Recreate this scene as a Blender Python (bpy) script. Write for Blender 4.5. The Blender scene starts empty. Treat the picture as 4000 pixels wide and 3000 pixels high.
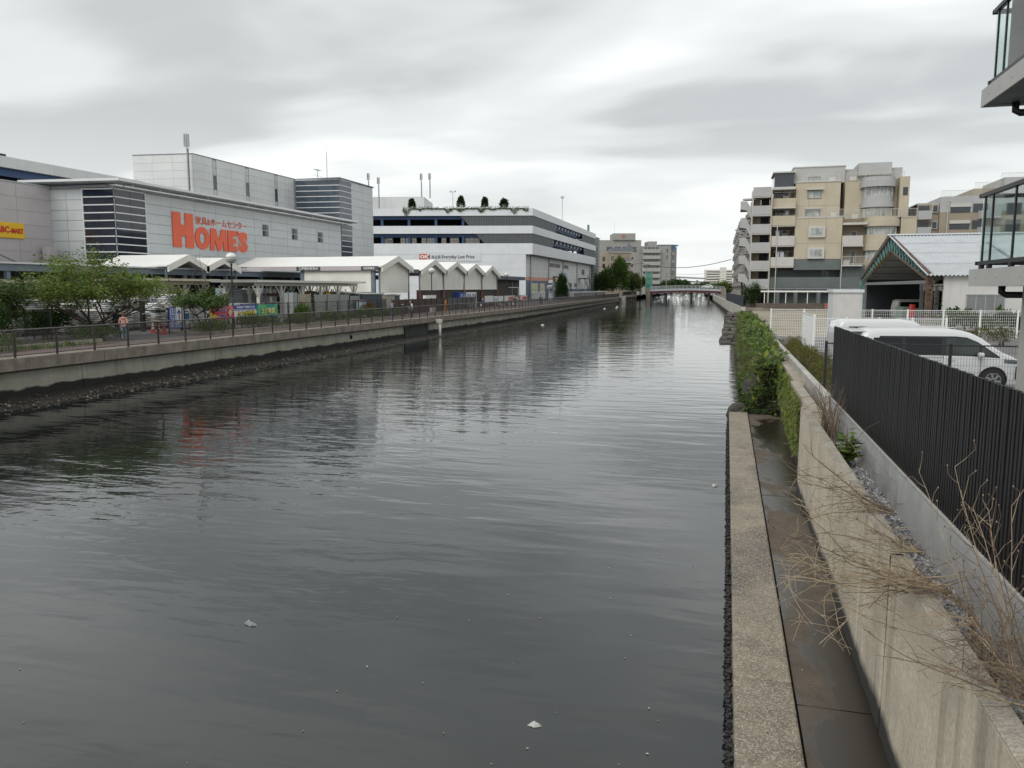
import bpy, bmesh, math, random
from mathutils import Vector, Matrix, noise as mnoise
R = math.radians
PI = math.pi
random.seed(7)
sc = bpy.context.scene
col = sc.collection

# ------------------------------------------------------------------ camera
cam_d = bpy.data.cameras.new('camera')
cam_d.sensor_width = 36.0
cam_d.lens = 27.45
cam_d.clip_start = 0.1
cam_d.clip_end = 6000
cam = bpy.data.objects.new('camera', cam_d)
col.objects.link(cam)
cam.location = (0, 0, 4.9)
cam.rotation_euler = (R(90 - 7.01), 0, R(15.29))
sc.camera = cam

# ------------------------------------------------------------------ sky, sun, exposure
SUN_EL, SUN_AZ = 44.0, 202.0     # veiled by the cloud deck: behind the viewer, slightly to the left
w = bpy.data.worlds.new('World'); sc.world = w; w.use_nodes = True
wt = w.node_tree; wt.nodes.clear()
def wn(t, **k):
    n = wt.nodes.new(t)
    for a, b in k.items(): setattr(n, a, b)
    return n
wl = wt.links.new
out = wn('ShaderNodeOutputWorld')
sky = wn('ShaderNodeTexSky', sky_type='NISHITA', sun_disc=False, sun_elevation=R(SUN_EL), sun_rotation=R(SUN_AZ))
bg_sky = wn('ShaderNodeBackground'); bg_sky.inputs['Strength'].default_value = 0.06
wl(sky.outputs[0], bg_sky.inputs['Color'])
# overcast deck: cloud cover seen on a flat layer above the viewer
tc = wn('ShaderNodeTexCoord')
sep = wn('ShaderNodeSeparateXYZ'); wl(tc.outputs['Generated'], sep.inputs[0])
def math_n(op, a, b=None):
    n = wn('ShaderNodeMath', operation=op)
    for i, v in enumerate((a, b)):
        if v is None: continue
        if isinstance(v, (int, float)): n.inputs[i].default_value = v
        else: wl(v, n.inputs[i])
    return n.outputs[0]
zz = math_n('ADD', math_n('MAXIMUM', sep.outputs['Z'], 0.0), 0.14)
u = math_n('DIVIDE', sep.outputs['X'], zz); v = math_n('DIVIDE', sep.outputs['Y'], zz)
comb = wn('ShaderNodeCombineXYZ'); wl(u, comb.inputs[0]); wl(v, comb.inputs[1])
def noise_n(scale, detail, rough, off, sx=1.0, sy=1.0, rot=0.0, dist=0.0):
    mp = wn('ShaderNodeMapping'); mp.inputs['Location'].default_value = off
    mp.inputs['Scale'].default_value = (sx, sy, 1); mp.inputs['Rotation'].default_value = (0, 0, rot)
    wl(comb.outputs[0], mp.inputs[0])
    n = wn('ShaderNodeTexNoise'); n.inputs['Scale'].default_value = scale
    n.inputs['Detail'].default_value = detail; n.inputs['Roughness'].default_value = rough
    n.inputs['Distortion'].default_value = dist
    wl(mp.outputs[0], n.inputs['Vector'])
    return n.outputs['Fac']
n1 = noise_n(0.70, 3.0, 0.42, (2.0, 25.0, 0.3), 0.85, 1.3, R(8), 0.3)
n2 = noise_n(1.9, 3.0, 0.45, (9.4, 5.2, 0.8), 0.8, 1.25, R(14), 0.3)
mixn = math_n('ADD', math_n('MULTIPLY', n1, 0.78), math_n('MULTIPLY', n2, 0.22))
ramp = wn('ShaderNodeValToRGB')
cr = ramp.color_ramp; cr.interpolation = 'EASE'
cr.elements[0].position = 0.40; cr.elements[0].color = (0.47, 0.492, 0.494, 1)
cr.elements[1].position = 0.60; cr.elements[1].color = (0.84, 0.86, 0.85, 1)
e = cr.elements.new(0.50); e.color = (0.655, 0.682, 0.68, 1)
wl(mixn, ramp.inputs[0])
# the deck thins into an even pale haze towards the horizon
hz = wn('ShaderNodeMapRange'); hz.inputs['From Min'].default_value = 0.0; hz.inputs['From Max'].default_value = 0.19
wl(sep.outputs['Z'], hz.inputs['Value'])
mx = wn('ShaderNodeMix', data_type='RGBA')
wl(hz.outputs['Result'], mx.inputs['Factor'])
mx.inputs['A'].default_value = (0.75, 0.768, 0.76, 1)
wl(ramp.outputs['Color'], mx.inputs['B'])
bg_cl = wn('ShaderNodeBackground'); bg_cl.inputs['Strength'].default_value = 1.0
wl(mx.outputs['Result'], bg_cl.inputs['Color'])
mixs = wn('ShaderNodeMixShader'); mixs.inputs[0].default_value = 0.93
wl(bg_sky.outputs[0], mixs.inputs[1]); wl(bg_cl.outputs[0], mixs.inputs[2])
wl(mixs.outputs[0], out.inputs['Surface'])

sun_d = bpy.data.lights.new('sun', 'SUN'); sun_d.energy = 1.25; sun_d.angle = R(40); sun_d.color = (1.0, 0.97, 0.92)
sun = bpy.data.objects.new('sun', sun_d); col.objects.link(sun)
sun.rotation_euler = (R(90 - SUN_EL), 0, R(180 - SUN_AZ))
vs = sc.view_settings
vs.view_transform = 'Standard'; vs.look = 'None'; vs.exposure = 0.40; vs.gamma = 1.0; vs.use_curve_mapping = False
sc.cycles.max_bounces = 8
sc.cycles.transparent_max_bounces = 12
sc.cycles.use_denoising = True

# ------------------------------------------------------------------ materials
MATS = {}
def mat(name, c, rough=0.7, var=0.10, scale=2.0, bump=0.0, bscale=30.0, metal=0.0, streak=0.0, dirt=0.0, dirtcol=(0.05, 0.045, 0.04),
        spec=0.5, rand=0.0, alpha=1.0, fine=0.0, emit=0.0, trans=0.0, coat=0.0):
    """plain painted / mineral surface: base colour with soft blotches, rain streaks, dirt and fine relief"""
    if name in MATS: return MATS[name]
    m = bpy.data.materials.new(name); m.use_nodes = True
    t = m.node_tree; N = t.nodes; L = t.links.new
    b = N['Principled BSDF']
    b.inputs['Roughness'].default_value = rough; b.inputs['Metallic'].default_value = metal
    b.inputs['Specular IOR Level'].default_value = spec
    if coat: b.inputs['Coat Weight'].default_value = coat
    g = N.new('ShaderNodeNewGeometry')
    def nz(sc_, det=4.0, vec=None, ro=0.55):
        n = N.new('ShaderNodeTexNoise'); n.inputs['Scale'].default_value = sc_; n.inputs['Detail'].default_value = det
        n.inputs['Roughness'].default_value = ro
        L(vec if vec is not None else g.outputs['Position'], n.inputs['Vector']); return n.outputs['Fac']
    def mapr(f, a, bb, lo, hi):
        n = N.new('ShaderNodeMapRange'); n.inputs[1].default_value = a; n.inputs[2].default_value = bb
        n.inputs[3].default_value = lo; n.inputs[4].default_value = hi; L(f, n.inputs[0]); return n.outputs[0]
    def mul(a_, b_):
        n = N.new('ShaderNodeMath'); n.operation = 'MULTIPLY'
        L(a_, n.inputs[0]); L(b_, n.inputs[1]); return n.outputs[0]
    fac = mapr(nz(scale), 0.3, 0.7, 1 - var, 1 + var)
    if fine: fac = mul(fac, mapr(nz(scale * 18, 3), 0.3, 0.7, 1 - fine, 1 + fine))
    if rand:
        oi = N.new('ShaderNodeObjectInfo'); fac = mul(fac, mapr(oi.outputs['Random'], 0, 1, 1 - rand, 1 + rand))
    hsv = N.new('ShaderNodeMix'); hsv.data_type = 'RGBA'; hsv.blend_type = 'MULTIPLY'; hsv.inputs[0].default_value = 1
    hsv.inputs['A'].default_value = (*c, 1)
    cc = N.new('ShaderNodeCombineXYZ')
    for i in range(3): L(fac, cc.inputs[i])
    L(cc.outputs[0], hsv.inputs['B'])
    colr = hsv.outputs['Result']
    if streak or dirt:
        if streak:
            mp = N.new('ShaderNodeMapping'); mp.inputs['Scale'].default_value = (1, 1, 0.07)
            L(g.outputs['Position'], mp.inputs[0])
            f = mapr(nz(3.2, 5, mp.outputs[0], 0.65), 0.52, 0.76, 0, streak)
        else:
            f = mapr(nz(scale * 0.6, 6, None, 0.65), 0.5, 0.72, 0, dirt)
        if streak and dirt:
            f2 = mapr(nz(scale * 0.6, 6, None, 0.65), 0.5, 0.72, 0, dirt)
            n = N.new('ShaderNodeMath'); n.operation = 'MAXIMUM'; L(f, n.inputs[0]); L(f2, n.inputs[1]); f = n.outputs[0]
        d = N.new('ShaderNodeMix'); d.data_type = 'RGBA'; L(f, d.inputs[0]); L(colr, d.inputs['A']); d.inputs['B'].default_value = (*dirtcol, 1)
        colr = d.outputs['Result']
    L(colr, b.inputs['Base Color'])
    if bump:
        bn = N.new('ShaderNodeBump'); bn.inputs['Strength'].default_value = 0.6; bn.inputs['Distance'].default_value = bump
        L(nz(bscale, 5), bn.inputs['Height']); L(bn.outputs[0], b.inputs['Normal'])
    if alpha < 1: b.inputs['Alpha'].default_value = alpha
    if trans: b.inputs['Transmission Weight'].default_value = trans
    if emit:
        b.inputs['Emission Color'].default_value = (*c, 1); b.inputs['Emission Strength'].default_value = emit
    MATS[name] = m
    return m

def glass_dark(name, c, rough=0.04, spec=0.8):
    """window glass seen from outside by day: dark room behind a reflecting pane"""
    return mat(name, c, rough=rough, var=0.25, scale=0.6, spec=spec, coat=0.0)

# ------------------------------------------------------------------ mesh helpers
class MB:
    def __init__(s): s.v = []; s.f = []; s.m = []; s.cur = 0
    def mi(s, i): s.cur = i; return s
    def add(s, vs_, fs_):
        o = len(s.v); s.v += [tuple(p) for p in vs_]
        for f in fs_: s.f.append(tuple(i + o for i in f)); s.m.append(s.cur)
        return s
    def box(s, x0, y0, z0, x1, y1, z1):
        if x0 > x1: x0, x1 = x1, x0
        if y0 > y1: y0, y1 = y1, y0
        if z0 > z1: z0, z1 = z1, z0
        return s.add([(x0,y0,z0),(x1,y0,z0),(x1,y1,z0),(x0,y1,z0),(x0,y0,z1),(x1,y0,z1),(x1,y1,z1),(x0,y1,z1)],
                     [(0,3,2,1),(4,5,6,7),(0,1,5,4),(1,2,6,5),(2,3,7,6),(3,0,4,7)])
    def cbox(s, c, d, rz=0.0, rx=0.0, ry=0.0):
        M_ = Matrix.Rotation(rz, 3, 'Z') @ Matrix.Rotation(ry, 3, 'Y') @ Matrix.Rotation(rx, 3, 'X')
        vs_ = []
        for z in (-1, 1):
            for x, y in ((-1,-1),(1,-1),(1,1),(-1,1)):
                vs_.append(Vector(c) + M_ @ Vector((x*d[0]/2, y*d[1]/2, z*d[2]/2)))
        return s.add(vs_, [(0,3,2,1),(4,5,6,7),(0,1,5,4),(1,2,6,5),(2,3,7,6),(3,0,4,7)])
    def prism(s, poly, a0, a1, axis='z'):
        """poly: 2-D outline, extruded along axis"""
        def P(p, a):
            return (p[0], p[1], a) if axis == 'z' else ((p[0], a, p[1]) if axis == 'y' else (a, p[0], p[1]))
        n = len(poly)
        vs_ = [P(p, a0) for p in poly] + [P(p, a1) for p in poly]
        fs_ = [tuple(range(n - 1, -1, -1)), tuple(range(n, 2 * n))] + [(i, (i + 1) % n, n + (i + 1) % n, n + i) for i in range(n)]
        return s.add(vs_, fs_)
    def quad(s, a, b, c, d): return s.add([a, b, c, d], [(0, 1, 2, 3)])
    def tube(s, pts, r, n=6, caps=True):
        pts = [Vector(p) for p in pts]
        rs = r if isinstance(r, (list, tuple)) else [r] * len(pts)
        vs_ = []; fs_ = []
        up = Vector((0, 0, 1))
        for i, p in enumerate(pts):
            d = (pts[min(i + 1, len(pts) - 1)] - pts[max(i - 1, 0)])
            if d.length < 1e-9: d = Vector((0, 0, 1))
            d.normalize()
            a = d.cross(up)
            if a.length < 0.05: a = d.cross(Vector((1, 0, 0)))
            a.normalize(); b = d.cross(a)
            for k in range(n):
                t = 2 * PI * k / n
                vs_.append(p + (a * math.cos(t) + b * math.sin(t)) * rs[i])
        for i in range(len(pts) - 1):
            for k in range(n):
                fs_.append((i*n+k, i*n+(k+1)%n, (i+1)*n+(k+1)%n, (i+1)*n+k))
        if caps: fs_ += [tuple(range(n - 1, -1, -1)), tuple(range((len(pts)-1)*n, len(pts)*n))]
        return s.add(vs_, fs_)
    def cyl(s, c, r, h, n=12, axis='z', r2=None):
        r2 = r if r2 is None else r2
        c = Vector(c)
        ax = {'z': (Vector((1,0,0)), Vector((0,1,0)), Vector((0,0,1))), 'x': (Vector((0,1,0)), Vector((0,0,1)), Vector((1,0,0))), 'y': (Vector((0,0,1)), Vector((1,0,0)), Vector((0,1,0)))}[axis]
        vs_ = []
        for j, rr in ((0, r), (1, r2)):
            for k in range(n):
                t = 2*PI*k/n
                vs_.append(c + ax[0]*math.cos(t)*rr + ax[1]*math.sin(t)*rr + ax[2]*h*j)
        return s.add(vs_, [tuple(range(n-1,-1,-1)), tuple(range(n,2*n))] + [(k,(k+1)%n,n+(k+1)%n,n+k) for k in range(n)])
    def lathe(s, c, prof, n=14):
        """prof: (radius, z) pairs bottom to top"""
        vs_ = []; fs_ = []
        for r, z in prof:
            for k in range(n):
                t = 2*PI*k/n; vs_.append((c[0]+r*math.cos(t), c[1]+r*math.sin(t), c[2]+z))
        for i in range(len(prof)-1):
            for k in range(n): fs_.append((i*n+k, i*n+(k+1)%n, (i+1)*n+(k+1)%n, (i+1)*n+k))
        fs_ += [tuple(range(n-1,-1,-1)), tuple(range((len(prof)-1)*n, len(prof)*n))]
        return s.add(vs_, fs_)
    def loft(s, rings, close=True, caps=True):
        n = len(rings[0]); vs_ = [p for r in rings for p in r]; fs_ = []
        for i in range(len(rings)-1):
            for k in range(n if close else n-1):
                fs_.append((i*n+k, i*n+(k+1)%n, (i+1)*n+(k+1)%n, (i+1)*n+k))
        if caps: fs_ += [tuple(range(n-1,-1,-1)), tuple(range((len(rings)-1)*n, len(rings)*n))]
        return s.add(vs_, fs_)
    def mesh(s, name, mats, smooth=False):
        me = bpy.data.meshes.new(name); me.from_pydata(s.v, [], s.f)
        for m in (mats if isinstance(mats, (list, tuple)) else [mats]): me.materials.append(m)
        if len(set(s.m)) > 1: me.polygons.foreach_set('material_index', s.m)
        if smooth: me.polygons.foreach_set('use_smooth', [True] * len(me.polygons))
        me.update(); return me
    def build(s, name, mats, parent=None, loc=(0,0,0), rz=0.0, smooth=False, recalc=False, bevel=0.0):
        me = s.mesh(name, mats, smooth)
        if recalc or bevel:
            bm = bmesh.new(); bm.from_mesh(me)
            bmesh.ops.recalc_face_normals(bm, faces=bm.faces[:])
            bm.to_mesh(me); bm.free()
        o = put(name, me, parent, loc, rz)
        if bevel:
            md = o.modifiers.new('bevel', 'BEVEL'); md.width = bevel; md.segments = 2; md.limit_method = 'ANGLE'; md.angle_limit = R(40)
        return o

def put(name, me, parent=None, loc=(0,0,0), rz=0.0, rot=None, scale=None):
    o = bpy.data.objects.new(name, me); col.objects.link(o)
    o.location = loc; o.rotation_euler = rot if rot else (0, 0, rz)
    if scale: o.scale = scale
    if parent: o.parent = parent
    return o
def tag(o, label=None, cat=None, group=None, kind=None):
    if label: o['label'] = label
    if cat: o['category'] = cat
    if group: o['group'] = group
    if kind: o['kind'] = kind
    return o
def thing(name, label, cat, loc=(0,0,0), rz=0.0, group=None):
    o = put(name, None, None, loc, rz); o.empty_display_size = 0.3
    return tag(o, label, cat, group)
def struct(o): o['kind'] = 'structure'; return o
def copy_tree(o, parent=None, label=None):
    c = o.copy(); col.objects.link(c); c.parent = parent
    if label: c['label'] = label
    for ch in list(o.children): copy_tree(ch, c)
    return c

_text_cache = {}
def text_mesh(txt, size=1.0, bold=0.0, extrude=0.01, align='LEFT', sx=1.0, shear=0.0):
    """lettering as a mesh lying in x/z (reads along +x, up +z), facing -y"""
    cu = bpy.data.curves.new('t', 'FONT'); cu.body = txt; cu.size = size; cu.offset = bold; cu.extrude = extrude
    cu.align_x = align; cu.shear = shear; cu.resolution_u = 2
    ob = bpy.data.objects.new('t', cu); col.objects.link(ob)
    dg = bpy.context.evaluated_depsgraph_get()
    me = bpy.data.meshes.new_from_object(ob.evaluated_get(dg))
    bpy.data.objects.remove(ob); bpy.data.curves.remove(cu)
    for v_ in me.vertices: v_.co = Vector((v_.co.x * sx, -v_.co.z, v_.co.y))
    me.materials.clear()
    return me
def text_fit(name, txt, parent, x0, z0, w_, h_, y, m, bold=0.0, shear=0.0):
    """lettering stretched into the box x0..x0+w_, z0..z0+h_ on the plane y (local), facing -y"""
    me = text_mesh(txt, 1.0, bold, 0.012, shear=shear)
    xs = [v_.co.x for v_ in me.vertices]; zs = [v_.co.z for v_ in me.vertices]
    ax, bx, az, bz = min(xs), max(xs), min(zs), max(zs)
    for v_ in me.vertices:
        v_.co.x = x0 + (v_.co.x - ax) / (bx - ax) * w_
        v_.co.z = z0 + (v_.co.z - az) / (bz - az) * h_
        v_.co.y += y
    me.materials.append(m)
    return put(name, me, parent)

def panel_grid(parent, name, m, cells, depth=0.05, gap=0.03, flip=1):
    """separate cladding panels on a local x/z plane at y=0 facing -y*flip; cells: (x0,x1,z0,z1); alike sizes share a mesh"""
    cache = {}
    for x0, x1, z0, z1 in cells:
        k = (round(x1 - x0, 3), round(z1 - z0, 3))
        if k not in cache:
            a, b = k[0] / 2 - gap / 2, k[1] / 2 - gap / 2
            cache[k] = MB().box(-a, -depth * flip, -b, a, 0, b).mesh(name, m)
        put(name, cache[k], parent, ((x0 + x1) / 2, 0, (z0 + z1) / 2))

def grid_cells(x0, x1, z0, z1, nx, nz, holes=()):
    r = []
    for i in range(nx):
        for j in range(nz):
            a, b = x0 + (x1-x0)*i/nx, x0 + (x1-x0)*(i+1)/nx
            c, d = z0 + (z1-z0)*j/nz, z0 + (z1-z0)*(j+1)/nz
            if any(a < h[1]-1e-3 and b > h[0]+1e-3 and c < h[3]-1e-3 and d > h[2]+1e-3 for h in holes): continue
            r.append((a, b, c, d))
    return r
# ================================================================== SETTING
def bend(y): return -max(0.0, y - 110.0) * 0.030      # the canal swings a little to the left beyond the apartment block
def quay_x(y): return -28.45 - max(0, y - 40) * 0.004 + bend(y)

conc = mat('concrete_pale', (0.40, 0.385, 0.35), 0.85, 0.16, 1.3, 0.004, 60, streak=0.55, dirt=0.25, dirtcol=(0.10, 0.095, 0.08), fine=0.08)
conc_brown = mat('concrete_brown', (0.24, 0.21, 0.175), 0.9, 0.25, 1.8, 0.006, 50, streak=0.5, dirt=0.5, dirtcol=(0.06, 0.053, 0.045), fine=0.15)
asphalt = mat('asphalt', (0.155, 0.15, 0.152), 0.85, 0.14, 0.8, 0.004, 160, dirt=0.3, dirtcol=(0.1, 0.095, 0.09), fine=0.12)
paving = mat('red_paving', (0.175, 0.125, 0.115), 0.85, 0.18, 1.2, 0.003, 80, dirt=0.4, dirtcol=(0.10, 0.085, 0.08), fine=0.12)
soil = mat('soil', (0.14, 0.115, 0.08), 0.95, 0.3, 1.5, 0.02, 25, dirt=0.5, dirtcol=(0.06, 0.07, 0.03), fine=0.2)
steel_dark = mat('dark_brown_steel', (0.042, 0.032, 0.03), 0.5, 0.2, 3, rand=0.15)
black_steel = mat('black_steel', (0.018, 0.018, 0.02), 0.45, 0.15, 3)
white_paint = mat('white_paint', (0.78, 0.78, 0.76), 0.5, 0.06, 2, streak=0.15, dirtcol=(0.35, 0.33, 0.3))
galv = mat('galvanised', (0.42, 0.43, 0.44), 0.45, 0.12, 3, metal=0.6)
grey_paint = mat('grey_paint', (0.36, 0.38, 0.39), 0.5, 0.08, 2)

# ---- water
def water_material():
    m = bpy.data.materials.new('canal_water'); m.use_nodes = True
    t = m.node_tree; N = t.nodes; L = t.links.new; b = N['Principled BSDF']
    b.inputs['Base Color'].default_value = (0.009, 0.012, 0.012, 1)
    b.inputs['Roughness'].default_value = 0.015; b.inputs['IOR'].default_value = 1.56
    g = N.new('ShaderNodeNewGeometry')
    def nz(sx, sy, rot, scale, det, ro=0.5, dist=0.0, off=(0, 0, 0)):
        mp = N.new('ShaderNodeMapping'); mp.inputs['Scale'].default_value = (sx, sy, 1)
        mp.inputs['Rotation'].default_value = (0, 0, R(rot)); mp.inputs['Location'].default_value = off
        L(g.outputs['Position'], mp.inputs[0])
        n = N.new('ShaderNodeTexNoise'); n.inputs['Scale'].default_value = scale; n.inputs['Detail'].default_value = det
        n.inputs['Roughness'].default_value = ro; n.inputs['Distortion'].default_value = dist
        L(mp.outputs[0], n.inputs['Vector']); return n.outputs['Fac']
    def mth(op, a, b_):
        n = N.new('ShaderNodeMath'); n.operation = op
        for i, q in enumerate((a, b_)):
            if isinstance(q, (int, float)): n.inputs[i].default_value = q
            else: L(q, n.inputs[i])
        return n.outputs[0]
    swell = nz(0.28, 1.0, 14, 1.05, 1.5, 0.4, 0.35)
    rip = nz(0.30, 1.0, 17, 2.7, 1.5, 0.45, 0.5, (4, 2, 0))
    rip2 = nz(0.7, 1.0, -14, 5.0, 2.0, 0.5, 0.3, (1, 7, 0))
    # calm and ruffled patches: how strongly the small ripples show
    patch = N.new('ShaderNodeMapRange'); patch.inputs[1].default_value = 0.40; patch.inputs[2].default_value = 0.62
    patch.inputs[3].default_value = 0.35; patch.inputs[4].default_value = 1.2
    L(nz(1.0, 0.55, 25, 0.055, 3.0, 0.5, 0.4, (2.3, 0.6, 0)), patch.inputs[0])
    fine = mth('MULTIPLY', mth('ADD', mth('MULTIPLY', rip, 0.55), mth('MULTIPLY', rip2, 0.14)), patch.outputs[0])
    h = mth('ADD', mth('MULTIPLY', swell, 1.1), fine)
    bn = N.new('ShaderNodeBump'); bn.inputs['Strength'].default_value = 1.0; bn.inputs['Distance'].default_value = 0.020
    L(h, bn.inputs['Height']); L(bn.outputs[0], b.inputs['Normal'])
    return m
water = MB().quad((-120, -40, 0), (60, -40, 0), (60, 900, 0), (-120, 900, 0)).build('canal_water', water_material())
struct(water)
# ---- big ground sheets either side
def strip(name, pts_in, pts_out, z, m):
    """ground sheet between two polylines with the same number of points"""
    mb = MB(); n = len(pts_in)
    vs_ = [(x, y, z) for x, y in pts_in] + [(x, y, z) for x, y in pts_out]
    mb.add(vs_, [(i, i + 1, n + i + 1, n + i) for i in range(n - 1)])
    return struct(mb.build(name, m, recalc=True))
ys = [-40, 10, 40, 80, 110, 150, 200, 265, 330, 500, 800]
gl = strip('ground', [(quay_x(y) - 0.6, y) for y in ys], [(-2500, y) for y in ys], 1.895, asphalt)
ys2 = [26, 60, 100]
def right_x(y):
    if y < 30: return 1.9
    if y < 107: return 3.0
    return 1.9 + (y - 110) * -0.036
yr = [-40, 29, 30.01, 106.9, 107.1, 150, 200, 265, 330, 500, 800]
gr = strip('ground', [(right_x(y) + 0.05, y) for y in yr], [(2500, y) for y in yr], 1.90, asphalt)
# far end of the water: land closes the view
struct(MB().quad((-2500, 800, 1.9), (2500, 800, 1.9), (2500, 5000, 1.9), (-2500, 5000, 1.9)).build('ground', asphalt))
# promenade paving and planting verge
strip('promenade', [(quay_x(y) - 0.35, y) for y in ys[1:8]], [(quay_x(y) - 3.6, y) for y in ys[1:8]], 1.905, paving)
strip('path', [(quay_x(y) - 0.9, y) for y in ys[1:6]], [(quay_x(y) - 2.3, y) for y in ys[1:6]], 1.910, mat('worn_asphalt', (0.19, 0.172, 0.17), 0.85, 0.12, 0.7, 0.003, 150, fine=0.1))
strip('verge', [(-32.3, y) for y in (44.5, 60, 78)], [(-34.4, y) for y in (44.5, 60, 78)], 1.912, soil)
strip('verge', [(-32.3, y) for y in (18, 36)], [(-36.4, y) for y in (18, 36)], 1.912, soil)

# ---- left quay wall
def tide_wall_material():
    """old quay concrete: weed and wet line near the water, white lime runs, weep streaks"""
    m = mat('quay_concrete', (0.52, 0.505, 0.44), 0.85, 0.15, 0.9, 0.005, 40, streak=0.55, dirt=0.35, dirtcol=(0.13, 0.12, 0.10), fine=0.08)
    t = m.node_tree; N = t.nodes; L = t.links.new; b = N['Principled BSDF']
    src = b.inputs['Base Color'].links[0].from_socket
    g = N.new('ShaderNodeNewGeometry'); sp = N.new('ShaderNodeSeparateXYZ'); L(g.outputs['Position'], sp.inputs[0])
    n = N.new('ShaderNodeTexNoise'); n.inputs['Scale'].default_value = 1.1; n.inputs['Detail'].default_value = 6; L(g.outputs['Position'], n.inputs['Vector'])
    a = N.new('ShaderNodeMath'); a.operation = 'MULTIPLY_ADD'; L(n.outputs['Fac'], a.inputs[0]); a.inputs[1].default_value = -0.42; L(sp.outputs['Z'], a.inputs[2])
    r = N.new('ShaderNodeValToRGB'); r.color_ramp.elements[0].position = 0.36; r.color_ramp.elements[1].position = 0.47
    r.color_ramp.elements[0].color = (1, 1, 1, 1); r.color_ramp.elements[1].color = (0, 0, 0, 1)
    L(a.outputs[0], r.inputs[0])
    x = N.new('ShaderNodeMix'); x.data_type = 'RGBA'; L(r.outputs[0], x.inputs[0]); L(src, x.inputs['A']); x.inputs['B'].default_value = (0.022, 0.023, 0.02, 1)
    # faint yellowish scum line just above the weed
    r2 = N.new('ShaderNodeValToRGB'); e = r2.color_ramp.elements
    e[0].position = 0.42; e[0].color = (0, 0, 0, 1); e[1].position = 0.75; e[1].color = (0, 0, 0, 1)
    k = e.new(0.52); k.color = (0.55, 0.55, 0.55, 1)
    L(a.outputs[0], r2.inputs[0])
    y = N.new('ShaderNodeMix'); y.data_type = 'RGBA'; L(r2.outputs[0], y.inputs[0]); L(x.outputs['Result'], y.inputs['A']); y.inputs['B'].default_value = (0.36, 0.33, 0.22, 1)
    L(y.outputs['Result'], b.inputs['Base Color'])
    return m
quay_m = tide_wall_material()
quay = thing('quay_wall', 'long stained concrete quay wall under the brown railing across the water', 'wall')
wall_pipe_m = mat('white_pipe', (0.62, 0.6, 0.55), 0.6, 0.15, 3, streak=0.4, dirtcol=(0.3, 0.26, 0.2))
Y0 = 10.0
yy = Y0; k = 0
while yy < 262:
    L_ = 10.0 if yy < 58 else 5.0
    x0, x1 = quay_x(yy), quay_x(yy + L_)
    dx = x1 - x0
    # wall panel, 0.75 m behind the coping edge, small rebate at the joints
    g_ = 0.02
    mb = MB().add([(x0 - .72, yy + g_, -0.4), (x1 - .72, yy + L_ - g_, -0.4), (x1 - 1.5, yy + L_ - g_, -0.4), (x0 - 1.5, yy + g_, -0.4),
                   (x0 - .80, yy + g_, 1.46), (x1 - .80, yy + L_ - g_, 1.46), (x1 - 1.5, yy + L_ - g_, 1.46), (x0 - 1.5, yy + g_, 1.46)],
                  [(0,3,2,1),(4,5,6,7),(0,1,5,4),(1,2,6,5),(2,3,7,6),(3,0,4,7)])
    mb.build('wall_panel', quay_m, quay, recalc=True)
    # coping with sloped underside
    o_ = 0.6
    ya, yb = yy + o_ + 0.015, yy + L_ + o_ - 0.015
    xa, xb = quay_x(ya), quay_x(yb)
    pr = [(0, 1.47), (0, 1.99), (-0.72, 1.99), (-1.2, 1.99), (-1.2, 1.30), (-0.80, 1.30)]
    mb = MB(); n = len(pr)
    mb.add([(xa + p[0], ya, p[1]) for p in pr] + [(xb + p[0], yb, p[1]) for p in pr],
           [tuple(range(n)), tuple(range(2*n-1, n-1, -1))] + [(i, (i+1)%n, n+(i+1)%n, n+i) for i in range(n)])
    mb.build('coping', conc_brown, quay, recalc=True, bevel=0.02)
    yy += L_; k += 1
for ya in range(10, 260, 25):
    xa, xb = quay_x(ya), quay_x(ya + 25)
    MB().prism([(xa - 1.3, ya), (xb - 1.3, ya + 25), (xb - 2.4, ya + 25), (xa - 2.4, ya)], -0.4, 1.42).build('backing', mat('dark_joint', (0.03, 0.03, 0.028), 0.9, 0.1), quay, recalc=True)
# buttress and weep hole
MB().box(-29.18, 68.5, -0.3, -29.9, 74.5, 1.25).build('dark_bay', mat('quay_dark', (0.05, 0.055, 0.055), 0.8, 0.3, 1.5, streak=0.5), quay)
MB().cyl((-29.35, 57.6, 0.95), 0.16, 0.12, 14, 'x').build('outlet', mat('hole_black', (0.008, 0.008, 0.008), 0.9, 0), quay)
dp = thing('drain_pipe', 'white drain pipe with funnel head standing against the quay wall', 'pipe', (-28.05, 74.8, 0))
MB().tube([(0, 0, -0.3), (0, 0, 1.35)], 0.13, 12).build('pipe', wall_pipe_m, dp, smooth=True)
MB().box(-0.4, -0.22, 1.60, 0.22, 0.22, 1.75).add([(-.4,-.22,1.60),(.22,-.22,1.60),(.22,.22,1.60),(-.4,.22,1.60),(-.18,-.18,1.32),(.18,-.18,1.32),(.18,.18,1.32),(-.18,.18,1.32)],
   [(0,1,5,4),(1,2,6,5),(2,3,7,6),(3,0,4,7),(4,5,6,7)]).build('funnel', wall_pipe_m, dp)

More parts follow.
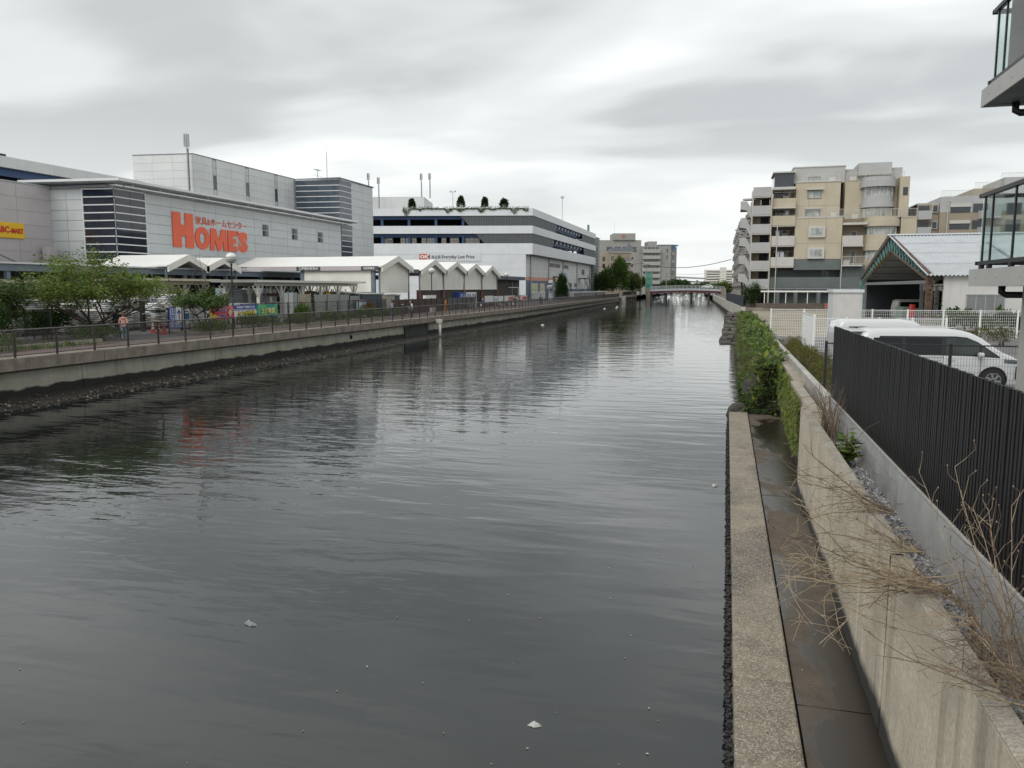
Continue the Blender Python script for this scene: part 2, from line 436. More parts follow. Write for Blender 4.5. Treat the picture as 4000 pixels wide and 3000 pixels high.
# ---- mud foreshore along the quay with shells and stones
mud_m = mat('mud', (0.03, 0.026, 0.02), 0.8, 0.45, 2.5, 0.05, 9, dirt=0.7, dirtcol=(0.02, 0.019, 0.017), fine=0.3)
mb = MB(); ny, nx = 380, 9
for j in range(ny + 1):
    y = 12 + 235.0 * j / ny
    wdt = 1.8 + 0.45 * mnoise.noise((0, y * 0.11, 3)) + 0.35 * mnoise.noise((0, y * 0.5, 9))
    if y > 60: wdt *= max(0.55, 1 - (y - 60) / 260)
    for i in range(nx + 1):
        s = i / nx
        x = quay_x(y) - 0.75 + wdt * s * 1.12
        z = 0.30 * (1 - s) ** 0.8 - 0.10 * s + 0.09 * mnoise.noise((x * 1.3, y * 1.3, 0)) * (1 - 0.4 * s) + 0.04 * mnoise.noise((x * 4, y * 4, 5))
        mb.v.append((x, y, z))
for j in range(ny):
    for i in range(nx):
        a = j * (nx + 1) + i; mb.f.append((a, a + 1, a + nx + 2, a + nx + 1)); mb.m.append(0)
struct(mb.build('mud_bank', mud_m, smooth=True, recalc=True))
mb = MB(); rs = random.Random(3)
def pebble(mb, c, r, rs):
    q = [Vector((math.cos(t), math.sin(t), 0)) * r * rs.uniform(0.7, 1.2) for t in [i * PI / 3 + rs.uniform(-.2, .2) for i in range(6)]]
    top = Vector(c) + Vector((0, 0, r * rs.uniform(.4, .7)))
    mb.add([Vector(c) + p + Vector((0, 0, -r * .3)) for p in q] + [top], [(i, (i + 1) % 6, 6) for i in range(6)])
for i in range(2600):
    y = 14 + 150 * rs.random() ** 1.3
    wdt = 2.0 if y < 60 else 2.0 * max(0.55, 1 - (y - 60) / 260)
    s = rs.betavariate(3.2, 2.2)
    x = quay_x(y) - .7 + wdt * 1.05 * s
    mb.mi(0 if rs.random() < .78 else 1); pebble(mb, (x, y, 0.30 * (1 - s) ** .8 - .10 * s + .05 + .09 * mnoise.noise((x * 1.3, y * 1.3, 0)) * (1 - .4 * s)), rs.uniform(.03, .085), rs)
tag(mb.build('shells', [mat('stones', (0.07, 0.06, 0.047), .7, .3, 6), mat('shells', (0.17, 0.155, 0.125), .7, .3, 6)]), 'oyster shells and stones strewn on the mud below the quay', 'shells', kind='stuff')

# ---- right bank: landing platform, retaining wall, gravel, block wall
def wet_concrete(name, dry, wet, lo, hi, scl, rough_w=0.18):
    m = mat(name, dry, 0.85, 0.22, 3.0, 0.004, 110, dirt=0.5, dirtcol=tuple(q * 0.45 for q in dry), fine=0.3)
    t = m.node_tree; N = t.nodes; L = t.links.new; b = N['Principled BSDF']; src = b.inputs['Base Color'].links[0].from_socket
    g = N.new('ShaderNodeNewGeometry'); n = N.new('ShaderNodeTexNoise'); n.inputs['Scale'].default_value = scl; n.inputs['Detail'].default_value = 5
    n.inputs['Distortion'].default_value = 0.4
    mp = N.new('ShaderNodeMapping'); mp.inputs['Scale'].default_value = (1, .45, 1); L(g.outputs['Position'], mp.inputs[0]); L(mp.outputs[0], n.inputs['Vector'])
    r = N.new('ShaderNodeMapRange'); r.inputs[1].default_value = lo; r.inputs[2].default_value = hi; L(n.outputs['Fac'], r.inputs[0])
    x = N.new('ShaderNodeMix'); x.data_type = 'RGBA'; L(r.outputs[0], x.inputs[0]); L(src, x.inputs['A']); x.inputs['B'].default_value = (*wet, 1)
    L(x.outputs['Result'], b.inputs['Base Color'])
    rr = N.new('ShaderNodeMapRange'); rr.inputs[1].default_value = lo; rr.inputs[2].default_value = hi; rr.inputs[3].default_value = .85; rr.inputs[4].default_value = rough_w
    L(n.outputs['Fac'], rr.inputs[0]); L(rr.outputs[0], b.inputs['Roughness'])
    return m
aggregate = wet_concrete('aggregate_concrete', (0.225, 0.19, 0.145), (0.085, 0.07, 0.052), 0.50, 0.62, 0.9, 0.55)
wet_floor = wet_concrete('wet_floor', (0.105, 0.083, 0.062), (0.03, 0.024, 0.018), 0.46, 0.54, 1.0, 0.06)
def speckle(m, scl, c, amount):
    """exposed pale grains in worn concrete"""
    t = m.node_tree; N = t.nodes; L = t.links.new; b = N['Principled BSDF']; src = b.inputs['Base Color'].links[0].from_socket
    g = N.new('ShaderNodeNewGeometry'); v_ = N.new('ShaderNodeTexVoronoi'); v_.inputs['Scale'].default_value = scl
    L(g.outputs['Position'], v_.inputs['Vector'])
    sp = N.new('ShaderNodeSeparateColor'); L(v_.outputs['Color'], sp.inputs[0])
    r = N.new('ShaderNodeMapRange'); r.inputs[1].default_value = 1 - amount; r.inputs[2].default_value = 1 - amount * .6; r.inputs[4].default_value = .75
    L(sp.outputs[0], r.inputs[0])
    x = N.new('ShaderNodeMix'); x.data_type = 'RGBA'; L(r.outputs[0], x.inputs[0]); L(src, x.inputs['A']); x.inputs['B'].default_value = (*c, 1)
    L(x.outputs['Result'], b.inputs['Base Color'])
speckle(aggregate, 80, (0.46, 0.42, 0.35), 0.28)
platform = thing('landing_platform', 'low wet concrete landing along the water below the retaining wall', 'landing')
for a, b_ in ((3.0, 8.35), (8.37, 13.4), (13.42, 20.2), (20.22, 27.2)):
    MB().box(0.2, a, -0.5, 0.80, b_, 0.735).build('edge_beam', aggregate, platform, bevel=0.025)
for a, b_ in ((3.0, 7.98), (8.0, 16.38), (16.41, 27.1)):
    MB().box(0.825, a, -0.5, 1.90, b_, 0.69).build('floor_slab', wet_floor, platform)
MB().box(0.75, 2.9, -.5, 0.9, 27.0, 0.60).build('joint_fill', mat('moss_joint', (0.03, 0.03, 0.02), .9, .3, 8), platform)
# mussels crusted along the water edge
mb = MB(); rs = random.Random(11)
for i in range(2600):
    y = 3 + 24.2 * rs.random() ** 1.15
    z = rs.uniform(-0.02, 0.62) ; c = Vector((0.2 - rs.uniform(0, .035), y, z)); r = rs.uniform(.018, .045)
    d = Vector((-1, rs.uniform(-.6, .6), rs.uniform(-.5, .7))).normalized(); a = d.cross(Vector((0, .3, 1))).normalized(); b_ = d.cross(a)
    mb.add([c - a * r, c + b_ * r * .8, c + a * r, c - b_ * r * .8, c + d * r * 1.5], [(0,1,4),(1,2,4),(2,3,4),(3,0,4)])
tag(mb.build('mussel_crust', mat('mussels', (0.022, 0.02, 0.019), .55, .5, 30)), 'black mussels crusted on the water face of the landing', 'mussels', kind='stuff')

def stained_wall():
    m = mat('retaining_concrete', (0.555, 0.49, 0.39), 0.85, 0.14, 1.4, 0.003, 70, streak=0.9, dirt=0.45, dirtcol=(0.14, 0.12, 0.09), fine=0.16)
    t = m.node_tree; N = t.nodes; L = t.links.new; b = N['Principled BSDF']; src = b.inputs['Base Color'].links[0].from_socket
    g = N.new('ShaderNodeNewGeometry'); sp = N.new('ShaderNodeSeparateXYZ'); L(g.outputs['Position'], sp.inputs[0])
    n = N.new('ShaderNodeTexNoise'); n.inputs['Scale'].default_value = 1.6; n.inputs['Detail'].default_value = 6; L(g.outputs['Position'], n.inputs['Vector'])
    a = N.new('ShaderNodeMath'); a.operation = 'MULTIPLY_ADD'; L(n.outputs['Fac'], a.inputs[0]); a.inputs[1].default_value = -0.25; L(sp.outputs['Z'], a.inputs[2])
    r = N.new('ShaderNodeMapRange'); r.inputs[1].default_value = 0.73; r.inputs[2].default_value = 0.86; r.inputs[3].default_value = 1; r.inputs[4].default_value = 0
    L(a.outputs[0], r.inputs[0])
    x = N.new('ShaderNodeMix'); x.data_type = 'RGBA'; L(r.outputs[0], x.inputs[0]); L(src, x.inputs['A']); x.inputs['B'].default_value = (0.03, 0.03, 0.028, 1)
    L(x.outputs['Result'], b.inputs['Base Color'])
    return m
wall_m = stained_wall()
lichen = mat('lichen_top', (0.33, 0.30, 0.25), 0.9, 0.25, 3.0, 0.006, 90, dirt=0.7, dirtcol=(0.30, 0.19, 0.08), fine=0.35)
rw = thing('retaining_wall', 'weathered concrete retaining wall rising behind the landing', 'wall')
def rwall(a, b_, xf, xt, zt, th, name='wall_panel'):
    """panel with a slightly battered face and a separate worn top"""
    n = max(2, int((b_ - a) / .5)); 
    mb = MB()
    mb.add([(xf, a, .5), (xf, b_, .5), (xf + th + .12, b_, .5), (xf + th + .12, a, .5), (xt, a, zt - .012), (xt, b_, zt - .012), (xt + th, b_, zt - .012), (xt + th, a, zt - .012)],
           [(0,3,2,1),(4,5,6,7),(0,1,5,4),(1,2,6,5),(2,3,7,6),(3,0,4,7)])
    mb.build(name, wall_m, rw, recalc=True, bevel=0.012)
    MB().box(xt - .004, a, zt - .011, xt + th + .004, b_, zt + .012).build('worn_top', lichen, rw, bevel=0.01)
rwall(2.5, 7.66, 1.53, 1.545, 2.44, 0.15)
rwall(7.74, 16.9, 1.53, 1.545, 2.46, 0.15)
rwall(16.93, 22.5, 1.74, 1.76, 2.36, 0.22)
rwall(22.53, 28.6, 1.84, 1.88, 2.36, 0.24)
MB().box(1.552, 7.6, .5, 1.66, 7.8, 2.44).build('joint_fill', mat('joint_black', (.012, .012, .011), .9, 0), rw)
# concrete end block and channel beyond
MB().box(1.55, 28.7, -0.4, 2.35, 31.5, 2.42).build('end_block', conc_brown, rw, bevel=.03)
struct(MB().box(1.66, 2.5, 1.2, 2.6, 17.2, 2.035).build('gravel_bed', soil))
struct(MB().box(2.0, 17.2, 1.2, 2.62, 37, 2.04).build('gutter', conc))
mb = MB(); rs = random.Random(5)
for i in range(11000):
    y = 3.0 + 14.0 * rs.random() ** 1.5; x = rs.uniform(1.72, 2.19)
    mb.mi(rs.choice((0, 0, 1, 2))); pebble(mb, (x, y, 2.04 + rs.uniform(0, .02)), rs.uniform(.014, .032), rs)
tag(mb.build('gravel', [mat('gravel_grey', (0.20, 0.20, 0.215), .8, .3, 8), mat('gravel_pale', (0.36, 0.36, 0.37), .8, .3, 8), mat('gravel_dark', (0.09, 0.09, 0.10), .8, .3, 8)]),
    'crushed grey gravel strip between retaining wall and block wall', 'gravel', kind='stuff')

block_m = mat('block_concrete', (0.37, 0.375, 0.37), 0.88, 0.10, 3.5, 0.003, 140, streak=0.35, dirtcol=(0.17, 0.165, 0.155), rand=0.13, fine=0.08)
bw = thing('block_wall', 'low wall of grey concrete blocks under the black picket fence', 'wall')
blk = MB().box(-0.06, -0.189, -0.090, 0.06, 0.189, 0.090).mesh('block', block_m)
for j in range(3):
    y = 3.2 + (0.2 if j % 2 else 0)
    while y < 17.6:
        if PI: put('block', blk, bw, (2.25, y, 2.08 + j * 0.197 - 0.0))
        y += 0.397
MB().box(2.205, 3, 1.95, 2.295, 17.7, 2.55).build('mortar', mat('mortar_joint', (0.13, 0.13, 0.125), .9, .1, 8), bw)
MB().box(2.185, 3, 2.572, 2.325, 17.8, 2.60).build('cap', mat('cap_mortar', (0.40, 0.39, 0.36), .9, .15, 5, streak=.2), bw)
for a, b_ in ((17.82, 23.2), (23.22, 30.0), (30.02, 37.0)):
    xa = 2.16 - (a - 17.8) * 0.010; 
    MB().box(2.10, a, 1.9, 2.26, b_, 2.60).build('parapet', conc, bw, bevel=.012)
# ---- overgrown bank and old stepped stonework
mb = MB(); ny, nx = 90, 10
for j in range(ny + 1):
    y = 28.6 + 79.4 * j / ny
    for i in range(nx + 1):
        s = i / nx
        x0 = 1.0 + 0.25 * mnoise.noise((y * .3, 0, 0)) if y < 66 else 1.3
        x = x0 - 0.25 + (3.2 - x0 + .25) * s
        z = -0.3 + 2.2 * min(1, s * 2.2) ** 0.7 + 0.12 * mnoise.noise((x * 2, y * 1.2, 1))
        mb.v.append((x, y, min(z, 2.05)))
for j in range(ny):
    for i in range(nx):
        a = j * (nx + 1) + i; mb.f.append((a, a + 1, a + nx + 2, a + nx + 1)); mb.m.append(0)
struct(mb.build('bank', mat('bank_soil', (0.06, 0.052, 0.038), .95, .4, 1.5, .05, 8), smooth=True, recalc=True))
rubble = mat('old_stone', (0.085, 0.078, 0.066), .9, .4, 2.5, .03, 9, dirt=.6, dirtcol=(.03, .03, .024), rand=.25)
st = thing('stone_steps', 'broken mossy stone steps running into the water from the bank', 'steps')
rs = random.Random(21)
for k in range(9):
    y = 70.5 + k * 4.2; z = 0.05 + k * 0.19
    x = -0.35 + k * 0.07 + rs.uniform(-.25, .2)
    while x < 1.9:
        w_ = rs.uniform(.45, 1.3)
        mb = MB().cbox((x + w_/2, y + 2.4 + rs.uniform(-.8, .8), z - .55 + rs.uniform(-.10, .07)), (w_ * .95, 5.0 + rs.uniform(-1.4, .6), 1.3), rs.uniform(-.07, .07), rs.uniform(-.03, .03), rs.uniform(-.04, .04))
        mb.build('step_stone', rubble, st, bevel=.06); x += w_
# ground of the vacant lot
struct(MB().quad((3.1, 48.9, 1.93), (14, 48.9, 1.93), (14, 107, 1.93), (3.1, 107, 1.93)).build('vacant_lot', mat('dry_earth', (0.30, 0.26, 0.20), .95, .2, .7, .02, 12, dirt=.6, dirtcol=(.15, .17, .06), fine=.15)))
# canal wall beside the apartment block
cw = thing('canal_wall', 'grey concrete canal wall with dark blue fence below the apartment block', 'wall')
ya = 108.0
while ya < 300:
    L_ = 9.0
    xa, xb = right_x(ya), right_x(ya + L_)
    MB().add([(xa, ya + .02, -.4), (xb, ya + L_ - .02, -.4), (xb + .5, ya + L_ - .02, -.4), (xa + .5, ya + .02, -.4), (xa, ya + .02, 2.4), (xb, ya + L_ - .02, 2.4), (xb + .5, ya + L_ - .02, 2.4), (xa + .5, ya + .02, 2.4)],
             [(0,3,2,1),(4,5,6,7),(0,1,5,4),(1,2,6,5),(2,3,7,6),(3,0,4,7)]).build('wall_panel', quay_m, cw, recalc=True)
    if ya < 165:
        MB().add([(xa + .12, ya, 2.405), (xb + .12, ya + L_, 2.405), (xb + .17, ya + L_, 2.405), (xa + .17, ya, 2.405), (xa + .12, ya, 3.9), (xb + .12, ya + L_, 3.9), (xb + .17, ya + L_, 3.9), (xa + .17, ya, 3.9)],
             [(0,3,2,1),(4,5,6,7),(0,1,5,4),(1,2,6,5),(2,3,7,6),(3,0,4,7)]).build('fence_panel', mat('navy_fence', (0.022, 0.03, 0.05), .5, .1, 2), cw, recalc=True)
    ya += L_
for a, b_, zt in ((2.4, 4.5, 2.35), (4.52, 8.6, 2.25), (8.62, 14, 2.25)):
    MB().box(a, 107.5, 0.2, b_, 107.95, zt).build('return_wall', conc_brown, cw)
# ================================================================== LEFT BANK: BUILDINGS
def wall(parent, name, p0, p1, z0, z1, m, th=0.4, off=0.05):
    """backing wall from p0 to p1 (world plan points); local x runs along it, its face looks to the right of travel (-y local)"""
    d = Vector((p1[0] - p0[0], p1[1] - p0[1])); L_ = d.length; a = math.atan2(d.y, d.x)
    base = parent.location
    o = MB().box(0, off, z0, L_, off + th, z1).build(name, m, parent, (p0[0] - base.x, p0[1] - base.y, -base.z), a)
    return o, L_

silver = mat('silver_cladding', (0.53, 0.555, 0.565), 0.5, 0.05, 0.5, rand=0.03, metal=0.1, streak=0.3, dirtcol=(0.45, 0.46, 0.46))
mauve = mat('mauve_cladding', (0.50, 0.46, 0.465), 0.6, 0.05, 0.5, rand=0.03, streak=0.12, dirtcol=(0.22, 0.21, 0.21))
white_clad = mat('white_cladding', (0.66, 0.675, 0.67), 0.55, 0.05, 0.4, rand=0.025, streak=0.35, dirtcol=(0.42, 0.42, 0.40))
ok_clad = mat('pale_cladding', (0.70, 0.72, 0.735), 0.5, 0.04, 0.4, rand=0.02, streak=0.3, dirtcol=(0.52, 0.53, 0.52))
ok_low = mat('pale_low_cladding', (0.70, 0.715, 0.70), 0.6, 0.05, 0.4, rand=0.02, streak=0.6, dirtcol=(0.46, 0.43, 0.37))
seam = mat('seam_dark', (0.36, 0.375, 0.38), 0.8, 0.1)
seam_w = mat('seam_pale', (0.46, 0.47, 0.47), 0.8, 0.1)
navy_glass = glass_dark('navy_glass', (0.016, 0.022, 0.034), 0.05, 0.7)
blue_glass = glass_dark('blue_glass', (0.05, 0.068, 0.09), 0.06, 0.7)
mullion = mat('mullion_white', (0.66, 0.67, 0.68), 0.4, 0.04)
dark_room = mat('dark_interior', (0.025, 0.028, 0.034), 0.8, 0.2, 0.5)  # near-black wall colour stands in for the shade of deep interiors
orange = mat('orange_letters', (0.74, 0.125, 0.055), 0.5, 0.05, 0.4)
canopy_w = mat('canopy_white', (0.68, 0.685, 0.68), 0.45, 0.05, 1, streak=0.1, dirtcol=(.45, .44, .42))
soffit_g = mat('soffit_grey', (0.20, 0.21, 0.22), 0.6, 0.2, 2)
blue_beam = mat('blue_beam', (0.038, 0.085, 0.20), 0.5, 0.1, 1)

hs = thing('furniture_store', 'grey metal-clad home centre with huge orange letters on its canal side', 'store', (-60, 67.1, 1.9))
FD = (-.994, -.11)
def fpt(p, t): return (p[0] + FD[0] * t, p[1] + FD[1] * t)
C0 = (-60.0, 67.1)
# canal facade from the corner to y=115.3
fa, L_ = wall(hs, 'canal_wall_cladding', C0, (-60, 115.3), 1.9, 15.2, seam, 0.5)
GL = 4.3     # glazed length on the canal side
wins = [(26.05, 27.5, 11.75, 13.3), (33.4, 34.95, 11.75, 13.3), (40.75, 42.3, 11.75, 13.3)]
cells = []
xs_ = [GL, 8.3, 12.2, 16.2, 20.2, 24.2]
def rows(z0=1.9, z1=14.85):
    zs = [14.85]
    while zs[-1] - 1.0 > z0: zs.append(zs[-1] - 1.035)
    zs.append(z0); return zs[::-1]
ZR = rows()
xs_ = [GL + (L_ - GL) * i / 11 for i in range(12)]
for i in range(11):
    for j in range(len(ZR) - 1):
        a, b_, c, d = xs_[i], xs_[i+1], ZR[j], ZR[j+1]
        if d < 6.2 : continue
        hit = [w_ for w_ in wins if a < w_[1] and b_ > w_[0] and c < w_[3] and d > w_[2]]
        if hit:
            h = hit[0]
            zc, zd = max(c, h[2]), min(d, h[3])
            if a < h[0]: cells.append((a, h[0], c, d))
            if b_ > h[1]: cells.append((h[1], b_, c, d))
            if c < h[2]: cells.append((h[0], h[1], c, h[2]))
            if d > h[3]: cells.append((h[0], h[1], h[3], d))
        else: cells.append((a, b_, c, d))
panel_grid(fa, 'panel', silver, cells, 0.07, 0.035)
for (a, b_, c, d) in wins:
    wo = MB().box(a, -0.03, c, b_, 0.04, d).build('window', navy_glass, fa)
    MB().box(a - .02, -0.10, c - .05, a + .05, -.031, d + .05).box(b_ - .05, -0.10, c - .05, b_ + .02, -.031, d + .05).box(a + .06, -.10, c - .05, b_ - .06, -.031, c + .04).box(a + .06, -.10, d - .04, b_ - .06, -.031, d + .05).box(a + .06, -.09, (c + d) / 2 - .05, b_ - .06, -.031, (c + d) / 2 + .05).box((a*.55 + b_*.45) - .03, -.08, c + .05, (a*.55 + b_*.45) + .03, -.032, d - .05).build('frame', grey_paint, wo)
    MB().box((a + b_) / 2 + .12, -0.085, c + .03, b_ - .07, -.033, d - .03).build('vent_panel', mat('vent_grey', (0.17, 0.18, 0.19), .6, .1), wo)
# front wall, from its inner end to the corner
fl = 7.19
fr, LF = wall(hs, 'end_wall_cladding', fpt(C0, fl), C0, 1.9, 15.2, seam, 0.5)
gx = LF - 3.5
cells = []
for j in range(len(ZR) - 1):
    if ZR[j+1] > 6.0: cells += [(0, gx / 2, ZR[j], ZR[j+1]), (gx / 2, gx, ZR[j], ZR[j+1])]
panel_grid(fr, 'panel', silver, cells, 0.07, 0.035)
# corner glazing on both faces: panes and white transoms
def glazing(parent, x0, x1, nx, z0, z1, nz, m, depth=0.05, bar=0.11):
    cell = MB().box(-(x1-x0)/nx/2 + .02, -depth, -(z1-z0)/nz/2 + .03, (x1-x0)/nx/2 - .02, 0, (z1-z0)/nz/2 - .03).mesh('pane', m)
    for i in range(nx):
        for j in range(nz):
            put('pane', cell, parent, (x0 + (x1-x0)*(i+.5)/nx, 0, z0 + (z1-z0)*(j+.5)/nz))
    tr = MB().box(x0, -depth - .07, -bar/2, x1, -depth + .01, bar/2).mesh('transom', mullion)
    for j in range(nz + 1): put('transom', tr, parent, (0, 0, z0 + (z1-z0)*j/nz))
glazing(fa, 0.06, GL - .05, 2, 5.4, 14.85, 12, navy_glass)
glazing(fr, gx + .05, LF - .06, 2, 5.4, 14.85, 12, navy_glass)
MB().box(GL - .05, -.13, 5.4, GL + .06, .02, 14.9).build('jamb', mullion, fa)
MB().box(gx - .06, -.13, 5.4, gx + .05, .02, 14.9).build('jamb', mullion, fr)
# letters
def letter(name, poly, x0, x1, z0, z1, holes=None):
    return MB().prism([(x0 + (x1-x0)*p[0], z0 + (z1-z0)*p[1]) for p in poly], -0.20, -0.075, 'y').build(name, orange, fa, recalc=True)
yo = 67.1
letter('letter', [(0,0),(.39,0),(.39,.34),(.61,.34),(.61,0),(1,0),(1,1),(.61,1),(.61,.655),(.39,.655),(.39,1),(0,1)], 75.44-yo, 78.95-yo, 9.48, 13.36)
mb = MB(); n = 28; x0, x1, z0, z1 = 79.2-yo, 81.87-yo, 9.42, 12.02; cx, cz = (x0+x1)/2, (z0+z1)/2
ring = []
for k in range(n):
    t = 2*PI*k/n; ct, s_ = math.cos(t), math.sin(t)
    ring.append(((cx + ct*(x1-x0)/2, cz + s_*(z1-z0)/2), (cx + ct*(x1-x0)*.185, cz + s_*(z1-z0)*.245)))
for k in range(n):
    (a, b_), (c, d) = ring[k], ring[(k+1) % n]
    mb.prism([a, c, d, b_], -0.20, -0.075, 'y')
mb.build('letter', orange, fa, recalc=True)
letter('letter', [(0,0),(.235,0),(.25,.50),(.42,0),(.60,0),(.74,.50),(.76,0),(1,0),(.93,1),(.67,1),(.505,.46),(.33,1),(.06,1)], 81.92-yo, 85.35-yo, 9.42, 12.0)
letter('letter', [(0,0),(1,0),(1,.27),(.52,.27),(.52,.385),(.88,.385),(.88,.62),(.52,.62),(.52,.74),(.97,.74),(.97,1),(0,1)], 85.45-yo, 87.3-yo, 9.42, 11.98)
letter('letter', [(.2,0),(.7,0),(1,1),(0,1)], 87.4-yo, 87.75-yo, 11.45, 12.0)
text_fit('letter', 'S', fa, 87.62-yo, 9.38, 2.1, 2.6, -0.10, orange, bold=0.075)
text_fit('small_lettering', '家具&ホームセンター', fa, 79.5-yo, 12.25, 10.1, 0.98, -0.10, mat('orange_small', (0.60, 0.13, 0.07), .5, .05), bold=0.018)
# canopy round the top
can = MB(); cz0, cz1 = 15.2, 15.72
pts = [fpt((-58.4, 66.0), 11.2), (-58.4, 66.0), (-58.4, 118.6), (-60.3, 118.6), (-60.3, 67.8), fpt((-60.3, 67.8), 9.3)]
base = hs.location
can.prism([(p[0] - base.x, p[1] - base.y) for p in pts], cz0 + .28 - 1.9, cz1 - 1.9).build('canopy', canopy_w, hs, recalc=True)
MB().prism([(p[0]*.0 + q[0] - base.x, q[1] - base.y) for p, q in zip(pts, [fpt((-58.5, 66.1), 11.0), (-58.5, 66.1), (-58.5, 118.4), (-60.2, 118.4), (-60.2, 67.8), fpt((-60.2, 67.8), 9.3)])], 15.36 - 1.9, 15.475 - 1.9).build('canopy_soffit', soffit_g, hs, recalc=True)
mb = MB().box(-58.75 + 60, 0.0, 14.98 - 1.9, -58.63 + 60, 51.2, 15.08 - 1.9)
mb.build('gutter', canopy_w, hs)
arm = MB().box(0.12, -.05, 15.0 - 1.9, 1.35, .05, 15.30 - 1.9).mesh('canopy_arm', grey_paint)
for k in range(13): put('canopy_arm', arm, hs, (0, 1.2 + k * 4.0, 0))
# roof plate so the box is closed
MB().box(-26, -0.5, 15.0 - 1.9, -0.6, 49, 15.2 - 1.9).build('roof', mat('roof_grey', (.3, .3, .3), .8, .1), hs)

# ---- mauve wing with yellow sign
mv = thing('shoe_store', 'mauve clad store wing with yellow sign at the left edge', 'store', (-67.15, 66.3, 1.9))
mw, LM = wall(mv, 'cladding_wall', (-67.15, 34.0), (-67.15, 66.25), 1.9, 15.1, seam, 0.5)
panel_grid(mw, 'panel', mauve, [c for c in grid_cells(0, LM, 1.9, 15.05, 8, 10) if c[0] > 18 and c[3] > 5.9], 0.06, 0.022)
MB().box(0, -.12, 15.05, LM, .4, 15.2).build('coping', grey_paint, mw)
yel = mat('yellow_sign', (0.80, 0.50, 0.02), .45, .03)
sg = MB().box(59.0 - 34, -.25, 9.68, 62.72 - 34, -.07, 11.18).build('sign_board', yel, mw, bevel=.05)
text_fit('lettering', 'ABC', sg, 59.55 - 34, 10.16, 1.45, 0.64, -.27, mat('red_letters', (.55, .05, .02), .5, .03), bold=0.05)
text_fit('lettering', '-MART', sg, 61.06 - 34, 10.16, 1.5, 0.50, -.27, mat('red_letters', (.55, .05, .02), .5, .03), bold=0.05)
# outside stair rails and pillar on the low roof
MB().box(64.4 - 34, -1.4, 6.6, 65.3 - 34, -.5, 9.0).build('stair_pillar', mauve, mw)
MB().tube([(57.5 - 34, -1.2, 8.6), (62.9 - 34, -1.2, 6.5)], .09, 8).build('stay_tube', galv, mw)
for dz in (0, .25, .5, .75):
    MB().tube([(62.9 - 34, -1.6, 6.7 + dz), (64.9 - 34, -1.6, 7.9 + dz * .4), (66.8 - 34, -1.6, 7.9 + dz * .4)], .025, 5).build('rail', galv, mw)

# ---- white parking roof behind
pk = thing('parking_deck', 'white rooftop parking deck with blue steel beams at upper left', 'parking deck', (-75, 68, 1.9))
pw, LP = wall(pk, 'parapet', (-75, 36.0), (-75, 104.0), 17.72, 18.9, seam_w, 0.4)
panel_grid(pw, 'panel', white_clad, grid_cells(0, LP, 17.72, 18.9, 14, 1), 0.05, 0.02)
pb, _ = wall(pk, 'beam', (-75.6, 36.0), (-75.6, 104.0), 16.9, 17.7, blue_beam, 0.3)
for k in range(8): MB().box(k * 9.0 + 2, -.05, 15.0, k * 9.0 + 2.4, .3, 17.0).build('column', blue_beam, pb)
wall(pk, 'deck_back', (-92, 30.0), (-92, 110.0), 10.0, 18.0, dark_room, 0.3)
MB().box(-20, -38, 12.9, 0.2, 36, 13.1).build('deck_slab', soffit_g, pk)
MB().box(-20, -38, 15.95, -.7, 36, 16.2).build('roof_slab', soffit_g, pk)
MB().box(-3, -1.6, 17.05, -1.2, 1.8, 17.45).build('roof_vent', black_steel, pk)

# ---- penthouse box
ph = thing('penthouse', 'tall white windowless block with slim window strips on the store roof', 'building', (-68, 90.3, 1.9))
pf, LPf = wall(ph, 'side_wall', (-68, 90.3), (-68, 116.6), 14.0, 22.3, seam_w, 0.3)
sw = [(3.95, 4.8), (11.5, 12.4), (19.1, 19.95)]
cells = []; cuts = [0, 3.95, 4.8, 8.15, 11.5, 12.4, 15.75, 19.1, 19.95, 23.1, LPf]
for a, b_ in zip(cuts, cuts[1:]):
    if any(abs(a - s_[0]) < .01 for s_ in sw): continue
    for j in range(8): cells.append((a, b_, 14.0 + j * 1.0375, 14.0 + (j + 1) * 1.0375))
panel_grid(pf, 'panel', white_clad, cells, 0.06, 0.022)
wg = glass_dark('grey_glass', (0.05, 0.055, 0.065), .05); wp = mat('white_glass', (0.50, 0.54, 0.54), .2, .05)
for a, b_ in sw:
    for (z0, z1, m) in ((21.15, 22.15, wp), (20.15, 21.1, wp), (18.25, 20.1, wg), (17.2, 18.2, wp), (15.2, 17.15, wp)):
        o = MB().box(a + .04, -.03, z0, b_ - .04, .02, z1).build('window', m, pf)
    MB().box(a, -.075, 14, a + .05, .03, 22.25).box(b_ - .05, -.075, 14, b_, .03, 22.25).build('window_jamb', grey_paint, pf)
pe, LPe = wall(ph, 'end_wall', fpt((-68, 90.3), 8.6), (-68, 90.3), 14.0, 22.3, seam_w, 0.3)
panel_grid(pe, 'panel', white_clad, grid_cells(0, LPe, 14.0, 22.3, 3, 8), 0.06, 0.022)
MB().box(-9.2, 0.15, 20.25, -.15, 26.2, 20.42).build('roof', mat('roof_dark', (.1, .1, .1), .8, .1), ph)
MB().box(0, -.1, 22.28, LPf, .35, 22.40).build('coping', soffit_g, pf)
MB().box(0, -.1, 22.28, LPe - .1, .35, 22.40).build('coping', soffit_g, pe)

